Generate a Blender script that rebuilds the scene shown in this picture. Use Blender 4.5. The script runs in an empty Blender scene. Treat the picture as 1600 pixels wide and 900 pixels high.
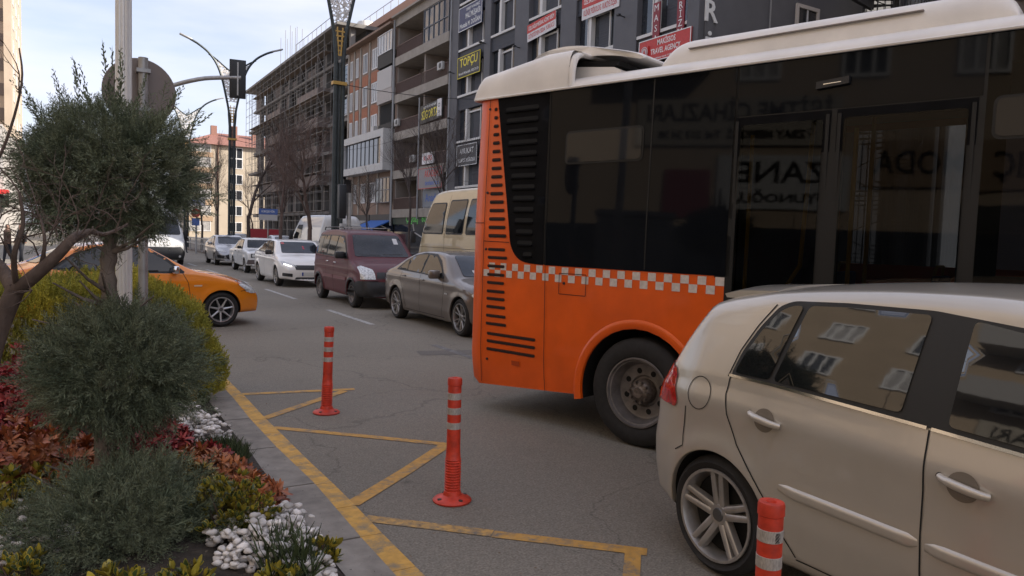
import bpy, bmesh, math, random
import numpy as np
from mathutils import Vector, Matrix
from mathutils.bvhtree import BVHTree
from mathutils.geometry import delaunay_2d_cdt
random.seed(7); rng = np.random.default_rng(7)
R = math.radians; PI = math.pi
SC = bpy.context.scene; COL = SC.collection

# ------------------------------------------------------------------ camera
YAW, PIT, ROLL, EYE = R(30.9), R(3.8), R(1.9), 1.75
fw = Vector((math.sin(YAW)*math.cos(PIT), math.cos(YAW)*math.cos(PIT), -math.sin(PIT)))
r0 = Vector((math.cos(YAW), -math.sin(YAW), 0)); u0 = r0.cross(fw)
rr = r0*math.cos(ROLL)+u0*math.sin(ROLL); uu = -r0*math.sin(ROLL)+u0*math.cos(ROLL)
cam_d = bpy.data.cameras.new('camera'); cam = bpy.data.objects.new('camera', cam_d); COL.objects.link(cam)
M = Matrix((rr, uu, -fw)).transposed().to_4x4(); M.translation = Vector((0, 0, EYE)); cam.matrix_world = M
cam_d.sensor_width = 36; cam_d.lens = 1155/1600*36; cam_d.clip_start = .05; cam_d.clip_end = 3000
SC.camera = cam
# ------------------------------------------------------------------ sky and sun
SUN_EL = R(33); SUNV = Vector((.80, -.60, 0)).normalized()
sun_az = math.atan2(SUNV.x, SUNV.y)
w = bpy.data.worlds.new('World'); SC.world = w; w.use_nodes = True
nt = w.node_tree; bg = nt.nodes['Background']; bg.inputs[1].default_value = .104
sky = nt.nodes.new('ShaderNodeTexSky'); sky.sky_type = 'NISHITA'; sky.sun_disc = False
sky.sun_elevation = SUN_EL; sky.sun_rotation = sun_az; sky.air_density = 1.0; sky.dust_density = 2.5; sky.ozone_density = 1.0
tc = nt.nodes.new('ShaderNodeTexCoord'); mp = nt.nodes.new('ShaderNodeMapping'); mp.inputs['Scale'].default_value = (1.2, 1.2, 5)
nz = nt.nodes.new('ShaderNodeTexNoise'); nz.inputs['Scale'].default_value = 1.6; nz.inputs['Detail'].default_value = 6
rp = nt.nodes.new('ShaderNodeValToRGB'); rp.color_ramp.elements[0].position = .42; rp.color_ramp.elements[1].position = .60
mx = nt.nodes.new('ShaderNodeMix'); mx.data_type = 'RGBA'
mu = nt.nodes.new('ShaderNodeMath'); mu.operation = 'MULTIPLY_ADD'; mu.inputs[1].default_value = .45; mu.inputs[2].default_value = .38
nt.links.new(tc.outputs['Generated'], mp.inputs[0]); nt.links.new(mp.outputs[0], nz.inputs[0]); nt.links.new(nz.outputs[0], rp.inputs[0])
nt.links.new(rp.outputs[0], mu.inputs[0]); nt.links.new(mu.outputs[0], mx.inputs[0])
nt.links.new(sky.outputs[0], mx.inputs[6]); mx.inputs[7].default_value = (5.2, 5.2, 6.1, 1)
nt.links.new(mx.outputs[2], bg.inputs[0])
sl = bpy.data.lights.new('sun', 'SUN'); sl.energy = 3.9; sl.angle = R(.53); sl.color = (1, .92, .82)
so = bpy.data.objects.new('sun', sl); COL.objects.link(so)
sd = Vector((SUNV.x*math.cos(SUN_EL), SUNV.y*math.cos(SUN_EL), math.sin(SUN_EL)))
so.rotation_euler = sd.to_track_quat('Z', 'Y').to_euler()
SC.view_settings.view_transform = 'Standard'; SC.view_settings.look = 'None'
SC.view_settings.exposure = 1.04; SC.view_settings.gamma = 1; SC.view_settings.use_curve_mapping = False
SC.cycles.max_bounces = 6; SC.cycles.diffuse_bounces = 3; SC.cycles.glossy_bounces = 3; SC.cycles.transparent_max_bounces = 6
SC.cycles.use_denoising = True

# ------------------------------------------------------------------ materials
MATS = {}
def mat(name, col, rough=.6, metal=0, coat=0, var=0, vscale=8, bump=0, bscale=40, island=0, emis=0, col2=None, spec=.5, stain=0, trans=0, pscale=None, bdist=.01):
    """procedural principled material: noise variation between col and col2, optional bump / per-island variation"""
    if name in MATS: return MATS[name]
    m = bpy.data.materials.new(name); MATS[name] = m; m.use_nodes = True; t = m.node_tree; b = t.nodes['Principled BSDF']
    L = t.links.new; N = t.nodes.new
    b.inputs['Roughness'].default_value = rough; b.inputs['Metallic'].default_value = metal
    b.inputs['Coat Weight'].default_value = coat; b.inputs['Coat Roughness'].default_value = .03
    b.inputs['Specular IOR Level'].default_value = spec
    c = (*col, 1); out = None
    tcn = N('ShaderNodeTexCoord')
    src = tcn.outputs['Object']
    if pscale:
        mpn = N('ShaderNodeMapping'); mpn.inputs['Scale'].default_value = pscale; L(src, mpn.inputs[0]); src = mpn.outputs[0]
    if var or col2:
        n = N('ShaderNodeTexNoise'); n.inputs['Scale'].default_value = vscale; n.inputs['Detail'].default_value = 5; L(src, n.inputs[0])
        rm = N('ShaderNodeMapRange'); rm.inputs[1].default_value = .3; rm.inputs[2].default_value = .7; L(n.outputs[0], rm.inputs[0])
        k = N('ShaderNodeMix'); k.data_type = 'RGBA'; L(rm.outputs[0], k.inputs[0])
        if col2: k.inputs[6].default_value = c; k.inputs[7].default_value = (*col2, 1)
        else:
            k.inputs[6].default_value = (*[v*(1-var) for v in col], 1); k.inputs[7].default_value = (*[min(1, v*(1+var)) for v in col], 1)
        out = k.outputs[2]
    if stain:
        n = N('ShaderNodeTexNoise'); n.inputs['Scale'].default_value = .7; n.inputs['Detail'].default_value = 8; n.inputs['Roughness'].default_value = .7; L(src, n.inputs[0])
        rm = N('ShaderNodeMapRange'); rm.inputs[1].default_value = .42; rm.inputs[2].default_value = .62; rm.inputs[3].default_value = 1; rm.inputs[4].default_value = 1-stain; L(n.outputs[0], rm.inputs[0])
        k = N('ShaderNodeMix'); k.data_type = 'RGBA'; k.blend_type = 'MULTIPLY'; k.inputs[0].default_value = 1
        if out: L(out, k.inputs[6])
        else: k.inputs[6].default_value = c
        L(rm.outputs[0], k.inputs[7]); out = k.outputs[2]
    if island:
        gi = N('ShaderNodeNewGeometry'); hs = N('ShaderNodeHueSaturation')
        rm = N('ShaderNodeMapRange'); rm.inputs[3].default_value = 1-island; rm.inputs[4].default_value = 1+island; L(gi.outputs['Random Per Island'], rm.inputs[0])
        L(rm.outputs[0], hs.inputs['Value'])
        if out: L(out, hs.inputs['Color'])
        else: hs.inputs['Color'].default_value = c
        out = hs.outputs[0]
    if out: L(out, b.inputs['Base Color'])
    else: b.inputs['Base Color'].default_value = c
    if bump:
        n = N('ShaderNodeTexNoise'); n.inputs['Scale'].default_value = bscale; n.inputs['Detail'].default_value = 4; L(src, n.inputs[0])
        bp = N('ShaderNodeBump'); bp.inputs['Strength'].default_value = bump; bp.inputs['Distance'].default_value = bdist; L(n.outputs[0], bp.inputs['Height']); L(bp.outputs[0], b.inputs['Normal'])
    if emis:
        b.inputs['Emission Color'].default_value = c; b.inputs['Emission Strength'].default_value = emis
    if trans:
        b.inputs['Transmission Weight'].default_value = trans
    return m
def paint(name, col, flake=0, rough=.35, metal=0, dirt=.12, coat=.8):
    m = mat(name, col, rough=rough, metal=metal, coat=coat, var=dirt, vscale=2.5)
    return m
GLASS = lambda: mat('tinted_glass', (.010, .012, .014), rough=.05, spec=.55, bump=.03, bscale=1.5)
GLASSG = lambda: mat('side_glass', (.010, .011, .012), rough=.03, spec=.9, bump=.05, bscale=2.2, coat=.3, bdist=.02)
CLEARG = lambda: mat('windscreen_glass', (.016, .019, .025), rough=.06, spec=.5, var=.5, vscale=3)
RUB = lambda: mat('tyre_rubber', (.018, .017, .017), rough=.8, var=.25, vscale=20, bump=.3, bscale=120, bdist=.002)
BLACK = lambda: mat('black_plastic', (.02, .02, .022), rough=.5, var=.2)
DARK = lambda: mat('dark_cavity', (.008, .008, .008), rough=.9)
CHROME = lambda: mat('chrome', (.75, .76, .78), rough=.12, metal=1)
ALLOY = lambda: mat('alloy', (.30, .29, .28), rough=.38, metal=.75, var=.2, vscale=12)
LAMPG = lambda: mat('lamp_lens', (.55, .56, .56), rough=.08, spec=.8, coat=1, var=.45, vscale=25)
REDL = lambda: mat('red_lens', (.45, .015, .02), rough=.1, coat=1, var=.35, vscale=30)

def tint_glass(name, tint, gl=.75):
    if name in MATS: return MATS[name]
    m = bpy.data.materials.new(name); MATS[name] = m; m.use_nodes = True; t = m.node_tree; t.nodes.clear(); N = t.nodes.new; L = t.links.new
    o = N('ShaderNodeOutputMaterial'); mx_ = N('ShaderNodeMixShader'); tr = N('ShaderNodeBsdfTransparent'); tr.inputs[0].default_value = (*tint, 1)
    g_ = N('ShaderNodeBsdfGlossy'); g_.inputs['Roughness'].default_value = .03; g_.inputs[0].default_value = (gl, gl, gl, 1); f = N('ShaderNodeFresnel'); f.inputs[0].default_value = 1.38
    L(f.outputs[0], mx_.inputs[0]); L(tr.outputs[0], mx_.inputs[1]); L(g_.outputs[0], mx_.inputs[2]); L(mx_.outputs[0], o.inputs[0]); return m
# ------------------------------------------------------------------ object helpers
def obj(name, verts, faces, m, parent=None, smooth=False, mats=None, midx=None):
    me = bpy.data.meshes.new(name)
    me.from_pydata([tuple(map(float, v)) for v in verts], [], [tuple(map(int, f)) for f in faces])
    for q in (mats or [m]): me.materials.append(q)
    if midx is not None: me.polygons.foreach_set('material_index', midx)
    if smooth: me.polygons.foreach_set('use_smooth', [True]*len(me.polygons))
    me.validate(); me.update()
    o = bpy.data.objects.new(name, me); COL.objects.link(o)
    if parent: o.parent = parent
    return o
def obj_np(name, V, Fq, m, parent=None, smooth=False):
    V = np.asarray(V, np.float32); Fq = np.asarray(Fq, np.int32); n = Fq.shape[1]
    me = bpy.data.meshes.new(name); me.vertices.add(len(V)); me.vertices.foreach_set('co', V.ravel())
    me.loops.add(Fq.size); me.loops.foreach_set('vertex_index', Fq.ravel())
    me.polygons.add(len(Fq)); me.polygons.foreach_set('loop_start', np.arange(0, Fq.size, n)); me.polygons.foreach_set('loop_total', np.full(len(Fq), n))
    if smooth: me.polygons.foreach_set('use_smooth', np.ones(len(Fq), bool))
    me.materials.append(m); me.update(calc_edges=True); me.validate()
    o = bpy.data.objects.new(name, me); COL.objects.link(o)
    if parent: o.parent = parent
    return o
def thing(name, label, cat, loc=(0, 0, 0), rz=0, group=None):
    o = bpy.data.objects.new(name, None); COL.objects.link(o); o.location = loc; o.rotation_euler = (0, 0, rz)
    o.empty_display_size = .2
    return tag(o, label, cat, group)
def tag(o, label, cat, group=None, kind=None):
    if label: o['label'] = label
    if cat: o['category'] = cat
    if group: o['group'] = group
    if kind: o['kind'] = kind
    return o
def copy_tree(o, parent=None):
    c = o.copy(); COL.objects.link(c); c.parent = parent
    for ch in list(o.children): copy_tree(ch, c)
    return c
class MB:
    """collects primitives, then links them as ONE mesh object"""
    def __init__(s): s.v = []; s.f = []
    def add(s, V, Fc):
        b = len(s.v); s.v += [tuple(v) for v in V]; s.f += [tuple(i+b for i in f) for f in Fc]; return s
    def box(s, a, b, bev=0):
        x0, y0, z0 = a; x1, y1, z1 = b
        if not bev:
            V = [(x, y, z) for z in (z0, z1) for y in (y0, y1) for x in (x0, x1)]
            return s.add(V, [(0, 2, 3, 1), (4, 5, 7, 6), (0, 1, 5, 4), (2, 6, 7, 3), (0, 4, 6, 2), (1, 3, 7, 5)])
        bm = bmesh.new(); bmesh.ops.create_cube(bm, size=1)
        for v in bm.verts: v.co = Vector(((x0+x1)/2+v.co.x*(x1-x0), (y0+y1)/2+v.co.y*(y1-y0), (z0+z1)/2+v.co.z*(z1-z0)))
        bmesh.ops.bevel(bm, geom=bm.edges[:], offset=bev, segments=2, affect='EDGES', profile=.5)
        bm.verts.index_update(); s.add([v.co[:] for v in bm.verts], [[v.index for v in f.verts] for f in bm.faces]); bm.free(); return s
    def tube(s, pts, rad, n=8, cap=True):
        pts = [Vector(p) for p in pts]; rad = [rad]*len(pts) if not hasattr(rad, '__len__') else rad
        V = []; prev = None
        for i, p in enumerate(pts):
            d = (pts[min(i+1, len(pts)-1)]-pts[max(i-1, 0)]).normalized()
            if prev is None: a = d.orthogonal().normalized()
            else: a = (prev-d*prev.dot(d)).normalized()
            prev = a; b = d.cross(a)
            for k in range(n):
                t = 2*PI*k/n; V.append(p+(a*math.cos(t)+b*math.sin(t))*rad[i])
        Fc = [(i*n+k, i*n+(k+1) % n, (i+1)*n+(k+1) % n, (i+1)*n+k) for i in range(len(pts)-1) for k in range(n)]
        if cap: Fc += [tuple(range(n))[::-1], tuple((len(pts)-1)*n+k for k in range(n))]
        return s.add(V, Fc)
    def lathe(s, prof, n=32, axis='z', c=(0, 0, 0), cap=False):
        V = []; m = len(prof)
        for k in range(n):
            t = 2*PI*k/n; ct, st = math.cos(t), math.sin(t)
            for (r, h) in prof:
                p = (r*ct, r*st, h) if axis == 'z' else ((r*ct, h, r*st) if axis == 'y' else (h, r*ct, r*st))
                V.append((p[0]+c[0], p[1]+c[1], p[2]+c[2]))
        Fc = [(k*m+i, ((k+1) % n)*m+i, ((k+1) % n)*m+i+1, k*m+i+1) for k in range(n) for i in range(m-1)]
        if cap: Fc += [tuple(k*m+m-1 for k in range(n)), tuple(k*m for k in range(n))[::-1]]
        return s.add(V, Fc)
    def prism(s, poly, f0, f1):
        """poly 2D points; f0,f1 map (u,v)->xyz of the two faces"""
        n = len(poly); V = [f0(*p) for p in poly]+[f1(*p) for p in poly]
        return s.add(V, [tuple(range(n))[::-1], tuple(range(n, 2*n))]+[(i, (i+1) % n, n+(i+1) % n, n+i) for i in range(n)])
    def build(s, name, m, parent=None, smooth=False):
        o = obj(name, s.v, s.f, m, parent, smooth)
        if smooth:
            try: o.data.set_sharp_from_angle(angle=R(40))
            except Exception: pass
        return o
def boxo(name, a, b, m, parent=None, bev=0): return MB().box(a, b, bev).build(name, m, parent, smooth=bool(bev))
def catmull(P, n=6, closed=False):
    P = [np.array(p, float) for p in P]; out = []; N = len(P)
    for i in range(N if closed else N-1):
        p0 = P[(i-1) % N] if closed or i > 0 else P[0]; p1 = P[i]; p2 = P[(i+1) % N]
        p3 = P[(i+2) % N] if closed or i+2 < N else P[-1]
        for k in range(n):
            t = k/n; out.append(.5*((2*p1)+(-p0+p2)*t+(2*p0-5*p1+4*p2-p3)*t*t+(-p0+3*p1-3*p2+p3)*t**3))
    if not closed: out.append(P[-1])
    return [tuple(p) for p in out]
def rrect(x0, y0, x1, y1, r, n=4):
    out = []
    for (cx, cy, a0) in ((x1-r, y0+r, -90), (x1-r, y1-r, 0), (x0+r, y1-r, 90), (x0+r, y0+r, 180)):
        for k in range(n+1):
            a = R(a0+90*k/n); out.append((cx+r*math.cos(a), cy+r*math.sin(a)))
    return out
def roundpoly(P, r=.03, n=3):
    out = []; N = len(P)
    for i in range(N):
        p = Vector(P[i]); a = Vector(P[i-1])-p; b = Vector(P[(i+1) % N])-p
        rr_ = min(r, a.length*.45, b.length*.45); A = p+a.normalized()*rr_; B = p+b.normalized()*rr_
        for k in range(n+1):
            t = k/n; q = A*(1-t)**2+p*2*t*(1-t)+B*t*t; out.append((q.x, q.y))
    return out
def tri2d(poly, res, holes=()):
    """triangulate polygon (with holes) with a fine interior grid"""
    V = []; E = []
    def ring(P):
        b = len(V); m = 0
        for i in range(len(P)):
            p, q = Vector(P[i][:2]), Vector(P[(i+1) % len(P)][:2]); k = max(1, int((q-p).length/res))
            for j in range(k): V.append(p+(q-p)*(j/k)); m += 1
        for i in range(m): E.append((b+i, b+(i+1) % m))
    ring(poly)
    for h in holes: ring(h)
    nb = len(V); B = np.array([v[:] for v in V]); x0, y0 = B.min(0); x1, y1 = B.max(0)
    gx, gy = np.meshgrid(np.arange(x0+res/2, x1, res), np.arange(y0+res/2, y1, res)); G = np.stack([gx.ravel(), gy.ravel()], 1)
    def inside(G, P):
        P = np.array([p[:2] for p in P]); c = np.zeros(len(G), bool); j = len(P)-1
        for i in range(len(P)):
            a, b = P[i], P[j]
            if a[1] != b[1]:
                k = ((a[1] > G[:, 1]) != (b[1] > G[:, 1])) & (G[:, 0] < (b[0]-a[0])*(G[:, 1]-a[1])/(b[1]-a[1])+a[0]); c ^= k
            j = i
        return c
    if len(G):
        ok = inside(G, poly)
        for h in holes: ok &= ~inside(G, h)
        G = G[ok]
        if len(G) and len(B):
            d = np.full(len(G), 9.)
            for k in range(0, len(B), 200): d = np.minimum(d, np.sqrt(((G[:, None]-B[None, k:k+200])**2).sum(2)).min(1))
            G = G[d > res*.45]
        V += [Vector(p) for p in G]
    v2, e2, f2, *_ = delaunay_2d_cdt(V, E, [], 0, 1e-6)
    # keep triangles whose centroid is inside
    C = np.array([(sum(v2[i].x for i in f)/3, sum(v2[i].y for i in f)/3) for f in f2])
    ok = inside(C, poly)
    for h in holes: ok &= ~inside(C, h)
    return [v[:] for v in v2], [tuple(f) for f, k in zip(f2, ok) if k]
def sheet(name, poly, f, m, parent=None, res=.1, holes=(), smooth=True):
    V, Fc = tri2d(poly, res, holes)
    return obj(name, [f(*v) for v in V], Fc, m, parent, smooth)
def stroke(pts, wd):
    """thin polygon round a 2D polyline"""
    P = [Vector(p[:2]) for p in pts]; A = []; B = []
    for i, p in enumerate(P):
        d = (P[min(i+1, len(P)-1)]-P[max(i-1, 0)]).normalized(); n = Vector((-d.y, d.x))*wd/2; A.append((p+n)[:]); B.append((p-n)[:])
    return A+B[::-1]
_fc = {}
def text(name, s, size, f, m, parent=None, width=None, ext=.0, align='CENTER', shear=0, bold=0):
    """text as a mesh, each point mapped by f(u, v, w)"""
    c = bpy.data.curves.new(name, 'FONT'); c.body = s; c.size = size; c.align_x = align; c.align_y = 'CENTER'; c.extrude = ext; c.resolution_u = 2; c.shear = shear; c.offset = bold
    o = bpy.data.objects.new(name, c); COL.objects.link(o); bpy.context.view_layer.update()
    me = bpy.data.meshes.new_from_object(o.evaluated_get(bpy.context.evaluated_depsgraph_get()))
    COL.objects.unlink(o); bpy.data.objects.remove(o)
    V = [v.co.copy() for v in me.vertices]
    if width and V:
        w0 = max(v.x for v in V)-min(v.x for v in V); k = width/w0 if w0 else 1
        for v in V: v.x *= k
    Fc = [tuple(p.vertices) for p in me.polygons]
    return obj(name, [f(v.x, v.y, v.z) for v in V], Fc, m, parent)

# ------------------------------------------------------------------ implicit vehicle body
def seg_sdf(poly, X, Z):
    P = np.array(poly, float); Q = np.roll(P, -1, 0); d = np.full(X.shape, 1e9); ins = np.zeros(X.shape, bool)
    for a, b in zip(P, Q):
        e = b-a; t = np.clip(((X-a[0])*e[0]+(Z-a[1])*e[1])/max(e@e, 1e-12), 0, 1)
        d = np.minimum(d, (X-a[0]-t*e[0])**2+(Z-a[1]-t*e[1])**2)
        if a[1] != b[1]: ins ^= ((a[1] > Z) != (b[1] > Z)) & (X < (b[0]-a[0])*(Z-a[1])/(b[1]-a[1])+a[0])
    d = np.sqrt(d); return np.where(ins, -d, d)
def smax(a, b, k): h = np.clip(.5+.5*(a-b)/k, 0, 1); return b*(1-h)+a*h+k*h*(1-h)
class Body:
    def __init__(s, side, W, sec, belt, tumble, nose=(.5, .22), tail=(.5, .16), ksm=.07, crease=(), zc=.6, flare=0, wheels=(0, 2.6), wz=.31, wr=.36, npoly=5, roofcrown=.035, nx=130, nt=132, np_=2.4):
        side = catmull(side, npoly, True) if npoly > 1 else side
        P = np.array(side); s.x0, s.x1 = P[:, 0].min(), P[:, 0].max(); s.W = W; s.zb = P[:, 1].min()
        gx = np.arange(s.x0-.6, s.x1+.6, .02); gz = np.arange(-.3, P[:, 1].max()+.6, .02)
        X, Z = np.meshgrid(gx, gz, indexing='ij'); s.g = seg_sdf(side, X, Z); s.gx, s.gz = gx, gz
        sz = np.array([q[0] for q in sec]); sf = np.array([q[1] for q in sec]); bx = np.array([q[0] for q in belt]); bz = np.array([q[1] for q in belt])
        def hw(x, z):
            h = W/2*np.interp(z, sz, sf)
            b = np.interp(x, bx, bz); h = h-np.maximum(0, z-b)*tumble-np.maximum(0, z-b)**2*.12
            for (zc0, amp, wd) in crease: h = h+amp*np.exp(-((z-zc0-(b-b.mean())*.5)/wd)**2)
            if flare:
                for wx in wheels:
                    r = np.hypot(x-wx, z-wz); h = h+flare*np.exp(-((r-wr-.01)/.07)**2)*(z < b)
            ln, cn = nose; tn = np.clip((x-(s.x1-ln))/ln, 0, 1); h = h-W/2*cn*tn**np_
            lt, ct = tail; tt = np.clip(((s.x0+lt)-x)/lt, 0, 1); h = h-W/2*ct*tt**np_
            return h
        s.hw = hw
        def field(x, y, z):
            fx = np.clip((x-gx[0])/.02, 0, len(gx)-1.001); fz = np.clip((z+roofcrown*(y/(W/2))**2*(z > .6)-gz[0])/.02, 0, len(gz)-1.001)
            i = fx.astype(int); j = fz.astype(int); a = fx-i; b = fz-j; g = s.g
            d = g[i, j]*(1-a)*(1-b)+g[i+1, j]*a*(1-b)+g[i, j+1]*(1-a)*b+g[i+1, j+1]*a*b
            # ends curve in plan: push silhouette back with |y|
            xf = np.clip((x-(s.x1-1.1))/1.1, 0, 1); xr = np.clip((s.x0+.9-x)/.9, 0, 1)
            q = np.clip(np.abs(y)/(W/2), 0, 1.2)
            d = d+xf*nose[1]*.75*q**2.5*1.0*(W/2)*.6+xr*tail[1]*.75*q**2.5*(W/2)*.6
            return smax(d, np.abs(y)-hw(x, z), ksm)
        s.field = field
        ax0, ax1 = s.x0+.34, s.x1-.34
        th = np.linspace(0, 2*PI, nt, endpoint=False); rows = []
        def add(cx, D): rows.append((np.full(nt, cx), D))
        ph = np.linspace(1.0, 0.0, 22)[0:]
        for t in np.linspace(88.5, 2, 44): a = R(t); add(ax0, np.stack([-np.full(nt, math.sin(a)), math.cos(a)*np.cos(th), math.cos(a)*np.sin(th)]))
        for x in np.linspace(ax0, ax1, nx): add(x, np.stack([0*th, np.cos(th), np.sin(th)]))
        for t in np.linspace(2, 88.5, 44): a = R(t); add(ax1, np.stack([np.full(nt, math.sin(a)), math.cos(a)*np.cos(th), math.cos(a)*np.sin(th)]))
        cx = np.concatenate([r[0] for r in rows]); D = np.concatenate([r[1] for r in rows], 1)
        lo = np.zeros(len(cx)); hi = np.full(len(cx), 0.); done = np.zeros(len(cx), bool)
        for k in range(1, 90):
            t = k*.035; f = field(cx+D[0]*t, D[1]*t, zc+D[2]*t); new = (~done) & (f > 0); lo[new] = t-.035; hi[new] = t; done |= new
        hi[~done] = 3
        for _ in range(14):
            mid = (lo+hi)/2; f = field(cx+D[0]*mid, D[1]*mid, zc+D[2]*mid); lo = np.where(f < 0, mid, lo); hi = np.where(f < 0, hi, mid)
        t = (lo+hi)/2; V = np.stack([cx+D[0]*t, D[1]*t, zc+D[2]*t], 1); n = len(rows)
        I = np.arange(n-1)[:, None]*nt; K = np.arange(nt)[None]; K2 = (K+1) % nt
        Fq = np.stack([I+K, I+nt+K, I+nt+K2, I+K2], 2).reshape(-1, 4)
        s.V = V; s.F = Fq; s.nt = nt; s.caps = (list(range(nt)), list(range((n-1)*nt, n*nt))[::-1])
        faces = [tuple(f) for f in Fq.tolist()]+[tuple(s.caps[0]), tuple(s.caps[1])]
        s.bvh = BVHTree.FromPolygons([tuple(v) for v in V.tolist()], faces)
    def mesh(s, m, parent, wheels, wz, wr, name='body', lip=.05):
        fl = [tuple(f) for f in s.F.tolist()]+[tuple(s.caps[0]), tuple(s.caps[1])]
        o = obj(name, s.V, fl, m, parent, smooth=True, mats=[m, DARK()])
        c = MB(); n = 56
        for wx in wheels:
            for sg in (-1, 1):
                b0 = len(c.v); y0, y1 = sg*(s.W/2-.33), sg*(s.W/2+.3)
                c.add([(wx+wr*math.cos(2*PI*k/n), y, wz+wr*math.sin(2*PI*k/n)) for y in (y0, y1) for k in range(n)], [tuple(range(n))[::sg], tuple(range(n, 2*n))[::-sg]]+[((k, n+k, n+(k+1) % n, (k+1) % n))[::sg] for k in range(n)])
        cu = obj('cutter', c.v, c.f, m, parent, mats=[m, DARK()], midx=[1]*len(c.f))
        for q in (o, cu):
            bm = bmesh.new(); bm.from_mesh(q.data); bmesh.ops.recalc_face_normals(bm, faces=bm.faces[:]); bm.to_mesh(q.data); bm.free()
        md = o.modifiers.new('b', 'BOOLEAN'); md.operation = 'DIFFERENCE'; md.object = cu; md.solver = 'EXACT'; md.material_mode = 'INDEX'
        bpy.context.view_layer.update()
        m2 = bpy.data.meshes.new_from_object(o.evaluated_get(bpy.context.evaluated_depsgraph_get())); o.modifiers.clear(); o.data = m2
        bpy.data.objects.remove(cu)
        m2.polygons.foreach_set('use_smooth', [True]*len(m2.polygons)); m2.set_sharp_from_angle(angle=R(42)); m2.name = name
        # painted lip round each arch
        lp_ = MB()
        for wx in wheels:
            for ax, sg in (('R', -1), ('L', 1)):
                K = []
                for k in range(61):
                    a = R(-30+240*k/60); h, nn = s.cast(ax, wx+(wr+.002)*math.cos(a), max(wz+(wr+.002)*math.sin(a), s.zb+.02))
                    if wz+wr*math.sin(a) < s.zb+.015: continue
                    y = h.y; K.append([(wx+r_*math.cos(a), y-sg*d_, wz+r_*math.sin(a)) for r_, d_ in ((wr+.002, -.001), (wr-.003, .002), (wr-.004, .012), (wr-.003, .03))])
                b0 = len(lp_.v); lp_.add([p for q in K for p in q], [(i*4+j, i*4+j+1, (i+1)*4+j+1, (i+1)*4+j) for i in range(len(K)-1) for j in range(3)])
        lp_.build('arch_lip', m, parent, True)
        return o
    def cast(s, axis, a, b):
        if axis == 'R': o, d = (a, -3, b), (0, 1, 0)
        elif axis == 'L': o, d = (a, 3, b), (0, -1, 0)
        elif axis == 'F': o, d = (s.x1+2, a, b), (-1, 0, 0)
        elif axis == 'B': o, d = (s.x0-2, a, b), (1, 0, 0)
        else: o, d = (a, b, 4), (0, 0, -1)
        h = s.bvh.ray_cast(Vector(o), Vector(d))
        if h[0] is None:
            q = Vector(o)+Vector(d)*2.1; h = s.bvh.find_nearest(q)
        n = h[1]
        if n.dot(Vector(d)) > 0: n = -n
        return h[0], n
    def dec(s, name, poly, axis, m, parent, off=.004, res=.05, holes=(), bev=0):
        V, Fc = tri2d(poly, res, holes); out = []
        E_ = list(zip([Vector(p[:2]) for p in poly], [Vector(p[:2]) for p in poly[1:]+poly[:1]]))
        for (a, b) in V:
            p, n = s.cast(axis, a, b); k = 1
            if bev:
                q = Vector((a, b)); d = min((q-(e0+(e1-e0)*max(0, min(1, (q-e0).dot(e1-e0)/max((e1-e0).length_squared, 1e-9))))).length for e0, e1 in E_); k = min(1, d/bev)**.5
            out.append(p+n*(off*k+.0005))
        return obj(name, out, Fc, m, parent, smooth=True)
    def strip(s, name, pts, axis, m, parent, wd=.008, off=.0045, res=.022):
        """narrow band following a 2D line on the body"""
        P = [Vector(p[:2]) for p in pts]; Q = []
        for a, b in zip(P, P[1:]):
            k = max(1, int((b-a).length/res)); Q += [a+(b-a)*(j/k) for j in range(k)]
        Q.append(P[-1]); V = []; Fc = []
        for i, p in enumerate(Q):
            d = (Q[min(i+1, len(Q)-1)]-Q[max(i-1, 0)]).normalized(); n2 = Vector((-d.y, d.x))*wd/2
            for q in (p+n2, p-n2):
                h, n = s.cast(axis, q.x, q.y); V.append(h+n*off)
            if i: Fc.append((2*i-2, 2*i-1, 2*i+1, 2*i))
        return V, Fc
    def strips(s, name, lines, axis, m, parent, wd=.008, off=.0045):
        b = MB()
        for l in lines:
            V, Fc = s.strip(name, l, axis, m, parent, wd, off); b.add([v[:] for v in V], Fc)
        return b.build(name, m, parent)
    def ridge(s, name, pts, axis, m, parent, wd=.05, h=.015, res=.04):
        """raised rounded moulding swept along a 2D line"""
        P = [Vector(p[:2]) for p in pts]; Q = []
        for a, b in zip(P, P[1:]):
            k = max(1, int((b-a).length/res)); Q += [a+(b-a)*(j/k) for j in range(k)]
        Q.append(P[-1]); V = []; Fc = []; N = 9; L_ = len(Q)
        for i, p in enumerate(Q):
            d = (Q[min(i+1, L_-1)]-Q[max(i-1, 0)]).normalized(); n2 = Vector((-d.y, d.x)); e = min(1, i/1.5, (L_-1-i)/1.0 if L_ > 2 else 1); wf_ = .55+.45*e
            for j in range(N):
                t = -1+2*j/(N-1); q = p+n2*wd/2*t*wf_; hh, n = s.cast(axis, q.x, q.y); V.append(hh+n*(h*(1-abs(t)**4)*min(1, e+.0)-.001))
            if i: Fc += [((i-1)*N+j, (i-1)*N+j+1, i*N+j+1, i*N+j) for j in range(N-1)]
        return obj(name, V, Fc, m, parent, smooth=True)
    def both(s, name, poly, m, parent, off=.004, res=.05, holes=()):
        s.dec(name, poly, 'R', m, parent, off, res, holes); s.dec(name, poly, 'L', m, parent, off, res, holes)

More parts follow.
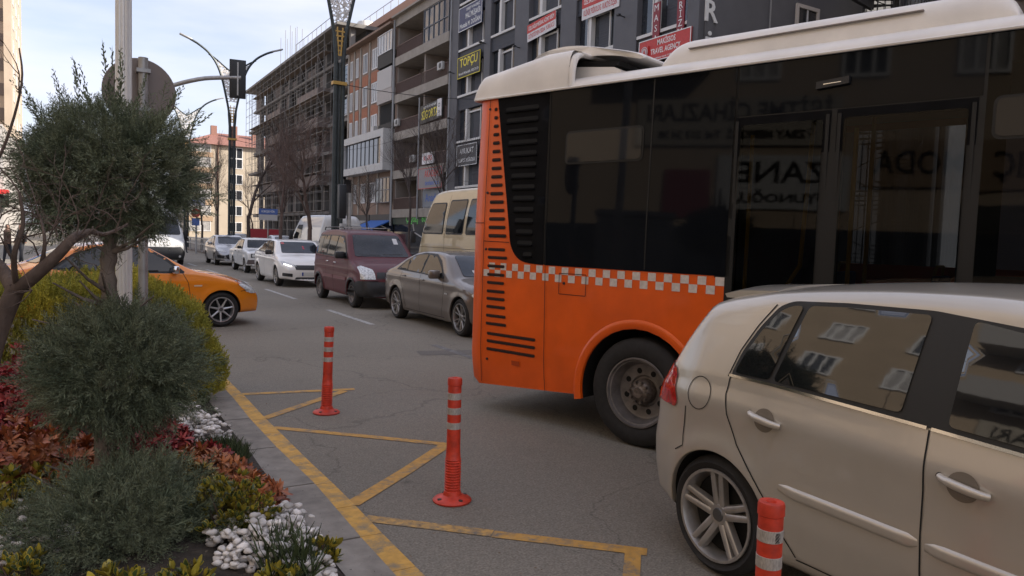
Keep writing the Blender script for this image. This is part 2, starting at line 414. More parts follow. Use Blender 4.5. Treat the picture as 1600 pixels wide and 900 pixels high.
def wheel(parent, x, side, yface, Rr, wd, rim, style, rm, z=None, dish=.03, steer=0, name='wheel'):
    """tyre + rim; outer face at local y = side*yface"""
    z = Rr if z is None else z
    sh = .045 if Rr < .4 else .07
    t = MB(); pr = []
    for r_, h in [(rim-.01, .0), (rim+.004, .012), (rim+.02, .002), ((rim+Rr)/2, -.006), (Rr-.03, .006), (Rr-.008, .022), (Rr, .045), (Rr, wd/2)]:
        pr.append((r_, -h))
    pr += [(r_, -wd-h) for r_, h in pr[::-1][1:]]
    if side < 0: pr = [(r_, -h) for r_, h in pr]
    t.lathe(pr, 48, 'y')
    n = 60
    o = t.build(name, RUB(), parent, True); o.location = (x, side*yface, z); o.rotation_euler = (0, 0, steer)
    s = 1 if side > 0 else -1
    b = MB()
    def Y(h): return s*h
    b.lathe([(rim+.004, Y(-.004)), (rim+.002, Y(.004)), (rim-.012, Y(.003)), (rim-.022, Y(-.02)), (rim-.028, Y(-wd*.8))], 48, 'y')
    hub = rim*.22
    def spoke(a, w0, w1, r0_, r1_, y0=.0, y1=-.002, th=.03, da0=0, da1=0):
        V = []
        for (r_, w_, yy, da) in ((r0_, w0, y0, da0), (r1_, w1, y1, da1)):
            ca, sa = math.cos(a+da), math.sin(a+da)
            for (q, dy) in ((-1, -th), (-.75, -.006), (-.35, 0), (.35, 0), (.75, -.006), (1, -th)):
                px, pz = r_*ca-q*w_/2*sa, r_*sa+q*w_/2*ca; V.append((px, Y(yy+dy-dish), pz))
        b.add(V, [(i, i+1, 7+i, 6+i) for i in range(5)]+[(5, 0, 6, 11)])
    if style == 'double5':
        for k in range(5):
            a = 2*PI*k/5+.35
            for q in (-1, 1): spoke(a, .052, .040, rim*.22, rim*.985, .004, dish*.9, .04, q*.34, q*.125)
    elif style == 'spoke7':
        for k in range(7): spoke(2*PI*k/7+.2, .045, .03, rim*.2, rim*.98, 0, dish*.8, .03)
    elif style == 'vee5':
        for k in range(5):
            a = 2*PI*k/5
            for q in (-1, 1): spoke(a, .03, .024, rim*.2, rim*.98, 0, dish*.8, .03, q*.12, q*.26)
    elif style == 'multi':
        for k in range(10): spoke(2*PI*k/10, .03, .026, rim*.2, rim*.98, 0, dish*.8, .025)
    if style in ('steel', 'bus'):
        ds = dish
        pr2 = [(0, Y(-ds)), (hub*1.3, Y(-ds)), (hub*1.6, Y(-ds-.02)), (rim*.62, Y(-ds-.03)), (rim*.8, Y(-ds-.005)), (rim*.95, Y(-.03-ds*.3)), (rim-.012, Y(-.008))]
        if style == 'bus': pr2 = [(0, Y(-.15)), (rim*.42, Y(-.15)), (rim*.47, Y(-.13)), (rim*.73, Y(-.13)), (rim*.79, Y(-.12)), (rim*.86, Y(-.06)), (rim*.90, Y(-.02)), (rim*.94, Y(-.015)), (rim-.01, Y(.006))]
        b.lathe(pr2, 48, 'y')
    else:
        b.lathe([(0, Y(-dish+.006)), (hub, Y(-dish+.004)), (hub*1.25, Y(-dish-.012)), (hub*1.3, Y(-dish-.04))], 24, 'y')
    ro = b.build('rim', rm, o, True)
    if style not in ('steel', 'bus'):
        MB().lathe([(0, Y(-.09)), (rim-.03, Y(-.09))], 32, 'y').build('brake_disc', DARK(), o)
        MB().lathe([(0, Y(-dish+.012)), (hub*.62, Y(-dish+.010)), (hub*.7, Y(-dish+.004))], 20, 'y').build('hub_cap', mat('hub_grey', (.12, .12, .12), .3, .6), o, True)
    hb = MB()
    if style in ('steel', 'bus'):
        nh, rh, rs_ = (8, rim*.60, rim*.085) if style == 'bus' else (10, rim*.72, rim*.07)
        for k in range(nh):
            a = 2*PI*k/nh+.3; yy = -.139 if style == 'bus' else -dish-.008
            cx, cz = rh*math.cos(a), rh*math.sin(a)
            n_ = 14; V = [(cx+rs_*math.cos(2*PI*j/n_), Y(yy+(.028 if style == 'bus' else .006)*0+.012), cz+rs_*math.sin(2*PI*j/n_)) for j in range(n_)]
            hb.add(V, [tuple(range(n_))])
        hb.build('vent_hole', DARK(), o)
    return o

# ================================================================== GROUND
def ground_mats():
    m = mat('asphalt', (.215, .19, .153), .88, var=.32, vscale=75, bump=.6, bscale=150, stain=.16, bdist=.008)
    t = m.node_tree; b = t.nodes['Principled BSDF']
    # traffic-worn lighter wheel tracks and dark oil drips as real colour differences of the asphalt
    n = t.nodes.new('ShaderNodeTexNoise'); n.inputs['Scale'].default_value = .35; n.inputs['Detail'].default_value = 10; n.inputs['Roughness'].default_value = .65
    tc_ = t.nodes.new('ShaderNodeTexCoord'); t.links.new(tc_.outputs['Object'], n.inputs[0])
    v = t.nodes.new('ShaderNodeTexVoronoi'); v.inputs['Scale'].default_value = 1.3; t.links.new(tc_.outputs['Object'], v.inputs[0])
    r = t.nodes.new('ShaderNodeMapRange'); r.inputs[1].default_value = .02; r.inputs[2].default_value = .07; r.inputs[3].default_value = .6; r.inputs[4].default_value = 1; t.links.new(v.outputs['Distance'], r.inputs[0])
    r2 = t.nodes.new('ShaderNodeMapRange'); r2.inputs[1].default_value = .35; r2.inputs[2].default_value = .65; r2.inputs[3].default_value = .82; r2.inputs[4].default_value = 1.18; t.links.new(n.outputs[0], r2.inputs[0])
    mm = t.nodes.new('ShaderNodeMath'); mm.operation = 'MULTIPLY'; t.links.new(r.outputs[0], mm.inputs[0]); t.links.new(r2.outputs[0], mm.inputs[1])
    k = t.nodes.new('ShaderNodeMix'); k.data_type = 'RGBA'; k.blend_type = 'MULTIPLY'; k.inputs[0].default_value = 1
    # thin wandering cracks and sealed seams
    nd = t.nodes.new('ShaderNodeTexNoise'); nd.inputs['Scale'].default_value = 1.1; nd.inputs['Detail'].default_value = 6; t.links.new(tc_.outputs['Object'], nd.inputs[0])
    va = t.nodes.new('ShaderNodeVectorMath'); va.operation = 'MULTIPLY_ADD'; va.inputs[1].default_value = (1.6, 1.6, 0); t.links.new(nd.outputs['Color'], va.inputs[0]); t.links.new(tc_.outputs['Object'], va.inputs[2])
    vc = t.nodes.new('ShaderNodeTexVoronoi'); vc.feature = 'DISTANCE_TO_EDGE'; vc.inputs['Scale'].default_value = .33; t.links.new(va.outputs[0], vc.inputs[0])
    rc = t.nodes.new('ShaderNodeMapRange'); rc.inputs[1].default_value = .0; rc.inputs[2].default_value = .006; rc.inputs[3].default_value = .70; rc.inputs[4].default_value = 1; t.links.new(vc.outputs['Distance'], rc.inputs[0])
    # coarse aggregate speckle
    vg = t.nodes.new('ShaderNodeTexVoronoi'); vg.inputs['Scale'].default_value = 48; t.links.new(tc_.outputs['Object'], vg.inputs[0])
    sg = t.nodes.new('ShaderNodeSeparateColor'); t.links.new(vg.outputs['Color'], sg.inputs[0])
    rg = t.nodes.new('ShaderNodeMapRange'); rg.inputs[1].default_value = 0; rg.inputs[2].default_value = 1; rg.inputs[3].default_value = .90; rg.inputs[4].default_value = 1.10; t.links.new(sg.outputs[0], rg.inputs[0])
    m3 = t.nodes.new('ShaderNodeMath'); m3.operation = 'MULTIPLY'; t.links.new(rc.outputs[0], m3.inputs[0]); t.links.new(rg.outputs[0], m3.inputs[1])
    m4 = t.nodes.new('ShaderNodeMath'); m4.operation = 'MULTIPLY'; t.links.new(mm.outputs[0], m4.inputs[0]); t.links.new(m3.outputs[0], m4.inputs[1]); mm = m4
    old = b.inputs['Base Color'].links[0].from_socket; t.links.new(old, k.inputs[6]); t.links.new(mm.outputs[0], k.inputs[7]); t.links.new(k.outputs[2], b.inputs['Base Color'])
    return m
ASPH = ground_mats()
def plane(name, x0, y0, x1, y1, z, m, kind='structure'):
    return tag(obj(name, [(x0, y0, z), (x1, y0, z), (x1, y1, z), (x0, y1, z)], [(0, 1, 2, 3)], m), None, None, kind=kind)
plane('ground', -900, -900, 900, 1500, -.02, mat('earth', (.12, .11, .10), .9, var=.2, vscale=.3))
plane('road', -14, -60, 19, 320, 0, ASPH)
PAVE = mat('paving', (.20, .185, .17), .85, var=.12, vscale=4, bump=.2, bscale=60, stain=.15)
tag(boxo('sidewalk', (18.2, -60, -.01), (22.6, 300, .14), PAVE), None, None, kind='structure')
tag(boxo('median', (8.05, 30, -.01), (8.85, 200, .14), mat('median_stone', (.16, .13, .11), .85, var=.2, vscale=3)), None, None, kind='structure')
tag(boxo('sidewalk', (-14, -60, -.01), (-8.2, 300, .13), PAVE), None, None, kind='structure')
YP = mat('yellow_paint', (.56, .30, .055), .7, var=.2, vscale=14, stain=.32, bump=.3, bscale=90, bdist=.003)
def worn(name, col, under, sc=9, lo=.42, hi=.56):
    m = mat(name, col, .75, var=.15, vscale=18, bump=.2, bscale=120, bdist=.003); t = m.node_tree; b = t.nodes['Principled BSDF']
    n = t.nodes.new('ShaderNodeTexNoise'); n.inputs['Scale'].default_value = sc; n.inputs['Detail'].default_value = 8; n.inputs['Roughness'].default_value = .75
    tc_ = t.nodes.new('ShaderNodeTexCoord'); t.links.new(tc_.outputs['Object'], n.inputs[0])
    r = t.nodes.new('ShaderNodeMapRange'); r.inputs[1].default_value = lo; r.inputs[2].default_value = hi; t.links.new(n.outputs[0], r.inputs[0])
    k = t.nodes.new('ShaderNodeMix'); k.data_type = 'RGBA'; t.links.new(r.outputs[0], k.inputs[0]); k.inputs[6].default_value = (*under, 1)
    t.links.new(b.inputs['Base Color'].links[0].from_socket, k.inputs[7]); t.links.new(k.outputs[2], b.inputs['Base Color']); return m
YW = worn('worn_yellow', (.50, .27, .06), (.17, .15, .12), 8, .34, .52)
YV = worn('very_worn_yellow', (.46, .27, .08), (.16, .14, .11), 9, .38, .56)
WW = worn('worn_white', (.42, .41, .39), (.12, .11, .105), 7, .36, .52)
def mark(pts, wd, m, z=.004, name='road_marking'):
    P = stroke(pts, wd); n = len(pts)
    return tag(obj(name, [(x, y, z) for x, y in P], [(i, i+1, 2*n-2-i, 2*n-1-i) for i in range(n-1)], m), None, None, kind='structure')
mark([(1.56, 8.14), (2.74, 7.96)], .10, YW); mark([(1.54, 7.00), (2.60, 7.90)], .10, YW, .005)
mark([(1.54, 6.64), (2.14, 6.08), (2.74, 5.50)], .09, YW)
mark([(1.55, 4.52), (2.15, 5.02), (2.72, 5.53)], .11, YW, .005)
mark([(1.55, 4.26), (2.14, 3.71)], .10, YV); mark([(2.14, 3.70), (2.80, 3.09)], .10, YW); mark([(2.74, 3.14), (2.42, 2.78)], .09, YW, .005)
for y0, y1 in ((19.3, 22.8), (13.6, 16.5), (9.3, 10.8), (25.3, 28.5), (31, 34), (37, 40), (43, 46)):
    mark([(5.02, y0), (5.02, y1)], .12, WW if y0 > 12 else worn('faint_white', (.25, .24, .23), (.12, .11, .105), 7, .45, .7))
tag(obj('road_patch', [(4.4, 9.9, .003), (5.3, 9.7, .003), (5.4, 10.1, .003), (4.5, 10.3, .003)], [(0, 1, 2, 3)], mat('patch', (.135, .12, .105), .85, var=.2, vscale=40, bump=.3, bscale=120)), None, None, kind='structure')
# kerb: slabs with joints, slightly wavy outer edge, and the yellow gutter stones
def wob(y): return .012*math.sin(y*1.7)+.006*math.sin(y*4.1+1)
KS = mat('kerb_stone', (.265, .235, .20), .85, var=.22, vscale=9, bump=.4, bscale=60, island=.10, stain=.25, bdist=.004)
b = MB(); y = -3.0
while y < 10.2:
    y1 = y+.98; g_ = .007
    P = [(1.165, y+g_), (1.395+wob(y), y+g_), (1.395+wob(y1), y1-g_), (1.165, y1-g_)]
    b.prism(P, lambda u, v: (u, v, -.05), lambda u, v: (u, v, .052+.003*math.sin(v*3))); y += .985
for k in range(10):   # rounded nose of the island
    a0, a1 = R(k*18), R((k+1)*18-1)
    cx, cy = .3, 10.2
    P = [(cx+r_*math.cos(a), cy+r_*math.sin(a)) for r_, a in ((.865, a0), (1.10, a0), (1.10, a1), (.865, a1))]
    b.prism(P, lambda u, v: (u, v, -.05), lambda u, v: (u, v, .05))
tag(b.build('kerb', KS), None, None, kind='structure')
b = MB(); y = -2.9; i = 0
ymd = mat('gutter_yellow', (.60, .31, .04), .7, var=.16, vscale=8, island=.10, stain=.22, bump=.3, bscale=90, bdist=.003)
gr = MB()
while y < 9.6:
    y1 = y+.49; P = [(1.402+wob(y), y+.003), (1.545+wob(y)*.5, y+.003), (1.545+wob(y1)*.5, y1-.003), (1.402+wob(y1), y1-.003)]
    (b if i not in (9999,) else gr).prism(P, lambda u, v: (u, v, -.05), lambda u, v: (u, v, .020)); y += .49; i += 1
tag(b.build('gutter', worn('gutter_worn', (.58, .32, .065), (.22, .18, .12), 7, .33, .52)), None, None, kind='structure')
def soilz(x, y): return .10+.05*math.sin(x*2.1+y)*math.sin(y*1.3)+.05*max(0, min(1, (1.1-x)/.8))
nx_, ny_ = 24, 60; V = [(-8+9.16*(i/nx_)**.6, -3+13.6*j/ny_) for i in range(nx_+1) for j in range(ny_+1)]
tag(obj('soil', [(x, y_, soilz(x, y_)-(.07 if x > 1.1 else 0)) for x, y_ in V], [(i*(ny_+1)+j, (i+1)*(ny_+1)+j, (i+1)*(ny_+1)+j+1, i*(ny_+1)+j+1) for i in range(nx_) for j in range(ny_)], mat('soil', (.045, .035, .026), .95, var=.4, vscale=12, bump=.8, bscale=30, bdist=.03), smooth=True), None, None, kind='structure')

# ================================================================== BUILDINGS
FX = 22.6
WF = mat('upvc_white', (.60, .60, .60), .45)
PANE = mat('window_pane', (.03, .034, .04), .06, spec=.9, var=.3, vscale=2)
CURT = mat('curtain_pane', (.33, .32, .31), .25, coat=.6, var=.25, vscale=3, pscale=(1, 6, 1))
def win_x(parent, X, y0, y1, z0, z1, div=2, fr=.06, pane=None, proud=.05, m=WF, trans=0, dirn=-1):
    """window on a facade facing -X (dirn -1): frame part with pane child"""
    b = MB(); xa, xb = X+dirn*proud, X+dirn*.002
    xa, xb = min(xa, xb), max(xa, xb)
    b.box((xa, y0, z0), (xb, y1, z0+fr)).box((xa, y0, z1-fr), (xb, y1, z1)).box((xa, y0, z0+fr), (xb, y0+fr, z1-fr)).box((xa, y1-fr, z0+fr), (xb, y1, z1-fr))
    for k in range(1, div):
        yc = y0+(y1-y0)*k/div; b.box((xa, yc-fr/2, z0+fr), (xb, yc+fr/2, z1-fr))
    if trans: zc_ = z0+(z1-z0)*trans; b.box((xa-.004*0, y0+fr, zc_-fr/2), (xb+0, y1-fr, zc_+fr/2-.0))
    o = b.build('window', m, parent)
    xp = X+dirn*.02; obj('pane', [(xp, y0+fr*.5, z0+fr*.5), (xp, y1-fr*.5, z0+fr*.5), (xp, y1-fr*.5, z1-fr*.5), (xp, y0+fr*.5, z1-fr*.5)], [(0, 3, 2, 1) if dirn < 0 else (0, 1, 2, 3)], pane or PANE, o)
    return o
def board(name, label, cat, X, y0, y1, z0, z1, m, lines, tilt=0, th=.06, group=None, border=None, mirror=False):
    """sign board hanging on a -X facing facade; lines = (text, rel_z, size, material, width)"""
    cy, cz = (y0+y1)/2, (z0+z1)/2; hw_, hh = abs(y1-y0)/2, (z1-z0)/2; ct, st = math.cos(tilt), math.sin(tilt)
    def f(u, v, w_=0): return (X-w_, cy-(u*ct-v*st), cz+u*st+v*ct)      # text reads left to right towards -Y
    b = MB(); b.prism([(-hw_, -hh), (hw_, -hh), (hw_, hh), (-hw_, hh)], lambda u, v: f(u, v, 0), lambda u, v: f(u, v, th)); o = b.build(name, m); tag(o, label, cat, group)
    if border:
        bb = MB(); t_ = .04
        for (a, c, d, e) in ((-hw_, -hh, hw_, -hh+t_), (-hw_, hh-t_, hw_, hh), (-hw_, -hh+t_, -hw_+t_, hh-t_), (hw_-t_, -hh+t_, hw_, hh-t_)):
            bb.prism([(a, c), (d, c), (d, e), (a, e)], lambda u, v: f(u, v, th), lambda u, v: f(u, v, th+.012))
        bb.build('border', border, o)
    for (s_, rz_, sz, mm, wd_, *rest) in lines:
        ux = rest[0] if rest else 0
        text('lettering', s_, sz, lambda u, v, w_: f(u+ux, v+rz_, th+.006+w_), mm, o, width=wd_, bold=sz*.015)
    return o, f
TW = mat('letter_white', (.75, .75, .73), .5); TY = mat('letter_yellow', (.75, .62, .03), .5); TR = mat('letter_red', (.5, .03, .03), .5); TG = mat('letter_green', (.10, .55, .08), .5); TK = mat('letter_black', (.02, .02, .02), .6); TB_ = mat('letter_blue', (.04, .12, .42), .5)

# ---- grey office block Y 23.3 .. 46.9
gw = mat('grey_cladding', (.108, .107, .115), .7, var=.06, vscale=1.5, stain=.05)
gb = thing('office_block', 'dark grey office block with white window bars and many sign boards, behind the bus', 'building', (FX, 35, 0))
gb.location = (0, 0, 0)
YG0, YG1, HG = 23.3, 46.9, 22.5
b = MB(); b.box((FX+.35, YG0+.02, 0), (37, YG1, HG)); 
bays = [(24.0, 27.3), (29.0, 32.2), (33.6, 36.9), (38.4, 41.4), (42.2, 45.9)]
edges = [YG0]+[v for p in bays for v in p]+[YG1]
for a, c in zip(edges[0::2], edges[1::2]): b.box((FX-.0, a, 4.2), (FX+.35, c, HG))
b.box((FX-.02, YG0, 3.4), (FX+.345, YG1, 4.2)); b.box((FX, YG0, HG-.6), (FX+.345, YG1, HG+.3))
b.build('wall', gw, gb)
b = MB()
fl = [4.2+3.05*k for k in range(6)]
for (a, c) in bays:
    for z in fl: b.box((FX+.12, a+.002, z+.0), (FX+.345, c-.002, z+.85))
b.build('spandrel', mat('slatted_panel', (.05, .052, .062), .7, bump=.6, bscale=3, pscale=(.01, .01, 4), bdist=.05), gb)
wb_ = mat('white_bar', (.62, .60, .57), .5)
for (a, c) in bays:
    for k, z in enumerate(fl):
        zz = z+.85; b = MB()
        if z+3.0 > HG: continue
        ym = a+(c-a)*.62
        b.box((FX+.02, a+.003, zz), (FX+.30, c-.003, zz+.14)); b.box((FX+.04, ym-.10, zz+.14), (FX+.30, ym+.10, zz+2.16))
        b.box((FX+.2, ym+.35, zz+.14), (FX+.27, ym+.43, zz+2.1)).box((FX+.2, a+.55, zz+.14), (FX+.27, a+.62, zz+2.1))
        b.box((FX+.2, a+.62, zz+1.9), (FX+.26, ym-.1, zz+2.0))
        o = b.build('window', wb_, gb)
        obj('pane', [(FX+.31, a, zz+.1), (FX+.31, c, zz+.1), (FX+.31, c, zz+2.2), (FX+.31, a, zz+2.2)], [(0, 3, 2, 1)], PANE if (k+int(a)) % 3 else mat('grey_pane', (.07, .075, .085), .1, spec=.8), o)
        obj('blind', [(FX+.29, a+.65, zz+.15), (FX+.29, a+.65+(ym-a)*.45, zz+.15), (FX+.29, a+.65+(ym-a)*.45, zz+1.9), (FX+.29, a+.65, zz+1.9)], [(0, 3, 2, 1)], mat('slatted_panel', (0, 0, 0)), o)
for (a, c) in bays: boxo('shop_window', (FX+.2, a, .2), (FX+.33, c, 3.3), PANE, gb)
for (y_, z_) in ((28.2, 12.4), (33.0, 11.6), (37.8, 12.9), (28.2, 9.2), (46.4, 9.8), (46.4, 12.9), (42.0, 14)):
    b = MB(); b.tube([(FX, y_, z_), (FX-.35, y_, z_+.04)], .03, 6).box((FX-.45, y_-.1, z_), (FX-.3, y_+.1, z_+.08)); b.build('spotlight', BLACK(), gb)
b = MB()    # drain pipe, and a pale side-wall bar coloured as a sunlit cladding joint
b.box((26.9, YG0-.03, 3), (26.95, YG0+.02, HG)).tube([(FX-.05, 47.0, 0), (FX-.05, 47.0, 19)], .07, 8)
b.build('drain_pipe', mat('pipe_grey', (.3, .3, .3), .5), gb)
# window in the side wall
sw = MB(); sx0, sx1, sz0, sz1 = 28.6, 30.2, 11.3, 12.95
for (a, c, d, e) in ((sx0, sz0, sx1, sz0+.16), (sx0, sz1-.16, sx1, sz1), (sx0, sz0+.16, sx0+.16, sz1-.16), (sx1-.16, sz0+.16, sx1, sz1-.16)): sw.box((a, YG0-.08, c), (d, YG0+.015, e))
o = sw.build('side_window', mat('trim_beige', (.55, .50, .45), .6), gb)
boxo('pane', (sx0+.1, YG0-.01, sz0+.1), (sx1-.1, YG0+.01, sz1-.1), PANE, o)
boxo('mullion', ((sx0+sx1)/2-.04, YG0-.05, sz0+.16), ((sx0+sx1)/2+.04, YG0-.012, sz1-.16), WF, o)
for ch, z_ in (('R', 11.6), ('İ', 9.9), ('Ş', 8.15), ('G', 13.4)):
    pass
def fY(x0, z0): return lambda u, v, w_: (x0+u, YG0-.06-w_, z0+v)
o = boxo('letter_sign', (22.92, YG0-.06, 6.0), (23.4, YG0-.02, 15.2), gw); tag(o, 'column of raised white letters down the corner of the dark grey office block', 'sign')
for ch, z_ in (('G', 13.25), ('İ', 11.6+0), ('R', 11.55), ('İ', 9.95), ('Ş', 8.5)):
    if ch == 'İ' and z_ > 11: continue
    text('letter', ch, 1.25, fY(23.2, z_), TW, o, ext=.04, bold=.02)
# sign boards
board('sign_board', 'red travel agency board with white serif lettering and a round emblem', 'sign', FX-.02, 26.96, 23.62, 9.9, 10.95, mat('sign_red', (.50, .035, .03), .5, var=.1), [('MAKİSSOS', .26, .34, TW, 1.15, .15), ('TRAVEL AGENCY', -.10, .34, TW, 1.9, .1), ('makissos travel  0 384 213', -.40, .11, TW, 1.4, .1)], border=TW)
_o, _f = board('sign_board', 'white round emblem plate of the red travel agency board', 'sign', FX-.09, 26.75, 26.25, 10.15, 10.65, mat('sign_red', (0, 0, 0)), [])
_o.parent = bpy.data.objects['sign_board']; _o.name = 'emblem'; _o.data.name = 'emblem'
for k_ in ('label', 'category'): del _o[k_]
cb = MB(); cb.add([_f(.24*math.cos(2*PI*k/24), .24*math.sin(2*PI*k/24), .075) for k in range(24)], [tuple(range(24))[::-1]]); cb.build('emblem_disc', mat('emblem_grey', (.5, .45, .45), .5), _o)
cb = MB()
for k in range(24):
    a0, a1 = 2*PI*k/24, 2*PI*(k+1)/24
    cb.add([_f(r_*math.cos(a), r_*math.sin(a), .08) for r_, a in ((.2, a0), (.17, a0), (.17, a1), (.2, a1))], [(0, 1, 2, 3)])
cb.add([_f(u, v, .08) for u, v in ((-.1, -.1), (.1, -.1), (.02, .12), (-.04, .02))], [(0, 1, 2, 3)]); cb.build('emblem_ring', TR, _o)
wr_ = mat('banner_white', (.66, .63, .62), .6)
def banner(label, y0, y1, z0, z1, t1, t2, tilt=0):
    o, f = board('banner', label, 'banner', FX-.03, y0, y1, z0, z1, wr_, [(t1, (z1-z0)*.24, (z1-z0)*.30, TW, abs(y1-y0)*.9), (t2, -(z1-z0)*.24, (z1-z0)*.34, TR, abs(y1-y0)*.9)], tilt=tilt, th=.03)
    hw_, hh = abs(y1-y0)/2, (z1-z0)/2
    MB().prism([(-hw_, 0), (hw_, 0), (hw_, hh), (-hw_, hh)], lambda u, v: f(u, v, .03), lambda u, v: f(u, v, .034)).build('red_half', mat('sign_red', (0, 0, 0)), o)
banner('red and white health banner hung level on the grey block, right of the tilted one', 31.6, 28.6, 13.0, 14.15, 'ÖZEL SAĞLIK MEDİKAL HİZMET SİSTEM', 'KLİNİK PSİKOLOG  RUKİYE DİŞEK')
banner('red and white health banner hanging askew on the dark grey block', 36.9, 34.0, 13.1, 14.05, 'ÖZEL SAĞLIK MEDİKAL HİZMET BİRİM', 'DİYETİSYEN SEDA YÜRÜCÜ', R(4))
board('sign_board', 'black board with yellow stencil letters on the grey block', 'sign', FX-.03, 45.72, 42.5, 12.36, 13.75, mat('sign_black', (.018, .018, .016), .5), [('TOPÇU', .26, .78, TY, 2.5), ('Mimarlık Mühendislik  0532 213 24', -.42, .22, TW, 2.8)], border=TY)
board('sign_board', 'navy accountant board with white lettering above the black and yellow board', 'sign', FX-.03, 45.72, 42.46, 15.45, 17.0, mat('sign_navy', (.035, .045, .11), .5), [('SERBEST MUHASEBECİ', .5, .22, TW, 1.9, .4), ('MALİ MÜŞAVİR', .08, .48, TW, 2.1, .4), ('Mustafa M. DOĞAN', -.45, .42, TW, 2.9)], border=TW)
board('sign_board', 'faded grey board with white lettering on the lowest office floor of the grey block', 'sign', FX-.03, 45.5, 42.6, 6.5, 7.9, mat('sign_grey', (.07, .07, .075), .6), [('AVUKAT', .25, .5, TW, 2.0), ('HUKUK BÜROSU', -.35, .34, TW, 2.4)], border=TW)
for (y0, lab, s_, zt) in ((25.9, 'dark red vertical lettering strip above the middle of the travel agency board', 'MASAL', 12.5), (24.35, 'dark red vertical lettering strip above the right end of the travel agency board', 'TURİZM', 13.0)):
    hgt = 2.35; o = boxo('window_strip', (FX-.05, y0-.22, zt-hgt), (FX+.0, y0+.22, zt), mat('strip_red', (.22, .015, .025), .5)); tag(o, lab, 'sign')
    for i, ch in enumerate(s_): text('letter', ch, .42, lambda u, v, w_: (FX-.056-w_, y0-u, zt-.25-i*hgt/(len(s_)+.2)+v), TW, o)

# ---- balcony building Y 46.9 .. 57, roof 18.7
cw = mat('concrete_render', (.33, .29, .245), .85, var=.10, vscale=2, stain=.15, bump=.1, bscale=20)
bb_ = thing('apartment_block', 'apartment block with deep recessed balconies and brown railings beside the dark grey block', 'building')
Y0, Y1, HB = 47.1, 57.0, 18.7
YM = 51.7
slabs = [3.5, 6.6, 9.65, 12.65, 15.6]
b = MB(); b.box((FX+1.9, Y0, 0), (36, Y1, HB)).box((FX+.1, Y0, 3), (FX+1.9, Y0+.18, HB)).box((FX+.1, Y1-.2, 3), (FX+1.9, Y1, HB)).box((FX+.15, YM-.12, 3), (FX+1.9, YM+.12, HB))
b.build('wall', mat('balcony_wall', (.27, .23, .20), .85, var=.08, vscale=2), bb_)
b = MB()
for z in slabs+[HB]: b.box((FX-.15, Y0+.01, z-.35), (FX+1.95, Y1-.01, z+.30))
b.box((FX-.5, Y0-.05, HB+.28), (36, Y1+.05, HB+.42)); b.build('slab', cw, bb_)
rail = mat('rail_brown', (.13, .08, .065), .6)
for k, z in enumerate(slabs):
    for (a, c) in ((Y0+.2, YM-.14), (YM+.14, Y1-.22)):
        if k == 4 and a < 50:   # glazed top bay
            w_ = win_x(bb_, FX-.02, a, c, z+.30, z+2.75, 5, .07, mat('bay_glass', (.06, .085, .12), .05, spec=1), .08, mat('bay_frame', (.12, .13, .15), .5), trans=.45); continue
        if k == 0 and a < 50: 
            boxo('shop_panel', (FX+.2, a, z+.3), (FX+.3, c, z+2.6), mat('poster_white', (.5, .52, .56), .6, var=.1), bb_); continue
        b = MB(); b.box((FX-.1, a, z+1.15), (FX-.04, c, z+1.21))
        n = int((c-a)/.13)
        for j in range(n+1): yy = a+(c-a)*j/n; b.box((FX-.08, yy-.012, z+.30), (FX-.055, yy+.012, z+1.15))
        b.build('railing', rail, bb_)
        if not (k == 3 and a < 50) : boxo('railing_panel', (FX-.05, a, z+.33), (FX-.03, c, z+1.12), mat('railing_sheet', (.12, .085, .075), .7, var=.2), bb_)
        for (wy, ww, d_) in ((a+.5, 1.1, 1), (a+2.4, .9, 0)):
            win_x(bb_, FX+1.9, wy, min(wy+ww, c-.1), z+(.3 if not d_ else 1.1), z+2.35, 2, .08, PANE, .05, mat('door_brown', (.16, .08, .055), .6) if not d_ else WF)
b = MB(); b.tube([(FX-.22, Y1+.02, 2.5), (FX-.22, Y1+.02, HB+.2)], .09, 8).tube([(FX-.22, YM, 3), (FX-.22, YM, 12)], .06, 8); b.build('drain_pipe', mat('pipe_grey', (0, 0, 0)), bb_)
board('sign_board', 'black board with yellow insurance lettering on a balcony railing', 'sign', FX-.2, 51.4, 47.6, 10.05, 11.35, mat('sign_black', (0, 0, 0)), [('SİGORTA', -.12, .85, TY, 2.9, -.2), ('ACENTE HİZMETLERİ', .45, .2, TW, 2.2, -.2)], R(2))
board('sign_board', 'white end panel beside the yellow insurance lettering', 'sign', FX-.28, 48.3, 47.65, 10.2, 11.4, wr_, [('O', .15, .4, TK, .35), ('24', -.3, .3, TK, .3)])
board('sign_board', 'red and white board hanging on the first balcony above the shops', 'sign', FX-.2, 51.5, 47.4, 5.2, 6.7, mat('board_dim', (.26, .235, .235), .6), [('AKADEMİ', .3, .7, TR, 2.6, .4), ('dershane kurs', -.35, .5, TB_, 2.4, .4)], border=mat('sign_red', (0, 0, 0)))
board('sign_board', 'pale blue-white board with blue lettering just above the green shop sign', 'sign', FX+.15, 51.4, 47.5, 3.9, 5.1, mat('sign_pale', (.20, .22, .25), .5), [('Anadolu', .05, .8, TB_, 2.9)])
board('sign_board', 'small white board half hidden on the second balcony of the recessed block', 'sign', FX-.2, 50.9, 48.8, 7.0, 7.8, wr_, [('KURS', 0, .5, TR, 1.5)])

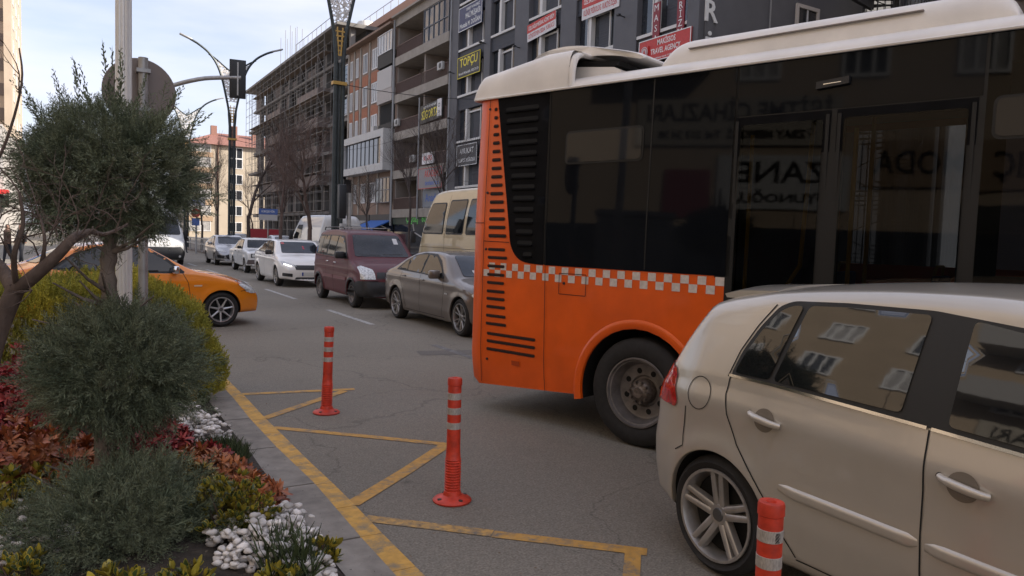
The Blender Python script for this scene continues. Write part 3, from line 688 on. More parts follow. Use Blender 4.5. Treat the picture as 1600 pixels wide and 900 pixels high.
# ---- brown building Y 57 .. 69.2, roof 18.7
br = thing('apartment_block', 'brown rendered apartment block with white windows and terracotta panels left of the drain pipe', 'building')
bw = mat('brown_render', (.25, .17, .125), .85, var=.10, vscale=1.5, stain=.12, bump=.1, bscale=20); 
b = MB(); b.box((FX+.1, 57.05, 3.4), (36, 69.2, 18.6)); b.box((FX+1.2, 57.05, 0), (36, 69.2, 3.4)); b.box((FX-.6, 57.0, 18.6), (36, 69.4, 18.78)); b.build('wall', bw, br)
tc_ = mat('terracotta', (.34, .135, .075), .85, var=.12, vscale=3)
cols = [(61.3, 63.0), (63.9, 65.3), (66.3, 67.2), (67.9, 68.8)]
zfl = [4.3, 10.3, 13.2, 16.0]
b = MB()
for (a, c) in cols:
    for z in (9.6, 12.4, 15.25): b.box((FX+.06, a-.05, z-.35), (FX+.098, c+.05, z+.55))
b.build('panel', tc_, br)
b = MB()
for y_ in (60.9, 63.45, 65.8, 67.5, 69.1): b.box((FX+.02, y_-.16, 3.5), (FX+.097, y_+.16, 18.5))
b.build('pilaster', cw, br)
for (a, c) in cols:
    for z in (4.5, 7.4 if a > 66 else None, 10.35, 13.1, 16.0):
        if z is None: continue
        win_x(br, FX+.1, a+.12, c-.12, z, z+1.75, 3 if c-a > 1.2 else 2, .10, CURT if (int(a*3+z)) % 3 else PANE, .06)
# enclosed balconies column 57.3-60.7
for z, kind in ((4.2, 'g'), (10.1, 'o'), (12.9, 's'), (15.8, 'w')):
    if kind == 'w': win_x(br, FX-.25, 57.35, 60.6, z+.9, z+2.5, 5, .08, CURT, .06); boxo('balcony_front', (FX-.26, 57.3, z-.2), (FX+.09, 60.65, z+.88), mat('dark_rail_panel', (.12, .11, .11), .7), br)
    if kind == 's': boxo('balcony_front', (FX-.26, 57.3, z-.25), (FX+.09, 60.65, z+.8), mat('pale_panel', (.42, .38, .35), .8, var=.1), br); boxo('shutter', (FX-.28, 57.35, z+.82), (FX+.05, 60.6, z+2.5), mat('shutter', (.45, .43, .41), .6, bump=.5, bscale=4, pscale=(.01, .01, 8), bdist=.03), br)
    if kind == 'o': boxo('balcony_shade', (FX+.05, 57.35, z-.2), (FX+.099, 60.6, z+2.5), DARK(), br); boxo('railing', (FX-.1, 57.35, z-.1), (FX-.05, 60.6, z+.85), mat('dark_rail_panel', (0, 0, 0)), br)  # black slab paints the shade of the open balcony
    if kind == 'g': win_x(br, FX-.2, 57.35, 60.6, z+.2, z+2.3, 4, .07, PANE, .06, mat('lattice', (.22, .2, .19), .6), trans=.5)
wf = mat('white_frame', (.50, .49, .47), .6, var=.06, vscale=2)
b = MB(); fy0, fy1, fz0, fz1 = 57.3, 67.9, 7.0, 10.35
b.box((FX-.9, fy0, fz0), (FX+.09, fy1, fz0+.6)).box((FX-.9, fy0, fz1-.6), (FX+.09, fy1, fz1)).box((FX-.9, fy0, fz0+.6), (FX+.09, fy0+.6, fz1-.6)).box((FX-.9, fy1-.6, fz0+.6), (FX+.09, fy1, fz1-.6))
o = b.build('projecting_frame', wf, br); obj('pane', [(FX-.7, fy0+.6, fz0+.6), (FX-.7, fy1-.6, fz0+.6), (FX-.7, fy1-.6, fz1-.6), (FX-.7, fy0+.6, fz1-.6)], [(0, 3, 2, 1)], mat('mirror_glass', (.06, .07, .08), .03, spec=1, metal=.3), o)
b = MB()
for k in range(1, 9): yy = fy0+.6+(fy1-fy0-1.2)*k/9; b.box((FX-.74, yy-.03, fz0+.6), (FX-.7, yy+.03, fz1-.6))
b.build('mullion', BLACK(), o)
boxo('dark_bay', (FX-.6, 68.0, 2.9), (FX+.09, 72.6, 6.8), mat('dark_cladding', (.03, .03, .033), .6), br)
boxo('air_unit', (FX-.3, 61.2, 9.9+.5), (FX+.09, 61.9, 11.0), wf, br)
# shop fronts
def shopfront(label, y0, y1, m, txt=None, tm=None, awn=None):
    o = boxo('shop_unit', (FX-.05, y0+.02, 2.6), (FX+.28, y1-.02, 3.45), m); tag(o, label, 'shop')
    boxo('shop_glass', (FX+.1, y0+.1, .15), (FX+.2, y1-.1, 2.6), PANE, o)
    if txt: text('lettering', txt, .75, lambda u, v, w_: (FX-.06-w_, (y0+y1)/2-u, 3.02+v), tm, o, bold=.01)
    if awn:
        MB().prism([(FX-.06, 2.95), (FX-1.6, 2.25), (FX-1.6, 2.05), (FX-1.55, 2.05), (FX-1.55, 2.22), (FX-.06, 2.85)], lambda u, v: (u, y0+.2, v), lambda u, v: (u, y1-.2, v)).build('awning', awn, o)
shopfront('dark green shop front with looping green lettering under the balconies', 47.2, 57.0, mat('shop_dark_green', (.018, .035, .022), .6), 'Çağdaş   607', TG)
shopfront('shop front with a bright blue awning under the brown block', 57.2, 62.4, BLACK(), None, None, mat('awning_blue', (.03, .12, .40), .7))
shopfront('shop front with a striped grey awning under the brown block', 62.6, 69.0, BLACK(), None, None, mat('awning_grey', (.28, .27, .26), .8))

for (x_, y_, z_) in ((FX-.35, 47.7, 13.4), (FX-.35, 52.3, 7.3), (FX-.35, 55.6, 10.4)):
    o = MB().box((x_, y_, z_), (FX-.12, y_+.8, z_+.55), .03).build('air_unit', mat('unit_white', (.42, .41, .39), .5, var=.15), bb_, True); MB().lathe([(0, -.01), (.19, -.01), (.2, 0)], 20, 'x', (x_, y_+.3, z_+.28)).build('fan', BLACK(), o)
for (y_, z_) in ((28.0, 7.4), (33.0, 10.2), (37.9, 7.2)):
    o = MB().box((FX-.35, y_-.4, z_), (FX-.01, y_+.4, z_+.55), .03).build('air_unit', mat('unit_white', (0, 0, 0)), gb, True); MB().lathe([(0, -.01), (.19, -.01), (.2, 0)], 20, 'x', (FX-.35, y_-.05, z_+.28)).build('fan', BLACK(), o)
cbm = MB()
for (p, q, sag) in (((8.46, 26.9, 7.2), (FX, 28.2, 9.4), .7), ((8.42, 47.6, 7.2), (FX, 57, 9.4), .8), ((FX-.1, 24, 5.3), (FX-.1, 46.8, 5.6), .25), ((FX-.15, 47, 6.2), (FX-.15, 69, 6.4), .35)):
    p, q = Vector(p), Vector(q); cbm.tube([p.lerp(q, k/14)+Vector((0, 0, -sag*4*(k/14)*(1-k/14))) for k in range(15)], .014, 4)
tag(cbm.build('cable', BLACK()), 'thin black cables strung between the street lamps and the facades', 'cable')

# ---- unfinished building with scaffolding Y 69.3 .. 112
ub_ = thing('unfinished_building', 'unfinished grey concrete building far down the street behind scaffolding', 'building')
cg = mat('raw_concrete', (.21, .195, .18), .9, var=.18, vscale=1.2, stain=.2, bump=.1, bscale=10)
b = MB(); UX = FX+.4; fz = [3.8+2.95*k for k in range(7)]; HT = 21.4
for z in fz: b.box((UX-.9 if z in (fz[2], fz[4]) else UX-.25, 69.5, z-.14), (38, 112, z+.16))
b.box((UX-1.5, 69.3, HT-.15), (38, 112.4, HT+.12)); 
yc = 69.8
while yc < 112: b.box((UX, yc, 0), (UX+.45, yc+.45, HT-.16)); yc += 3.85
b.build('frame', cg, ub_)
boxo('interior_shade', (UX+1.4, 69.6, .1), (37, 111.8, HT-.2), mat('inner_dark', (.035, .032, .03), .95, var=.3, vscale=.6), ub_)  # solid box, its dark colour stands for the unlit interior
b = MB(); rs = random.Random(5)
for z in fz[:-1]:
    yc = 70.3
    while yc < 110:
        if rs.random() < .72:
            h_ = rs.choice((.95, 2.6, 2.6)); MB().box((UX+.12, yc, z+.17), (UX+.32, yc+rs.choice((1.2, 2.2, 3.3)), z+.17+h_)).build('infill', mat('block_infill', (.15, .125, .115), .9, var=.25, vscale=2), ub_)
        yc += 3.85
b = MB()
for (ya, yb) in ((76, 84), (92, 99)):
    for z in fz[1:5]: MB().box((UX-1.3, ya, z-.12), (UX-.01, yb, z+.9)).build('bay', mat('bay_concrete', (.21, .17, .15), .9, var=.12, vscale=1), ub_)
for z in fz[3:5]:
    for k in range(3): win_x(ub_, UX-.0, 70.4+k*1.25, 71.4+k*1.25, z+.5, z+2.4, 1, .09)
b = MB(); b.box((27, 84, HT), (34, 90, HT+2.6)); b.build('stair_tower', mat('stair_tower', (.36, .29, .2), .85, var=.15, vscale=1.5), ub_)
b = MB()
for k in range(10): b.tube([(UX-1.4, 70+k*1.6, HT), (UX-1.4, 70+k*1.6, HT+1)], .03, 4)
b.tube([(UX-1.4, 70, HT+1), (UX-1.4, 84.4, HT+1)], .03, 4); b.build('roof_rail', mat('pole_grey', (.22, .21, .2), .6, .3), ub_)
sc_ = MB(); plk = MB()
SX = (FX-1.2, FX-.45)
y = 73.0; ys_ = []
while y < 112.5: ys_.append(y); y += 2.2
for yy in ys_:
    top = 20.5+rs.random()*1.2+(3.2 if 84 < yy < 92 else 0)
    for x in SX: sc_.tube([(x, yy, 0), (x, yy, top)], .03, 4, cap=False)
zl = [2+1.95*k for k in range(10)]
for z in zl:
    for x in SX: sc_.tube([(x, ys_[0], z), (x, ys_[-1], z)], .026, 4, cap=False); sc_.tube([(x, ys_[0], z+1), (x, ys_[-1], z+1)], .02, 4, cap=False)
    if z in zl[1::2]: plk.box((SX[0], ys_[0], z-.05), (SX[1], ys_[-1]-rs.random()*6, z))
    for yy in ys_: sc_.tube([(SX[0], yy, z), (SX[1], yy, z)], .02, 4, cap=False)
for k, yy in enumerate(ys_[:-1]):
    if k % 3 == 0:
        for z in zl[:-1:2]: sc_.tube([(SX[0], yy, z), (SX[0], ys_[k+1], z+1.95)], .02, 4, cap=False)
scf = thing('scaffolding', 'tall grey scaffolding of poles and planks in front of the unfinished concrete building', 'scaffolding')
sc_.build('pole', mat('pole_grey', (0, 0, 0)), scf); plk.build('plank', mat('plank_wood', (.16, .12, .09), .85), scf)
# mansard roof level behind the brown block with water tank
rt = thing('rooftop_extension', 'rooftop storey with a railing behind the brown block, carrying a big white water tank', 'building')
b = MB(); b.box((27, 64, 18.8), (35, 82, 22.3)); b.build('wall', cg, rt); b = MB(); b.box((26.2, 60, 22.3), (35.6, 83, 22.55)).box((26.2, 60, 22.55), (26.35, 83, 23.0)); b.build('roof', mat('roof_terracotta', (.36, .21, .15), .8), rt)
b = MB(); b.lathe([(0, 0), (.95, 0), (1.0, .1), (1.0, 2.1), (.9, 2.25), (0, 2.35)], 24, 'z', (27.9, 79.5, 22.55)); tk = b.build('water_tank', mat('tank_white', (.65, .64, .6), .5, var=.1), None, True); tag(tk, 'white cylindrical water tank on the roof storey behind the brown block', 'water tank')
b = MB()
for k in range(9): b.tube([(26.3, 60.5+k*1.9, 23.0), (26.3, 60.5+k*1.9, 23.9)], .03, 4)
b.tube([(26.3, 60.5, 23.9), (26.3, 75.7, 23.9)], .03, 4); b.build('railing', mat('pole_grey', (0, 0, 0)), rt)

# ---- sunlit pale yellow building closing the street
yb = thing('apartment_block', 'sunlit pale yellow apartment block with red tiled roof closing the far end of the street', 'building', (0, 0, 0))
yw = mat('yellow_render', (.40, .34, .265), .85, var=.06, vscale=.5)
YB = 150.
b = MB(); b.box((18.5, YB, 0), (48, YB+26, 17.6)); b.build('wall', yw, yb)
b = MB(); ov = .8; z0 = 17.6; a = [(18.5-ov, YB-ov, z0), (48+ov, YB-ov, z0), (48+ov, YB+26+ov, z0), (18.5-ov, YB+26+ov, z0), (25, YB+10, z0+3.4), (42, YB+10, z0+3.4)]
b.add(a, [(0, 1, 5, 4), (1, 2, 5), (2, 3, 4, 5), (3, 0, 4), (3, 2, 1, 0)]); rf_ = b.build('roof', mat('roof_tile', (.23, .105, .08), .85, var=.2, vscale=1.5, bump=.5, bscale=6, pscale=(3, 1, 1)), yb)
for (x, y_) in ((27.5, YB+6), (31.5, YB+6), (24, YB+8), (38, YB+6)): boxo('chimney', (x, y_, 19.0), (x+1.1, y_+1, 22.2), mat('chimney_brick', (.26, .14, .11), .9, var=.2), rf_)
b = MB()
for z in (3.2, 6.2, 9.2, 12.2, 15.2): b.box((18.4, YB-.12, z), (23.2, YB-.005, z+.9))
b.build('balcony_band', mat('band_brown', (.34, .24, .16), .85), yb)
for z in (1.5, 4.6, 7.6, 10.6, 13.6, 15.9 - .0):
    pass
def win_y(parent, Y, x0, x1, z0, z1, pane=None, fr=.12, m=WF):
    b = MB(); b.box((x0, Y-.08, z0), (x1, Y-.004, z0+fr)).box((x0, Y-.08, z1-fr), (x1, Y-.004, z1)).box((x0, Y-.08, z0+fr), (x0+fr, Y-.004, z1-fr)).box((x1-fr, Y-.08, z0+fr), (x1, Y-.004, z1-fr)).box(((x0+x1)/2-fr/2, Y-.08, z0+fr), ((x0+x1)/2+fr/2, Y-.004, z1-fr))
    o = b.build('window', m, parent); obj('pane', [(x0, Y-.02, z0), (x1, Y-.02, z0), (x1, Y-.02, z1), (x0, Y-.02, z1)], [(0, 1, 2, 3)], pane or PANE, o)
for z in (1.3, 4.4, 7.4, 10.4, 13.4, 15.9):
    win_y(yb, YB, 19.0, 22.8, z if z < 15 else 15.3, z+2.0 if z < 15 else 17.6, CURT)
    for x in (26.2, 34.5, 39.5): win_y(yb, YB, x, x+2.3, z if z < 15 else 15.3, z+1.9 if z < 15 else 17.4)
b = MB(); b.tube([(24.0, YB-.2, 0), (24.0, YB-.2, 18.1)], .12, 6); b.build('drain_pipe', mat('drain_brown', (.18, .10, .07), .7), yb)
for k in range(4):
    for z in (4.4, 10.4, 15.5): win_x(yb, 18.5, YB+3+k*6, YB+5+k*6, z, z+1.9, 2, .1)

# ---- tall beige tower at the left edge
tw = thing('tower_block', 'tall sunlit beige tower block at the left edge of the street, with stacked balconies', 'building')
twm = mat('tower_beige', (.47, .375, .285), .85, var=.07, vscale=.6)
b = MB(); b.box((-32, 112, 0), (-6.1, 134, 58)).box((-8.4, 111.2, 6), (-8.0, 112, 60)).box((-6.9, 111.2, 6), (-6.1, 112, 55)); b.build('wall', twm, tw)
b = MB()
for k in range(17): b.box((-11.4, 110.9, 7.5+3*k), (-8.5, 111.99, 7.65+3*k)).box((-11.4, 110.9, 8.6+3*k), (-8.5, 110.95, 8.68+3*k))
b.build('balcony', mat('balcony_white', (.55, .5, .44), .8), tw)
b = MB()
for k in range(17): b.box((-11.1, 111.9, 7.8+3*k), (-8.7, 111.98, 10.2+3*k)).box((-7.7, 111.9, 8.3+3*k), (-6.6, 111.98, 9.8+3*k))
b.build('window', mat('window_brown', (.16, .11, .08), .3), tw)
for k in range(16):
    for j in range(3): win_x(tw, -6.1, 114+j*6, 116+j*6, 8+3*k, 9.6+3*k, 2, .12, dirn=1)
# low shops and a neighbouring block at the left
lb = thing('shop_building', 'low pale building with a shop row at the left edge below the tower', 'building')
b = MB(); b.box((-30, 72, 0), (-4.6, 100, 9.5)); b.build('wall', mat('pale_render', (.46, .43, .40), .85, var=.1), lb)
b = MB()
for z in (4.6, 7.0):
    for k in range(8): b.box((-29+k*3.1, 71.93, z), (-27.4+k*3.1, 71.995, z+1.4))
b.build('window', PANE, lb)
def fyw(x0, y0, z0): return lambda u, v, w_: (x0+u, y0-w_, z0+v)
o = boxo('sign_board', (-12, 71.5, 2.9), (-4.2, 71.9, 3.9), mat('sign_black', (0, 0, 0))); tag(o, 'black shop fascia with white lettering behind the bare tree at the left edge', 'sign'); text('lettering', 'MARKET  AVM', .8, fyw(-8, 71.49, 3.4), TW, o)
o = boxo('awning', (-12, 70.6, 3.95), (-4.2, 71.9, 4.3), mat('sign_red', (0, 0, 0))); tag(o, 'long red awning above the black shop fascia at the left edge', 'awning')
o = boxo('sign_board', (-7.8, 71.6, 5.3), (-4.9, 71.8, 6.8), mat('sign_blue', (.03, .20, .5), .5)); tag(o, 'bright blue sign above the red awning at the left edge', 'sign')
o = boxo('sign_board', (-9.5, 71.55, 1.9), (-5.2, 71.75, 2.6), mat('sign_blue2', (.05, .08, .3), .5)); tag(o, 'small dark blue sign below the black fascia at the left edge', 'sign')

# ---- right: spiral stair, pale block and the tall block that shades the street
pb = thing('side_street_block', 'pale grey clad block with dark columns behind the fire stair', 'building')
b = MB(); b.box((31.0, 30, 0), (60, 45, 26)); b.build('wall', mat('pale_clad', (.40, .40, .40), .7, var=.05), pb)
b.v = []; b = MB(); b.box((37.4, 22.8, 0), (39.6, 24.6, 24)).box((40.6, 24, 0), (60, 30, 26)); b.build('wing', mat('pale_clad', (0, 0, 0)), pb)
b = MB()
for x in (38.0, 38.9): b.lathe([(0, 0), (.45, 0), (.45, 24), (0, 24)], 16, 'z', (x, 22.2, 0))
b.build('column', mat('column_dark', (.06, .06, .065), .5), pb)
st = thing('fire_stair', 'black spiral fire stair with vertical bars beside the dark grey office block', 'stair')
scx, scy = 33.6, 21.6
b = MB(); b.tube([(scx, scy, 0), (scx, scy, 22)], .12, 8)
for k in range(100):
    a0 = k*R(24); z = .4+k*.2; a1 = a0+R(26); V = [(scx, scy, z), (scx+1.4*math.cos(a0), scy+1.4*math.sin(a0), z), (scx+1.4*math.cos(a1), scy+1.4*math.sin(a1), z), (scx, scy, z-.04), (scx+1.4*math.cos(a0), scy+1.4*math.sin(a0), z-.04), (scx+1.4*math.cos(a1), scy+1.4*math.sin(a1), z-.04)]
    b.add(V, [(0, 1, 2), (5, 4, 3), (0, 3, 4, 1), (1, 4, 5, 2), (2, 5, 3, 0)])
b.build('tread', BLACK(), st)
b = MB()
for k in range(26): a = 2*PI*k/26; b.tube([(scx+1.45*math.cos(a), scy+1.45*math.sin(a), 1), (scx+1.45*math.cos(a), scy+1.45*math.sin(a), 22)], .018, 4)
b.tube([(scx+1.45*math.cos(R(24)*k*.5), scy+1.45*math.sin(R(24)*k*.5), 1.4+k*.1) for k in range(200)], .03, 4); b.build('railing', BLACK(), st)
b = MB(); b.prism([(31.2, 13.3), (32.6, 13.1), (32.6, 15.6), (31.2, 15.8)], lambda u, v: (u, 22.1, v), lambda u, v: (u, 22.3, v)); tag(b.build('hanging_sign', mat('sign_back', (.03, .03, .032), .6)), 'black rectangular sign seen from behind, hanging next to the spiral fire stair', 'sign')
sb = thing('corner_block', 'brown corner block with a deep projecting floor at the top right edge', 'building')
b = MB(); b.box((25.6, -60, 0), (48, 12.6, 27)).box((23.2, -60, 9.7), (25.6, 12.4, 27)); b.build('wall', mat('corner_brown', (.21, .17, .15), .85, var=.08, vscale=1), sb)
for k in range(6):
    for z in (11, 14.2, 17.4): win_x(sb, 23.2, 9.2-k*4, 10.8-k*4, z, z+1.7, 2, .08)
    win_x(sb, 25.6, 8.8-k*4, 11.4-k*4, 4.4, 7.2, 2, .08)

# ---- the row across the street behind the camera (seen mirrored in bus and car glass, bounces the sun)
rb = thing('apartment_block', 'tan apartment block across the street behind the camera, mirrored in the car windows', 'building')
tan_ = mat('tan_render', (.34, .265, .185), .85, var=.06, vscale=1)
b = MB(); b.box((-26, -45, 0), (-13, 24, 24)); b.build('wall', tan_, rb)
for k in range(16):
    for j, z in enumerate((7.7, 10.3, 12.9, 15.5, 18.1, 20.7)): win_x(rb, -13, -24+k*2.9, -22.75+k*2.9, z, z+1.4, 3, .09, PANE if (k+j) % 2 else CURT, .08, trans=0, dirn=1)
b = MB()
for k in range(3):
    for z in (8.0, 11.2, 14.4, 17.6): b.box((-12.98, -18.2+k*12.6, z), (-11.9, -15.2+k*12.6, z+.18)).box((-11.98, -18.2+k*12.6, z+.18), (-11.9, -15.2+k*12.6, z+1.1))
b.build('balcony', mat('balcony_grey', (.3, .29, .28), .8), rb)
def fx2(y0, z0): return lambda u, v, w_: (-12.9+w_, y0+u, z0+v)
def back_sign(label, y0, y1, z0, z1, m, lines):
    o = boxo('sign_board', (-12.98, y0, z0), (-12.9, y1, z1), m); tag(o, label, 'sign')
    for s_, dz, sz, mm, wd_ in lines: text('lettering', s_, sz, fx2((y0+y1)/2, (z0+z1)/2+dz), mm, o, width=wd_, bold=.02)
back_sign('pale hearing-aid shop board across the street behind the camera', 3.2, 9.2, 5.75, 7.2, mat('board_tan', (.30, .27, .22), .6), [('İŞİTME CİHAZLARI', .25, .75, TK, 5.4), ('ÖZBAY MERKEZİ  Tel: 213 24 38', -.42, .32, TK, 4.6)])
back_sign('white board with red lettering across the street behind the camera', 2.9, 6.6, 3.6, 5.45, mat('board_white', (.42, .42, .41), .5), [('ZANE', .35, .95, TR, 2.6), ('UYUNOĞLU', -.5, .5, TK, 2.7)])
back_sign('red board across the street behind the camera', 6.8, 8.2, 3.2, 5.0, mat('board_red', (.16, .02, .03), .6), [])
back_sign('board with big yellow lettering across the street behind the camera', -2.6, 2.6, 4.5, 5.9, mat('board_brown', (.2, .13, .07), .6), [('KILIÇ   MODA', 0, 1.0, TY, 4.6)])
back_sign('black board with white lettering across the street behind the camera', -8, 0, 2.9, 4.0, mat('sign_black', (0, 0, 0)), [('Vatan Çocuk', 0, .8, TW, 5.2)])
boxo('shop_glass', (-12.99, -20, .2), (-12.95, 22, 2.8), PANE, rb)
cab = thing('utility_cabinet', 'tall pale grey utility cabinet on the island behind the camera, mirrored in the bus', 'cabinet', (-5.0, 7.1, 0), R(66))
boxo('body', (-.75, -.3, 0), (.75, .3, 2.62), mat('cabinet_grey', (.42, .42, .41), .5, var=.06), cab); boxo('lid', (-.8, -.35, 2.62), (.8, .35, 2.78), mat('cabinet_grey', (0, 0, 0)), cab)
b = MB()
for k in range(8): b.box((-.6+k*.15, -.31, 2.35), (-.5+k*.15, -.302, 2.38))
b.box((-.005, -.31, .1), (.005, -.302, 2.5)); b.build('vent', DARK(), cab)

# ================================================================== VEHICLES
YEL = mat('handrail_yellow', (.75, .42, .02), .4); galvb = mat('seat_steel', (.3, .3, .3), .4, .5)
def plate(name, b, c, axis, w_, h_, parent, txt=None):
    """number plate on the body, white with a blue band"""
    p = b.dec(name, rrect(c[0]-w_/2, c[1]-h_/2, c[0]+w_/2, c[1]+h_/2, .01), axis, mat('plate_white', (.6, .6, .58), .4), parent, .012, .1)
    b.dec('country_band', rrect(c[0]-w_/2*(1), c[1]-h_/2, c[0]-w_/2+.045, c[1]+h_/2, .005), axis, mat('plate_blue', (.02, .05, .3), .4), p, .015, .1)
    return p
def mirror_(parent, x, y, z, m, side=-1, s=1.0, fwd=1):
    b = MB(); b.box((-.05, -.11, -.075), (.06, .11, .075), .035); b.v = [((v[0]*s+x-(abs(v[1]))*.25), v[1]*s*.95+y+side*.11, v[2]*s+z) for v in b.v]
    b.tube([(x, y-side*.06, z-.06), (x, y+side*.05, z-.03)], .018, 6)
    o = b.build('wing_mirror', m, parent, True)
    g = MB(); g.box((x-.075*s, y+side*.02, z-.05*s), (x-.058*s-.0, y+side*.19, z+.05*s), .004); g.build('mirror_glass', CHROME(), o)
    return o
def wiper(b, parent, pts, axis='F'):
    return b.strips('wiper', [pts], axis, BLACK(), parent, .022, .012)

# ---------------------------------------------------------------- city bus
BUS_O = paint('bus_orange', (.78, .105, .002), rough=.42, dirt=.14, coat=.3)
BUS_W = mat('bus_cream', (.82, .78, .73), .45, coat=.3, var=.10, vscale=2, stain=.10)
bus = thing('city_bus', 'orange city bus with black glazing, cream roof and white checker band, behind the beige hatchback', 'bus', (4.15, 4.73, 0), math.atan2(-.9505, .3107))
BX0, BX1, BWD, CR = -2.12, 6.2, 2.42, .16
def bus_path(u):
    """u = distance rearward along the right side from x = 0, then round the rear"""
    a = -BX0-CR; q = CR*PI/2; wv = BWD-2*CR
    if u <= a: return (-u, 0, 0, -1)
    u -= a
    if u <= q: t = u/CR; return (-a-CR*math.sin(t), CR-CR*math.cos(t), -math.sin(t), -math.cos(t))
    u -= q
    if u <= wv: return (BX0, CR+u, -1, 0)
    u -= wv
    if u <= q: t = u/CR; return (-a-CR*math.cos(t), BWD-CR+CR*math.sin(t), -math.cos(t), math.sin(t))
    u -= q; return (-a+u, BWD, 0, 1)
def bmap(off=0):
    def f(u, z):
        x, y, nx, ny = bus_path(u); lean = max(0, z-1.9)*.03+max(0, .55-z)*.12
        return (x+nx*(off-lean), y+ny*(off-lean), z)
    return f
def bmx(off): g = bmap(off); return lambda x, z: g(-x, z)
WX, WZ = -.07, .47
tot = (-BX0-CR)*2+PI*CR+(BWD-2*CR)
def archpoly(cx, r=.57): return [(cx-r, .26)]+[(cx+r*math.cos(R(a)), WZ-.02+r*math.sin(R(a))) for a in range(180, -1, -12)]+[(cx+r, .26)]
side_poly = [(-BX1, 3.13), (-BX1, .3), (-4.9, .3)]
ub = -WX
bottom = [(-BX1, .3)]+[(-4.4+ub+.57*math.cos(R(a)), WZ-.02+.57*math.sin(R(a))) for a in range(195, -16, -12)]+[(ub+.57*math.cos(R(a)), WZ-.02+.57*math.sin(R(a))) for a in range(195, -16, -12)]+[(1.93, .27), (2.15, .32), (tot/2, .34), (tot-2.15, .32), (tot-1.93, .27)]
bottom += [(tot-ub+.57*math.cos(R(a)), WZ-.02+.57*math.sin(R(a))) for a in range(195, -16, -12)]+[(tot+BX1, .3)]
sheet('body_panel', bottom+[(tot+BX1, 3.13), (-BX1, 3.13)], bmap(0), BUS_O, bus, res=.12, holes=[[(-2.24, .50), (-1.51, .50), (-1.51, 2.66), (-2.24, 2.66)], [(-1.35, .50), (-.76, .50), (-.76, 2.66), (-1.35, 2.66)], [(-6.0, 1.62), (-2.46, 1.62), (-2.46, 2.92), (-6.0, 2.92)], [(tot-1.4, 1.62), (tot+6.0, 1.62), (tot+6.0, 2.92), (tot-1.4, 2.92)]])
# underside, floor, front
boxo('chassis', (BX0+.12, .50, .36), (BX1, BWD-.50, .42), DARK(), bus)
boxo('floor', (.62, .02, .43), (3.5, BWD-.04, .47), mat('bus_floor', (.10, .10, .105), .6), bus)
boxo('bulkhead', (.56, .04, .43), (.60, BWD-.04, 3.0), mat('bus_lining', (.20, .20, .21), .7), bus)
boxo('ceiling', (.62, .06, 2.98), (5.9, BWD-.06, 3.02), mat('bus_lining', (0, 0, 0)), bus)
boxo('front_panel', (BX1-.02, 0.01, .32), (BX1+.05, BWD-.01, 3.1), BUS_O, bus, .02)
boxo('windscreen', (BX1+.03, .12, 1.1), (BX1+.07, BWD-.12, 2.9), GLASS(), bus)
# wheel housings
for cx in (WX, WX+4.4):
    for ys in (0, 1):
        b = MB(); pr = [(cx+.585*math.cos(R(a)), WZ-.02+.585*math.sin(R(a))) for a in range(-16, 197, 8)]
        ya, yb = (.012, .62) if ys == 0 else (BWD-.012, BWD-.62)
        n = len(pr); b.add([(x, ya, z) for x, z in pr]+[(x, yb, z) for x, z in pr], [(i, i+1, n+i+1, n+i) for i in range(n-1)]+[tuple(range(n, 2*n))]); b.build('wheel_well', DARK(), bus)
# raised flare round the rear arch
def flare(cx, y0, sgn):
    b = MB(); K = []
    for a in range(-12, 193, 6):
        c, s_ = math.cos(R(a)), math.sin(R(a))
        K.append([(cx+r_*c, y0-sgn*h_, WZ-.02+r_*s_) for r_, h_ in ((.572, -.03), (.572, .004), (.58, .008), (.62, .012), (.635, .008), (.65, .0))])
    V = [p for k in K for p in k]; b.add(V, [(i*6+j, i*6+j+1, (i+1)*6+j+1, (i+1)*6+j) for i in range(len(K)-1) for j in range(5)])
    return b.build('arch_flare', BUS_O, bus, True)
flare(WX, 0, 1); flare(WX+4.4, 0, 1); flare(WX, BWD, -1)
for cx in (WX, WX+4.4):
    wheel(bus, cx, -1, -.02, .47, .26, .30, 'bus', mat('bus_rim', (.22, .20, .19), .5, .4, var=.3, vscale=10, stain=.4), dish=.1)
    wheel(bus, cx, 1, BWD-.02, .47, .26, .30, 'bus', mat('bus_rim', (0, 0, 0)), dish=.1)
for cx, n in ((WX, 8), (WX+4.4, 8)):   # hub flange with studs
    b = MB(); b.lathe([(0, .02), (.045, .02), (.055, .03), (.075, .035), (.10, .06), (.112, .10), (.112, .16)], 28, 'y', (cx, 0.02, .47))
    for k in range(10): a = 2*PI*k/10; b.lathe([(0, .035), (.012, .035), (.014, .07)], 8, 'y', (cx+.088*math.cos(a), 0.0, .47+.088*math.sin(a)))
    b.build('hub_flange', mat('hub_metal', (.17, .14, .12), .5, .6, var=.4, vscale=40), bus, True)
bgl = mat('bus_glazing', (.006, .007, .009), rough=.04, spec=.14, bump=.02, bscale=.8)
bmt = mat('bus_black_panel', (.008, .008, .009), rough=.6, spec=.04, var=.25, vscale=6)
sheet('glazing_base', [(.60, 3.125), (.60, 1.50), (.685, 1.50), (.685, .33), (2.34, .33), (2.34, 1.50), (BX1, 1.50), (BX1, 3.125)], bmx(.003), mat('bus_seal', (.004, .004, .004), .6), bus, .1, holes=[[(.76, .50), (1.35, .50), (1.35, 2.66), (.76, 2.66)], [(1.51, .50), (2.24, .50), (2.24, 2.66), (1.51, 2.66)], [(2.46, 1.62), (6.0, 1.62), (6.0, 2.92), (2.46, 2.92)]])
sheet('glazing_base', [(-1.2, 3.125), (-1.2, 1.52), (.72, 1.515), (.72, 3.125)], bmx(.003), mat('bus_seal', (0, 0, 0)), bus, .1)
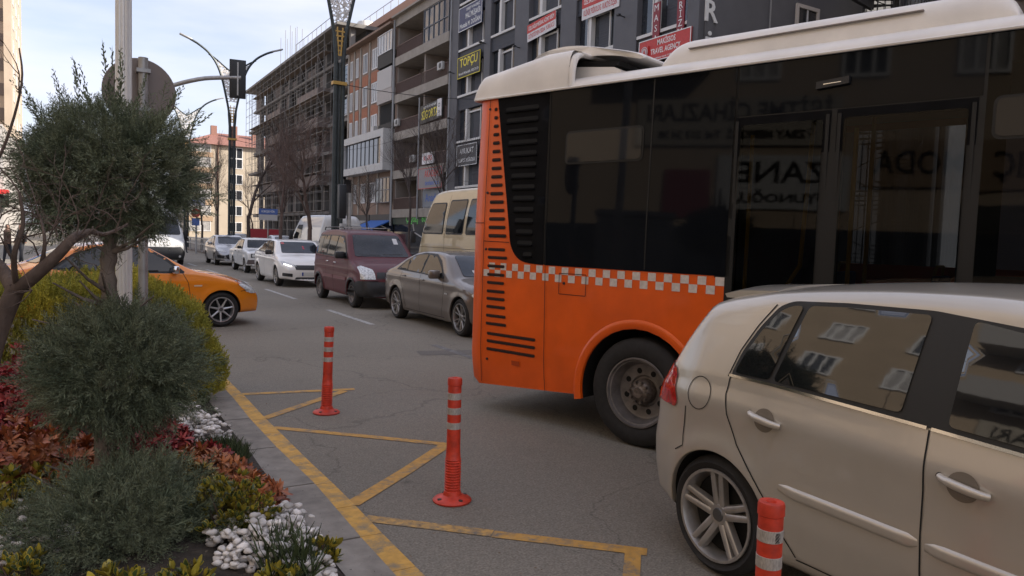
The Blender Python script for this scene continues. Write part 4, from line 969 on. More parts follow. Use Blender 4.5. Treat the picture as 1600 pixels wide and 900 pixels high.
curve = catmull([(-1.56, 1.86), (-1.535, 1.70), (-1.46, 1.585), (-1.34, 1.53), (-1.12, 1.515)], 5)
sheet('engine_cover', [(-1.14, 3.125), (-1.79, 3.125)]+curve, bmx(.006), bmt, bus, .1)
sheet('side_window', [(-1.13, 3.125), (-1.105, 1.515), (.69, 1.515), (.69, 3.125)], bmx(.006), bgl, bus, .2)
sheet('side_window', [(.71, 3.125), (.71, 2.74), (2.32, 2.74), (2.32, 3.125)], bmx(.006), bgl, bus, .2)
tgl = tint_glass('bus_tinted_glass', (.17, .18, .19), .55)
sheet('side_window', [(2.34, 3.125), (2.34, 1.515), (BX1, 1.515), (BX1, 3.125)], bmx(.006), tgl, bus, .2)
# left side glazing
lf = lambda x, z: bmap(.006)(tot+x, z)
sheet('side_window', [(-1.5, 3.125), (-1.5, 1.515), (BX1, 1.515), (BX1, 3.125)], lf, tint_glass('far_glass', (.22, .23, .25)), bus, .25)
sheet('rear_window', [(-.9, 1.6), (.9, 1.6), (.9, 2.8), (-.9, 2.8)], lambda u, z: bmap(.006)(tot/2+u, z), bgl, bus, .25)
# louvres
def slots(name, L_, m, off, r=.012):
    b = MB()
    for (x0, x1, z, h_) in L_:
        P = rrect(x0, z-h_/2, x1, z+h_/2, min(h_*.48, (x1-x0)*.45), 3)
        b.add([bmx(off)(*p) for p in P], [tuple(range(len(P)))])
    return b.build(name, m, bus)
sl_ = []
for k in range(14):
    z = 3.0-k*.107; xl = -1.76+.035+(3.125-z)*.176; xl = max(xl, -1.73)
    if k > 12: xl += .06
    sl_.append((xl+.03, -1.26, z, .042))
for q in sl_: slots('louvre', [q], DARK(), .009)
b = MB()
for (x0, x1, z, h_) in sl_: b.prism([(x0, z-h_/2-.014), (x1, z-h_/2-.014), (x1, z-h_/2), (x0, z-h_/2)], bmx(.004), lambda x, z_: tuple(Vector(bmx(.022)(x, z_+.006))))
b.build('louvre_blade', bmt, bus)
S2 = [(-1.83, -1.80+.20*k/15+.01, 3.02-k*.083, .035) for k in range(16)]
S2 += [(-1.83+.0, xr, z, .03) for z, xr in zip((1.64, 1.56, 1.475, 1.39, 1.31, 1.225, 1.15, 1.07, .98, .90), (-1.60, -1.57, -1.60, -1.60, -1.60, -1.59, -1.585, -1.575, -1.565, -1.555))]
S2 += [(-1.81, -1.18, z, .030) for z in (.80, .725, .645)]
for (x0, x1, z, h_) in S2:
    slots('vent_slot', [(x0, x1, z, h_)], mat('slot_dark', (.05, .012, .004), .8), .006); slots('slot_painted_shade', [(x0+.01, x1-.01, z-.004, h_*.4)], DARK(), .0075)  # flat dark core paints the shade inside each slot
# checker band
b = MB(); wsq = .0755
for i in range(34):
    x0 = .685-(i+1)*wsq
    if x0 < -1.9: break
    z0 = 1.437 if i % 2 == 0 else 1.367
    hh = .068
    if x0 < -1.1: z0 += .004
    b.add([bmx(.0035)(x0, z0), bmx(.0035)(x0+wsq, z0), bmx(.0035)(x0+wsq, z0+hh), bmx(.0035)(x0, z0+hh)], [(0, 1, 2, 3)])
b.build('checker_band', mat('checker_white', (.62, .55, .50), .5, var=.15, vscale=30), bus)
# panel gaps
def gap(name, lines, wd=.008, off=.0115, m=None):
    b = MB()
    for l in lines:
        l = [tuple(Vector(p).lerp(Vector(q), k/8)) for p, q in zip(l, l[1:]) for k in range(8)]+[l[-1]]
        P = stroke(l, wd); n = len(l)
        V = [bmx(off)(*p) for p in P]; b.add(V, [(i, i+1, 2*n-2-i, 2*n-1-i) for i in range(n-1)])
    return b.build(name, m or DARK(), bus)
gap('panel_gap', [[(-1.885, .3), (-1.885, 3.12)], [(-1.06, .32), (-1.09, 1.515), (-1.12, 3.12)], [(-1.885, 1.72), (-1.545, 1.715)], [(-2.03, 1.9), (-1.89, 1.9)],
    [(-.92, 1.26), (-.92, 1.45)], [(-.92, 1.45), (-.62, 1.45)], [(-.62, 1.45), (-.62, 1.26)], [(-.62, 1.26), (-.92, 1.26)]], .006)
gap('window_frame', [[(-.03, 1.53), (-.03, 3.12)], [(2.9, 1.53), (2.9, 3.1)]], .012, .009, mat('bus_seal', (.004, .004, .004), .6))
for (x0, x1, z0, z1) in ((-.92, -.10, 2.44, 2.74), (2.30+.08, 3.15, 2.46, 2.73)):
    fr = rrect(x0, z0, x1, z1, .05); o = sheet('vent_window', fr, bmx(.012), mat('bus_seal', (0, 0, 0)), bus, .2)
    sheet('pane', rrect(x0+.018, z0+.018, x1-.018, z1-.018, .04), bmx(.016), mat('hopper_glass', (.016, .017, .019), .05, spec=.36), o, .2)
# doors
for (x0, x1) in ((.70, 1.41), (1.45, 2.30)):
    dr = MB()
    for rc in ((x0, .32, x1, .50), (x0, 2.66, x1, 2.73), (x0, .50, x0+.06, 2.66), (x1-.06, .50, x1, 2.66)): dr.prism([(rc[0], rc[1]), (rc[2], rc[1]), (rc[2], rc[3]), (rc[0], rc[3])], bmx(-.02), bmx(.008))
    d_ = dr.build('door', bmt, bus)
    xm = (x0+x1)/2
    panes = [(x0+.07, x1-.07)] if x1-x0 < .75 else [(x0+.06, xm-.02), (xm+.02, x1-.06)]
    for (a, c) in [(x0+.07, x1-.07)]:
        sheet('pane', rrect(a-.02, .49, c+.02, 2.67, .03), bmx(.011), tgl, d_, .3)
    gp = MB()
    for xx in ([x0+.02, x1-.02]): gp.prism([(xx-.012, .4), (xx+.012, .4), (xx+.012, 2.7), (xx-.012, 2.7)], bmx(.008), bmx(.02))
    gp.build('door_seal', mat('bus_seal', (0, 0, 0)), d_)
    MB().tube([(x0+.12, .06, .6), (x0+.12, .07, 2.6)], .016, 6).build('handrail', YEL, d_)
    gh = MB(); gh.prism([(x0+.09, 1.28), (x1-.09, 1.28), (x1-.09, 1.30), (x0+.09, 1.30)], bmx(.012), bmx(.02)); gh.build('crossbar', mat('bar_grey', (.08, .08, .08), .4, .5), d_)
bseat = mat('seat_fabric', (.05, .06, .16), .8); 
for (sx, sy) in ((1.0, 1.7), (1.8, 1.7), (2.6, 1.7), (2.7, .45), (3.5, .45), (3.5, 1.7), (4.4, 1.7)):
    o = MB().box((sx, sy, .88), (sx+.42, sy+.45, .95), .02).box((sx-.04, sy, .95), (sx+.03, sy+.45, 1.55), .02).build('seat', bseat, bus, True); MB().tube([(sx+.2, sy+.2, .47), (sx+.2, sy+.2, .88)], .03, 6).build('seat_leg', galvb, o)
    MB().tube([(sx-.03, sy+.06, 1.55), (sx-.02, sy+.10, 1.63), (sx-.02, sy+.35, 1.63), (sx-.03, sy+.39, 1.55)], .014, 6).build('grab_handle', YEL, o)
MB().tube([(.75, .25, .9), (1.15, .30, 1.62), (1.2, .30, 2.9)], .018, 6).build('handrail', YEL, bus)
MB().tube([(1.45, .9, .47), (1.45, .9, 2.95)], .018, 6).tube([(2.35, .6, .47), (2.35, .6, 2.95)], .018, 6).build('handrail', YEL, bus)
b = MB(); b.prism([(1.30, 2.88), (1.52, 2.90), (1.52, 2.95), (1.30, 2.93)], bmx(.006), bmx(.04)); b.build('door_lamp', BLACK(), bus)
b = MB(); b.prism([(1.35, 2.905), (1.47, 2.913), (1.47, 2.918), (1.35, 2.912)], bmx(.04), bmx(.043)); b.build('lamp_highlight', CHROME(), bus)  # bright sliver put in as the highlight on the lamp box
gap('marker_light', [[(-1.47, .545), (-1.37, .545)]], .045, .008, mat('amber_dull', (.42, .06, .01), .3))
b = MB()
for (x, z) in ((-1.80, .54), (-1.86, 3.02), (-1.86, 2.2), (-1.86, 1.64), (-.87, 1.36)): b.lathe([(0, -.012), (.012, -.010), (.014, 0)], 8, 'y', (x, 0, z))
b.build('fastener', BLACK(), bus)
# roof: cove and crown
def roofz(x, y, zt=3.30, ex=5):
    e = abs(2*(y-BWD/2)/BWD); f = max(0, 1-min(e, 1)**ex)**.5
    t = min(max((x-BX0)/.35, 0), 1); g_ = (1-(1-t)**2.5)**.5
    t2 = min(max((BX1-x)/.5, 0), 1); g_ = g_*(1-(1-t2)**2.5)**.5
    return 3.125+(zt-3.125)*f*g_
xs = list(np.concatenate([np.linspace(BX0, BX0+.4, 14)[:-1], np.linspace(BX0+.4, BX1-.5, 40)[:-1], np.linspace(BX1-.5, BX1, 12)])); ys = [BWD/2*(1-math.cos(PI*k/48)) for k in range(49)]
V = [(x, .035+y*(BWD-.07)/BWD, roofz(x, y)) for x in xs for y in ys]; n = len(ys)
obj('roof', V, [(i*n+j, i*n+j+1, (i+1)*n+j+1, (i+1)*n+j) for i in range(len(xs)-1) for j in range(n-1)], BUS_W, bus, True)
def pod(name, x0, x1, y0, y1, z0, zf, m, parent, rx=.12, ry=.12, nx=40, ny=40, both_=(1, 1), ex=2.4):
    V = []
    xs = [x0+(x1-x0)*(1-math.cos(PI*k/nx))/2 for k in range(nx+1)]; ys = [y0+(y1-y0)*(1-math.cos(PI*k/ny))/2 for k in range(ny+1)]
    for x in xs:
        for y in ys:
            a = min(1, (x-x0)/rx) if both_[0] else 1; c = min(1, (x1-x)/rx) if both_[1] else 1
            d = min(1, (y-y0)/ry, (y1-y)/ry)
            g_ = (max(0, 1-(1-a)**ex)*max(0, 1-(1-c)**ex)*max(0, 1-(1-d)**ex))**.5
            V.append((x, y, z0+(zf(x)-z0)*g_))
    n = ny+1
    return obj(name, V, [(i*n+j, i*n+j+1, (i+1)*n+j+1, (i+1)*n+j) for i in range(nx) for j in range(ny)], m, parent, True)
rp_ = pod('rear_pod', -2.11, -.93, .02, BWD-.02, 3.13, lambda x: 3.375+.115*min(1, (x+2.03)/.8), BUS_W, bus, .13, .11, both_=(1, 0), ex=2.8)
# open mouth of the pod: a rolled lip and the pale inside
b = MB(); Y0, Y1 = .02, BWD-.02
lip = []
for k in range(13):
    a = PI*k/12; lip.append((-.93+.05*math.sin(a), 0, -.02*(1-math.cos(a))))
prof = [(Y0+.005, 3.15), (Y0+.012, 3.30), (Y0+.05, 3.42), (Y0+.14, 3.478), (Y0+.3, 3.49), (Y1-.3, 3.49), (Y1-.14, 3.478), (Y1-.05, 3.42), (Y1-.012, 3.30), (Y1-.005, 3.15)]
prof = catmull(prof, 3)
V = []
for (px, _, dz) in lip:
    for (y, z) in prof: V.append((px, (y-BWD/2)*(1+dz*1.2)+BWD/2, z+dz))
m_ = len(prof); b.add(V, [(i*m_+j, i*m_+j+1, (i+1)*m_+j+1, (i+1)*m_+j) for i in range(len(lip)-1) for j in range(m_-1)])
b.build('pod_lip', BUS_W, rp_, True)
boxo('pod_back', (-1.25, .08, 3.2), (-1.2, BWD-.08, 3.44), DARK(), rp_)
# sloping duct seen inside the mouth
MB().prism([(-1.15, 3.26), (-.55, 3.28), (-.55, 3.30), (-.62, 3.335), (-1.15, 3.40)], lambda x, z: (x, .30, z), lambda x, z: (x, BWD-.30, z)).build('duct', BUS_W, rp_)
MB().prism([(-1.15, 3.405), (-.62, 3.36), (-.60, 3.40), (-1.15, 3.455)], lambda x, z: (x, .34, z), lambda x, z: (x, BWD-.34, z)).build('grille', DARK(), rp_)
# upper cover plate
cp = [(-1.86, 3.47), (-1.7, 3.545), (-1.4, 3.60), (-1.15, 3.61), (-.9, 3.57), (-.6, 3.50), (-.42, 3.455), (-.37, 3.425), (-.39, 3.41), (-.45, 3.42), (-.7, 3.465), (-1.0, 3.48), (-1.86, 3.44)]
cp = catmull(cp, 4, True)
def cpw(x): return .30+.35*max(0, (-1.4-x)/.5)**2+.10*max(0, (x+.6)/.25)**2
MB().prism(cp, lambda x, z: (x, cpw(x), z-.015), lambda x, z: (x, cpw(x)+.06, z)).prism(cp, lambda x, z: (x, cpw(x)+.06, z), lambda x, z: (x, BWD-cpw(x)-.06, z)).prism(cp, lambda x, z: (x, BWD-cpw(x)-.06, z), lambda x, z: (x, BWD-cpw(x), z-.015)).build('cover_plate', BUS_W, rp_, True)
ac = pod('air_conditioner', -.10, 2.45, .24, BWD-.24, 3.26, lambda x: 3.47+.0*x, BUS_W, bus, .26, .14)
b = MB(); b.prism([(.15, 3.375), (1.9, 3.385), (1.9, 3.392), (.15, 3.382)], lambda x, z: (x, .235, z), lambda x, z: (x, .30, z)); b.build('seam', mat('seam_grey', (.25, .22, .2), .7), ac)
pod('roof_hatch', 2.75, 3.6, .7, 1.7, 3.28, lambda x: 3.38, BUS_W, bus, .1, .1, 20, 20)
b = MB(); b.tube([(BX0+.05, .012, 3.13), (BX1-.1, .012, 3.13)], .012, 6); b.build('gutter_trim', BUS_W, bus)

# ---------------------------------------------------------------- beige hatchback (nearest)
CH = paint('champagne_paint', (.53, .485, .42), rough=.30, metal=.4, dirt=.05)
hb = thing('hatchback', 'champagne beige five-door hatchback in front of the orange bus, lane post by its rear wheel', 'car', (3.80, 2.73, 0), -PI/2)
side = [(-.58, .22), (-.65, .32), (-.685, .45), (-.68, .60), (-.665, .72), (-.64, .80), (-.625, .92), (-.585, 1.02), (-.49, 1.15), (-.375, 1.32), (-.275, 1.45), (-.215, 1.50), (-.03, 1.535), (.4, 1.585), (.9, 1.615), (1.35, 1.61), (1.64, 1.55), (2.05, 1.26), (2.35, 1.03), (2.6, .96), (3.0, .83), (3.3, .70), (3.42, .58), (3.45, .42), (3.42, .26), (3.3, .2), (1.3, .19)]
G = Body(side, 1.76, [(.15, .90), (.28, .955), (.45, .985), (.62, 1.0), (.85, .995), (1.02, .965), (1.5, .955)], [(-.7, 1.04), (.1, 1.06), (2.2, .98), (3.4, .9)], .25,
         nose=(.75, .30), tail=(.62, .25), crease=((.90, .010, .07),), flare=.016, wheels=(0, 2.578), wz=.315, wr=.355, ksm=.05, nx=190, nt=200, zc=.55, roofcrown=.075)
G.mesh(CH, hb, (0, 2.578), .315, .352)
for x in (0, 2.578):
    for s_ in (-1, 1): wheel(hb, x, s_, .868, .317, .215, .243, 'double5', mat('alloy_bright', (.42, .40, .38), .36, .7, var=.15, vscale=12), dish=.035)
seal = mat('window_seal', (.012, .012, .012), .55)
win = [(.045, 1.075), (.085, 1.21), (.155, 1.345), (.235, 1.455), (.31, 1.487), (.60, 1.503), (1.0, 1.507), (1.40, 1.47), (1.70, 1.33), (2.08, 1.06), (2.08, 1.0), (1.15, 1.045), (.3, 1.078)]
qtr = [(.072, 1.095), (.11, 1.205), (.18, 1.335), (.25, 1.43), (.31, 1.462), (.375, 1.468), (.285, 1.095)]
rear = [(.315, 1.095), (.408, 1.47), (.60, 1.482), (.995, 1.487), (.965, 1.08)]
frt = [(1.16, 1.068), (1.165, 1.482), (1.38, 1.45), (1.66, 1.32), (2.0, 1.06), (2.0, 1.03)]
for ax in 'RL':
    G.dec('window_surround', roundpoly(win, .03), ax, seal, hb, .004, .05)
    for nm, p in (('quarter_window', qtr), ('rear_door_window', rear), ('front_door_window', frt)): G.dec(nm, roundpoly(p, .025), ax, GLASSG(), hb, .009, .05)
    V, Fc = G.strip('', [(.055, 1.085), (.09, 1.2), (.155, 1.325)], ax, None, hb, .010, .007)
    G.strips('chrome_strip', [[(.04, 1.078), (.3, 1.076), (1.08, 1.046)], [(1.10, 1.045), (1.6, 1.02), (2.08, .99)]], ax, CHROME(), hb, .013, .010)
    G.strips('panel_gap', [[(.045, 1.07), (.035, .98), (.06, .88), (.14, .74), (.25, .62), (.35, .50), (.42, .38), (.50, .28)], [(1.09, 1.04), (1.10, .8), (1.105, .3)], [(.03, 1.07), (.07, 1.21), (.14, 1.35), (.215, 1.462)],
        [(-.24, .86), (-.245, .70), (-.235, .64), (-.30, .60)], [(2.05, 1.0), (2.14, .8), (2.16, .5), (2.10, .3)], [(.5, .27), (2.1, .27)]], ax, DARK(), hb, .007, .003)
    G.ridge('side_moulding', [(.40, .602), (.5, .592), (1.093, .578)], ax, CH, hb, .062, .018)
    G.ridge('side_moulding', [(1.115, .577), (2.08, .556)], ax, CH, hb, .062, .018)
circ = lambda cx, cz, rx, rz=None, n=28: [(cx+rx*math.cos(2*PI*k/n), cz+(rz or rx)*math.sin(2*PI*k/n)) for k in range(n)]
G.strips('fuel_flap', [circ(-.15, .95, .082, .088)+[(-.068, .95)]], 'R', mat('gap_grey', (.03, .027, .024), .7), hb, .005, .003)
# handles: flat disc coloured darker as the shade in the cup, + grip
for x, z in ((.30, .905), (1.25, .865)):
    for ax, s_ in (('R', -1), ('L', 1)):
        h_ = G.dec('door_handle', circ(x+.0, z-.005, .062, .058), ax, mat('handle_cup_shade', (.22, .19, .155), .4, .3), hb, .002, .03)
        p0, _ = G.cast(ax, x-.085, z+.014); p1, _ = G.cast(ax, x+.10, z-.012)
        mb = MB(); ns = 10
        for i in range(1): pass
        pts = []; rad = []
        for k in range(ns+1):
            t = k/ns; p = p0.lerp(p1, t); pts.append((p.x, p.y+s_*(.008+.026*math.sin(PI*t)**.5), p.z)); rad.append(.015+.004*math.sin(PI*t))
        mb.tube(pts, rad, 10); mb.v = [v for v in mb.v]; mb.build('grip', CH, h_, True)
        pq, _ = G.cast(ax, x-.09, z+.015); MB().lathe([(0, s_*.009), (.012, s_*.008), (.014, 0)], 12, 'y', (pq.x, pq.y, pq.z)).build('lock_cap', DARK(), h_)
# lamps, tailgate
tl = [(-.78, 1.0), (-.62, 1.03), (-.40, 1.045), (-.295, 1.02), (-.285, .93), (-.33, .86), (-.50, .83), (-.78, .82)]
for ax in 'RL': G.dec('tail_light', roundpoly([(-.615, 1.04), (-.44, 1.075), (-.40, 1.06), (-.315, .87), (-.33, .835), (-.45, .84), (-.66, .85)], .02), ax, REDL(), hb, .006, .03)
for s_ in (-1, 1): G.dec('tail_light', roundpoly([(s_*.44, .90), (s_*.44, 1.0), (s_*.82, 1.06), (s_*.86, .9), (s_*.80, .85), (s_*.5, .86)], .02), 'B', REDL(), hb, .006, .03)
G.dec('rear_window', roundpoly([(-.60, 1.09), (.60, 1.09), (.50, 1.45), (-.50, 1.45)], .04), 'B', GLASSG(), hb, .006, .05)
G.dec('windscreen', roundpoly([(1.60, -.58), (1.60, .58), (2.18, .68), (2.18, -.68)], .05), 'T', GLASSG(), hb, .006, .05)
G.dec('tailgate_gap', [(-.70, .60), (.70, .60), (.70, .59), (-.70, .59)], 'B', DARK(), hb, .003, .05)
G.dec('rear_bumper_strip', [(-.70, .50), (.70, .50), (.70, .47), (-.70, .47)], 'B', BLACK(), hb, .004, .05)
plate('number_plate', G, (0, .76), 'B', .52, .11, hb)
sp = MB(); prs = [(-.32, 1.508), (-.21, 1.535), (.05, 1.552), (.05, 1.52), (-.22, 1.49), (-.305, 1.488)]
def spf(s_): return lambda x, z: (x+.05*abs(s_)**3, s_*.58, z-.03*abs(s_)**3)
for k in range(-8, 8): sp.prism(prs, spf(k/8), spf((k+1)/8))
sp.build('spoiler', CH, hb, True)
for s_ in (-1, 1):
    G.dec('headlight', roundpoly([(s_*.45, .70), (s_*.5, .80), (s_*.80, .82), (s_*.85, .72), (s_*.75, .64)], .03), 'F', LAMPG(), hb, .006, .03)
    mirror_(hb, 1.95, s_*.84, 1.02, CH, s_)
G.dec('grille', roundpoly([(-.4, .70), (-.4, .76), (.4, .76), (.4, .70)], .02), 'F', BLACK(), hb, .006, .05)
G.dec('air_intake', roundpoly([(-.6, .3), (-.55, .42), (.55, .42), (.6, .3)], .02), 'F', BLACK(), hb, .006, .05)

# ---------------------------------------------------------------- shared builder for the other cars
def car(name, label, loc, rz, pm, side, W, wb, wr, *, sec=None, belt, tum=.34, nose=(.7, .28), tail=(.6, .2), windows=(), surround=None, screen=None, rearscreen=None, gaps=(), heads=(), grille=None,
        style='multi', rimr=None, rimm=None, fog=None, intake=None, handles=(), handle_m=None, mirror=None, mirror_m=None, platec=None, tails=(), trim=(), flare_=.015, steer=0, group=None, crease=((.86, .008, .06),), zc=.6, nx=110, nt=130, wid=.2, np_=2.4, cat='car', dish=.03, npoly=5, bumper=None, wz=None):
    e = thing(name, label, cat, loc, rz, group)
    wz = wz or wr
    B = Body(side, W, sec or [(.15, .92), (.3, .965), (.5, .99), (.65, 1), (.85, .99), (1.0, .965), (1.5, .955)], belt, tum, nose=nose, tail=tail, crease=crease, flare=flare_, wheels=(0, wb), wz=wz, wr=wr+.04, ksm=.05, nx=nx, nt=nt, zc=zc, np_=np_, npoly=npoly)
    B.mesh(pm, e, (0, wb), wz, wr+.04)
    for x in (0, wb):
        for s_ in (-1, 1): wheel(e, x, s_, W/2-.012, wr, wid, rimr or wr*.70, style, rimm or ALLOY(), dish=dish, steer=steer if x else 0)
    for ax in 'RL':
        if surround: B.dec('window_surround', roundpoly(surround, .03), ax, seal, e, .004, .06)
        for wv in windows: B.dec('side_window', roundpoly(wv, .025), ax, GLASS(), e, .009, .06)
        if gaps: B.strips('panel_gap', gaps, ax, DARK(), e, .009, .003)
        for (pl, mm, off) in trim: B.dec('trim', roundpoly(pl, .01), ax, mm, e, off, .08)
        for x, z in handles: 
            s_ = -1 if ax == 'R' else 1; p, _ = B.cast(ax, x, z)
            MB().box((-.09, -.016, -.013), (.09, .016, .013), .01).build('door_handle', handle_m or pm, e, True).location = (p.x, p.y+s_*.014, p.z)
    if screen: B.dec('windscreen', roundpoly(screen, .05), 'F', CLEARG(), e, .008, .06)
    if rearscreen: B.dec('rear_window', roundpoly(rearscreen, .05), 'B', GLASS(), e, .008, .06)
    for s_ in (-1, 1):
        for hd in heads: B.dec('headlight', roundpoly([(s_*a, z) for a, z in hd], .02), 'F', LAMPG(), e, .008, .03)
        for hd in tails: B.dec('tail_light', roundpoly([(s_*a, z) for a, z in hd], .02), 'B', REDL(), e, .008, .03)
        if fog: B.dec('fog_light', roundpoly([(s_*a, z) for a, z in fog], .02), 'F', BLACK(), e, .008, .03)
        if mirror: mirror_(e, mirror[0], s_*mirror[1], mirror[2], mirror_m or pm, s_, mirror[3] if len(mirror) > 3 else 1)
    if grille: B.dec('grille', roundpoly(grille, .02), 'F', BLACK(), e, .008, .05)
    if intake: B.dec('air_intake', roundpoly(intake, .02), 'F', BLACK(), e, .008, .05)
    if bumper: B.dec('bumper', roundpoly(bumper[0], .03), 'F', bumper[1], e, .02, .05)
    if platec: plate('number_plate', B, platec, 'F', .52, .11, e)
    return e, B

# grey-brown saloon
GB = paint('taupe_paint', (.145, .12, .10), rough=.34, metal=.4, dirt=.04)
side = [(-.78, .25), (-.90, .35), (-.96, .55), (-.95, .75), (-.92, .95), (-.82, 1.05), (-.5, 1.09), (-.15, 1.16), (.25, 1.32), (.65, 1.43), (1.1, 1.465), (1.6, 1.46), (1.95, 1.40), (2.3, 1.22), (2.62, 1.04), (2.9, .985), (3.3, .92), (3.6, .80), (3.72, .68), (3.76, .50), (3.72, .28), (3.6, .2), (1.4, .19)]
sal, SB = car('saloon_car', 'grey-brown saloon partly hidden behind the orange bus, next to the maroon van', (6.80, 14.58, 0), -PI/2, GB, side, 1.86, 2.97, .335,
    belt=[(-.9, 1.03), (.2, 1.03), (2.3, .97), (3.7, .85)], tum=.42, windows=[[(.10, 1.06), (.30, 1.20), (.42, 1.27), (.52, 1.05)], [(.56, 1.05), (.46, 1.285), (.80, 1.37), (1.18, 1.385), (1.20, 1.03)], [(1.27, 1.03), (1.25, 1.385), (1.62, 1.35), (1.98, 1.17), (2.18, 1.02), (2.18, .99)]],
    surround=[(-.02, 1.05), (.28, 1.235), (.60, 1.355), (1.0, 1.42), (1.55, 1.41), (1.85, 1.30), (2.25, 1.01), (2.25, .975), (1.2, 1.01), (.0, 1.035)],
    screen=[(-.66, 1.03), (.66, 1.03), (.55, 1.39), (-.55, 1.39)], rearscreen=[(-.6, 1.1), (.6, 1.1), (.5, 1.38), (-.5, 1.38)],
    gaps=[[(.28, 1.0), (.22, .85), (.36, .66), (.45, .5), (.5, .3)], [(1.22, 1.0), (1.23, .7), (1.20, .28)], [(2.26, .98), (2.32, .8), (2.28, .5), (2.22, .28)], [(.5, .26), (2.3, .26)]],
    heads=[[(.50, .66), (.52, .74), (.82, .80), (.90, .76), (.86, .66)]], grille=[(-.35, .58), (-.35, .76), (.35, .76), (.35, .58)], intake=[(-.6, .28), (-.55, .42), (.55, .42), (.6, .28)],
    tails=[[(.5, .78), (.5, .92), (.9, .96), (.9, .8)]], handles=[(.42, .93), (1.36, .90)], mirror=(2.05, .88, 1.04, 1.05), style='vee5', rimr=.245, crease=((.88, .016, .05), (.40, .012, .06)), platec=(0, .5), nx=130, nt=150)
SB.dec('window_sticker', rrect(-.42, 1.06, -.34, 1.13, .01), 'F', mat('sticker', (.6, .6, .6), .5), sal, .014, .1)
SB.dec('side_badge', rrect(2.37, .70, 2.49, .725, .01), 'R', CHROME(), sal, .008, .1)

# maroon compact van
MR = paint('maroon_paint', (.085, .003, .007), rough=.5, dirt=.10, coat=.22)
side = [(-.55, .30), (-.66, .40), (-.68, .6), (-.66, .9), (-.64, 1.2), (-.58, 1.55), (-.48, 1.76), (-.3, 1.83), (.3, 1.86), (.9, 1.86), (1.4, 1.84), (1.72, 1.78), (1.90, 1.66), (2.15, 1.42), (2.42, 1.18), (2.6, 1.11), (2.9, 1.03), (3.15, .92), (3.27, .80), (3.32, .62), (3.36, .50), (3.35, .34), (3.25, .26), (1.3, .25)]
van, VB = car('compact_van', 'maroon high-roofed passenger van with black bumper behind the grey-brown saloon', (6.58, 19.6, 0), -PI/2, MR, side, 1.76, 2.66, .32,
    sec=[(.2, .94), (.35, .975), (.6, 1), (.95, .985), (1.1, .965), (2, .955)], belt=[(-.7, 1.14), (3.4, 1.10)], tum=.16, tail=(.4, .12), nose=(.7, .24), windows=[[(-.40, 1.22), (-.36, 1.66), (.50, 1.68), (.50, 1.20)], [(.60, 1.20), (.60, 1.68), (1.18, 1.68), (1.18, 1.19)], [(1.26, 1.19), (1.26, 1.68), (1.60, 1.64), (1.86, 1.48), (2.20, 1.16)]],
    surround=[(-.44, 1.19), (-.40, 1.70), (1.62, 1.70), (1.92, 1.50), (2.28, 1.13), (1.2, 1.15)], screen=[(-.70, 1.20), (.70, 1.20), (.60, 1.72), (-.60, 1.72)], rearscreen=[(-.6, 1.15), (.6, 1.15), (.55, 1.65), (-.55, 1.65)],
    gaps=[[(.55, 1.66), (.55, .5), (.45, .32)], [(1.22, 1.68), (1.23, .3)], [(2.3, 1.12), (2.36, .8), (2.22, .5), (2.15, .3)], [(-.45, 1.15), (1.2, 1.13)]],
    heads=[[(.50, .70), (.52, .92), (.72, 1.0), (.82, .97), (.82, .70)]], grille=[(-.48, .72), (-.45, .86), (.45, .86), (.48, .72)], bumper=([(-.86, .30), (-.88, .64), (.88, .64), (.86, .30)], mat('van_bumper', (.022, .022, .023), .6, var=.3)),
    tails=[[(.68, .9), (.7, 1.4), (.85, 1.4), (.86, .9)]], handles=[(.70, 1.03), (1.34, 1.02)], handle_m=CHROME(), mirror=(2.0, .84, 1.22, 1.15), mirror_m=BLACK(), style='steel', rimr=.205, rimm=mat('steel_rim', (.16, .14, .13), .5, .4, var=.3), dish=.02, flare_=.02, cat='van',
    trim=[([(.42, .62), (.42, .70), (1.2, .70), (1.2, .62)], mat('van_moulding', (.16, .05, .055), .5), .012), ([(1.25, .62), (1.25, .70), (2.22, .70), (2.22, .62)], mat('van_moulding', (0, 0, 0)), .012)], nx=130, nt=150, crease=((.9, .006, .06),))
# black wheel-arch mouldings and bumper corner
for ax in 'RL':
    for cx in (0, 2.66):
        po = [(cx+.40*math.cos(R(a)), .32+.40*math.sin(R(a))) for a in range(-8, 189, 12)]; pi_ = [(cx+.352*math.cos(R(a)), .32+.352*math.sin(R(a))) for a in range(188, -9, -12)]
        VB.dec('arch_moulding', po+pi_, ax, mat('van_bumper', (0, 0, 0)), van, .014, .04)
    VB.dec('bumper_corner', [(3.02, .30), (3.03, .66), (3.40, .66), (3.40, .30)], ax, mat('van_bumper', (0, 0, 0)), van, .014, .05)
    VB.strips('window_bar', [[(.02, 1.21), (.02, 1.67)]], ax, seal, van, .03, .012)
for pts in ([(-.55, 1.24), (-.05, 1.235)], [(.02, 1.25), (.55, 1.26)]): wiper(VB, van, pts)
b = MB()
for s_ in (-1, 1): b.tube([(-.35, s_*.62, 1.83), (-.3, s_*.62, 1.90), (1.2, s_*.62, 1.91), (1.3, s_*.62, 1.86)], .016, 6)
b.build('roof_rack', BLACK(), van)
b = MB(); b.box((-.1, -.64, 1.895), (-.05, .64, 1.915)).box((.9, -.64, 1.90), (.95, .64, 1.92)); b.build('roof_bar', mat('bar_alu', (.5, .5, .5), .4, .6), van)
MB().tube([(1.5, 0, 1.84), (1.25, 0, 2.03)], .005, 5).build('antenna', BLACK(), van)
VB.dec('window_sticker', rrect(.40, 1.50, .52, 1.64, .01), 'F', mat('sticker', (0, 0, 0)), van, .014, .1)

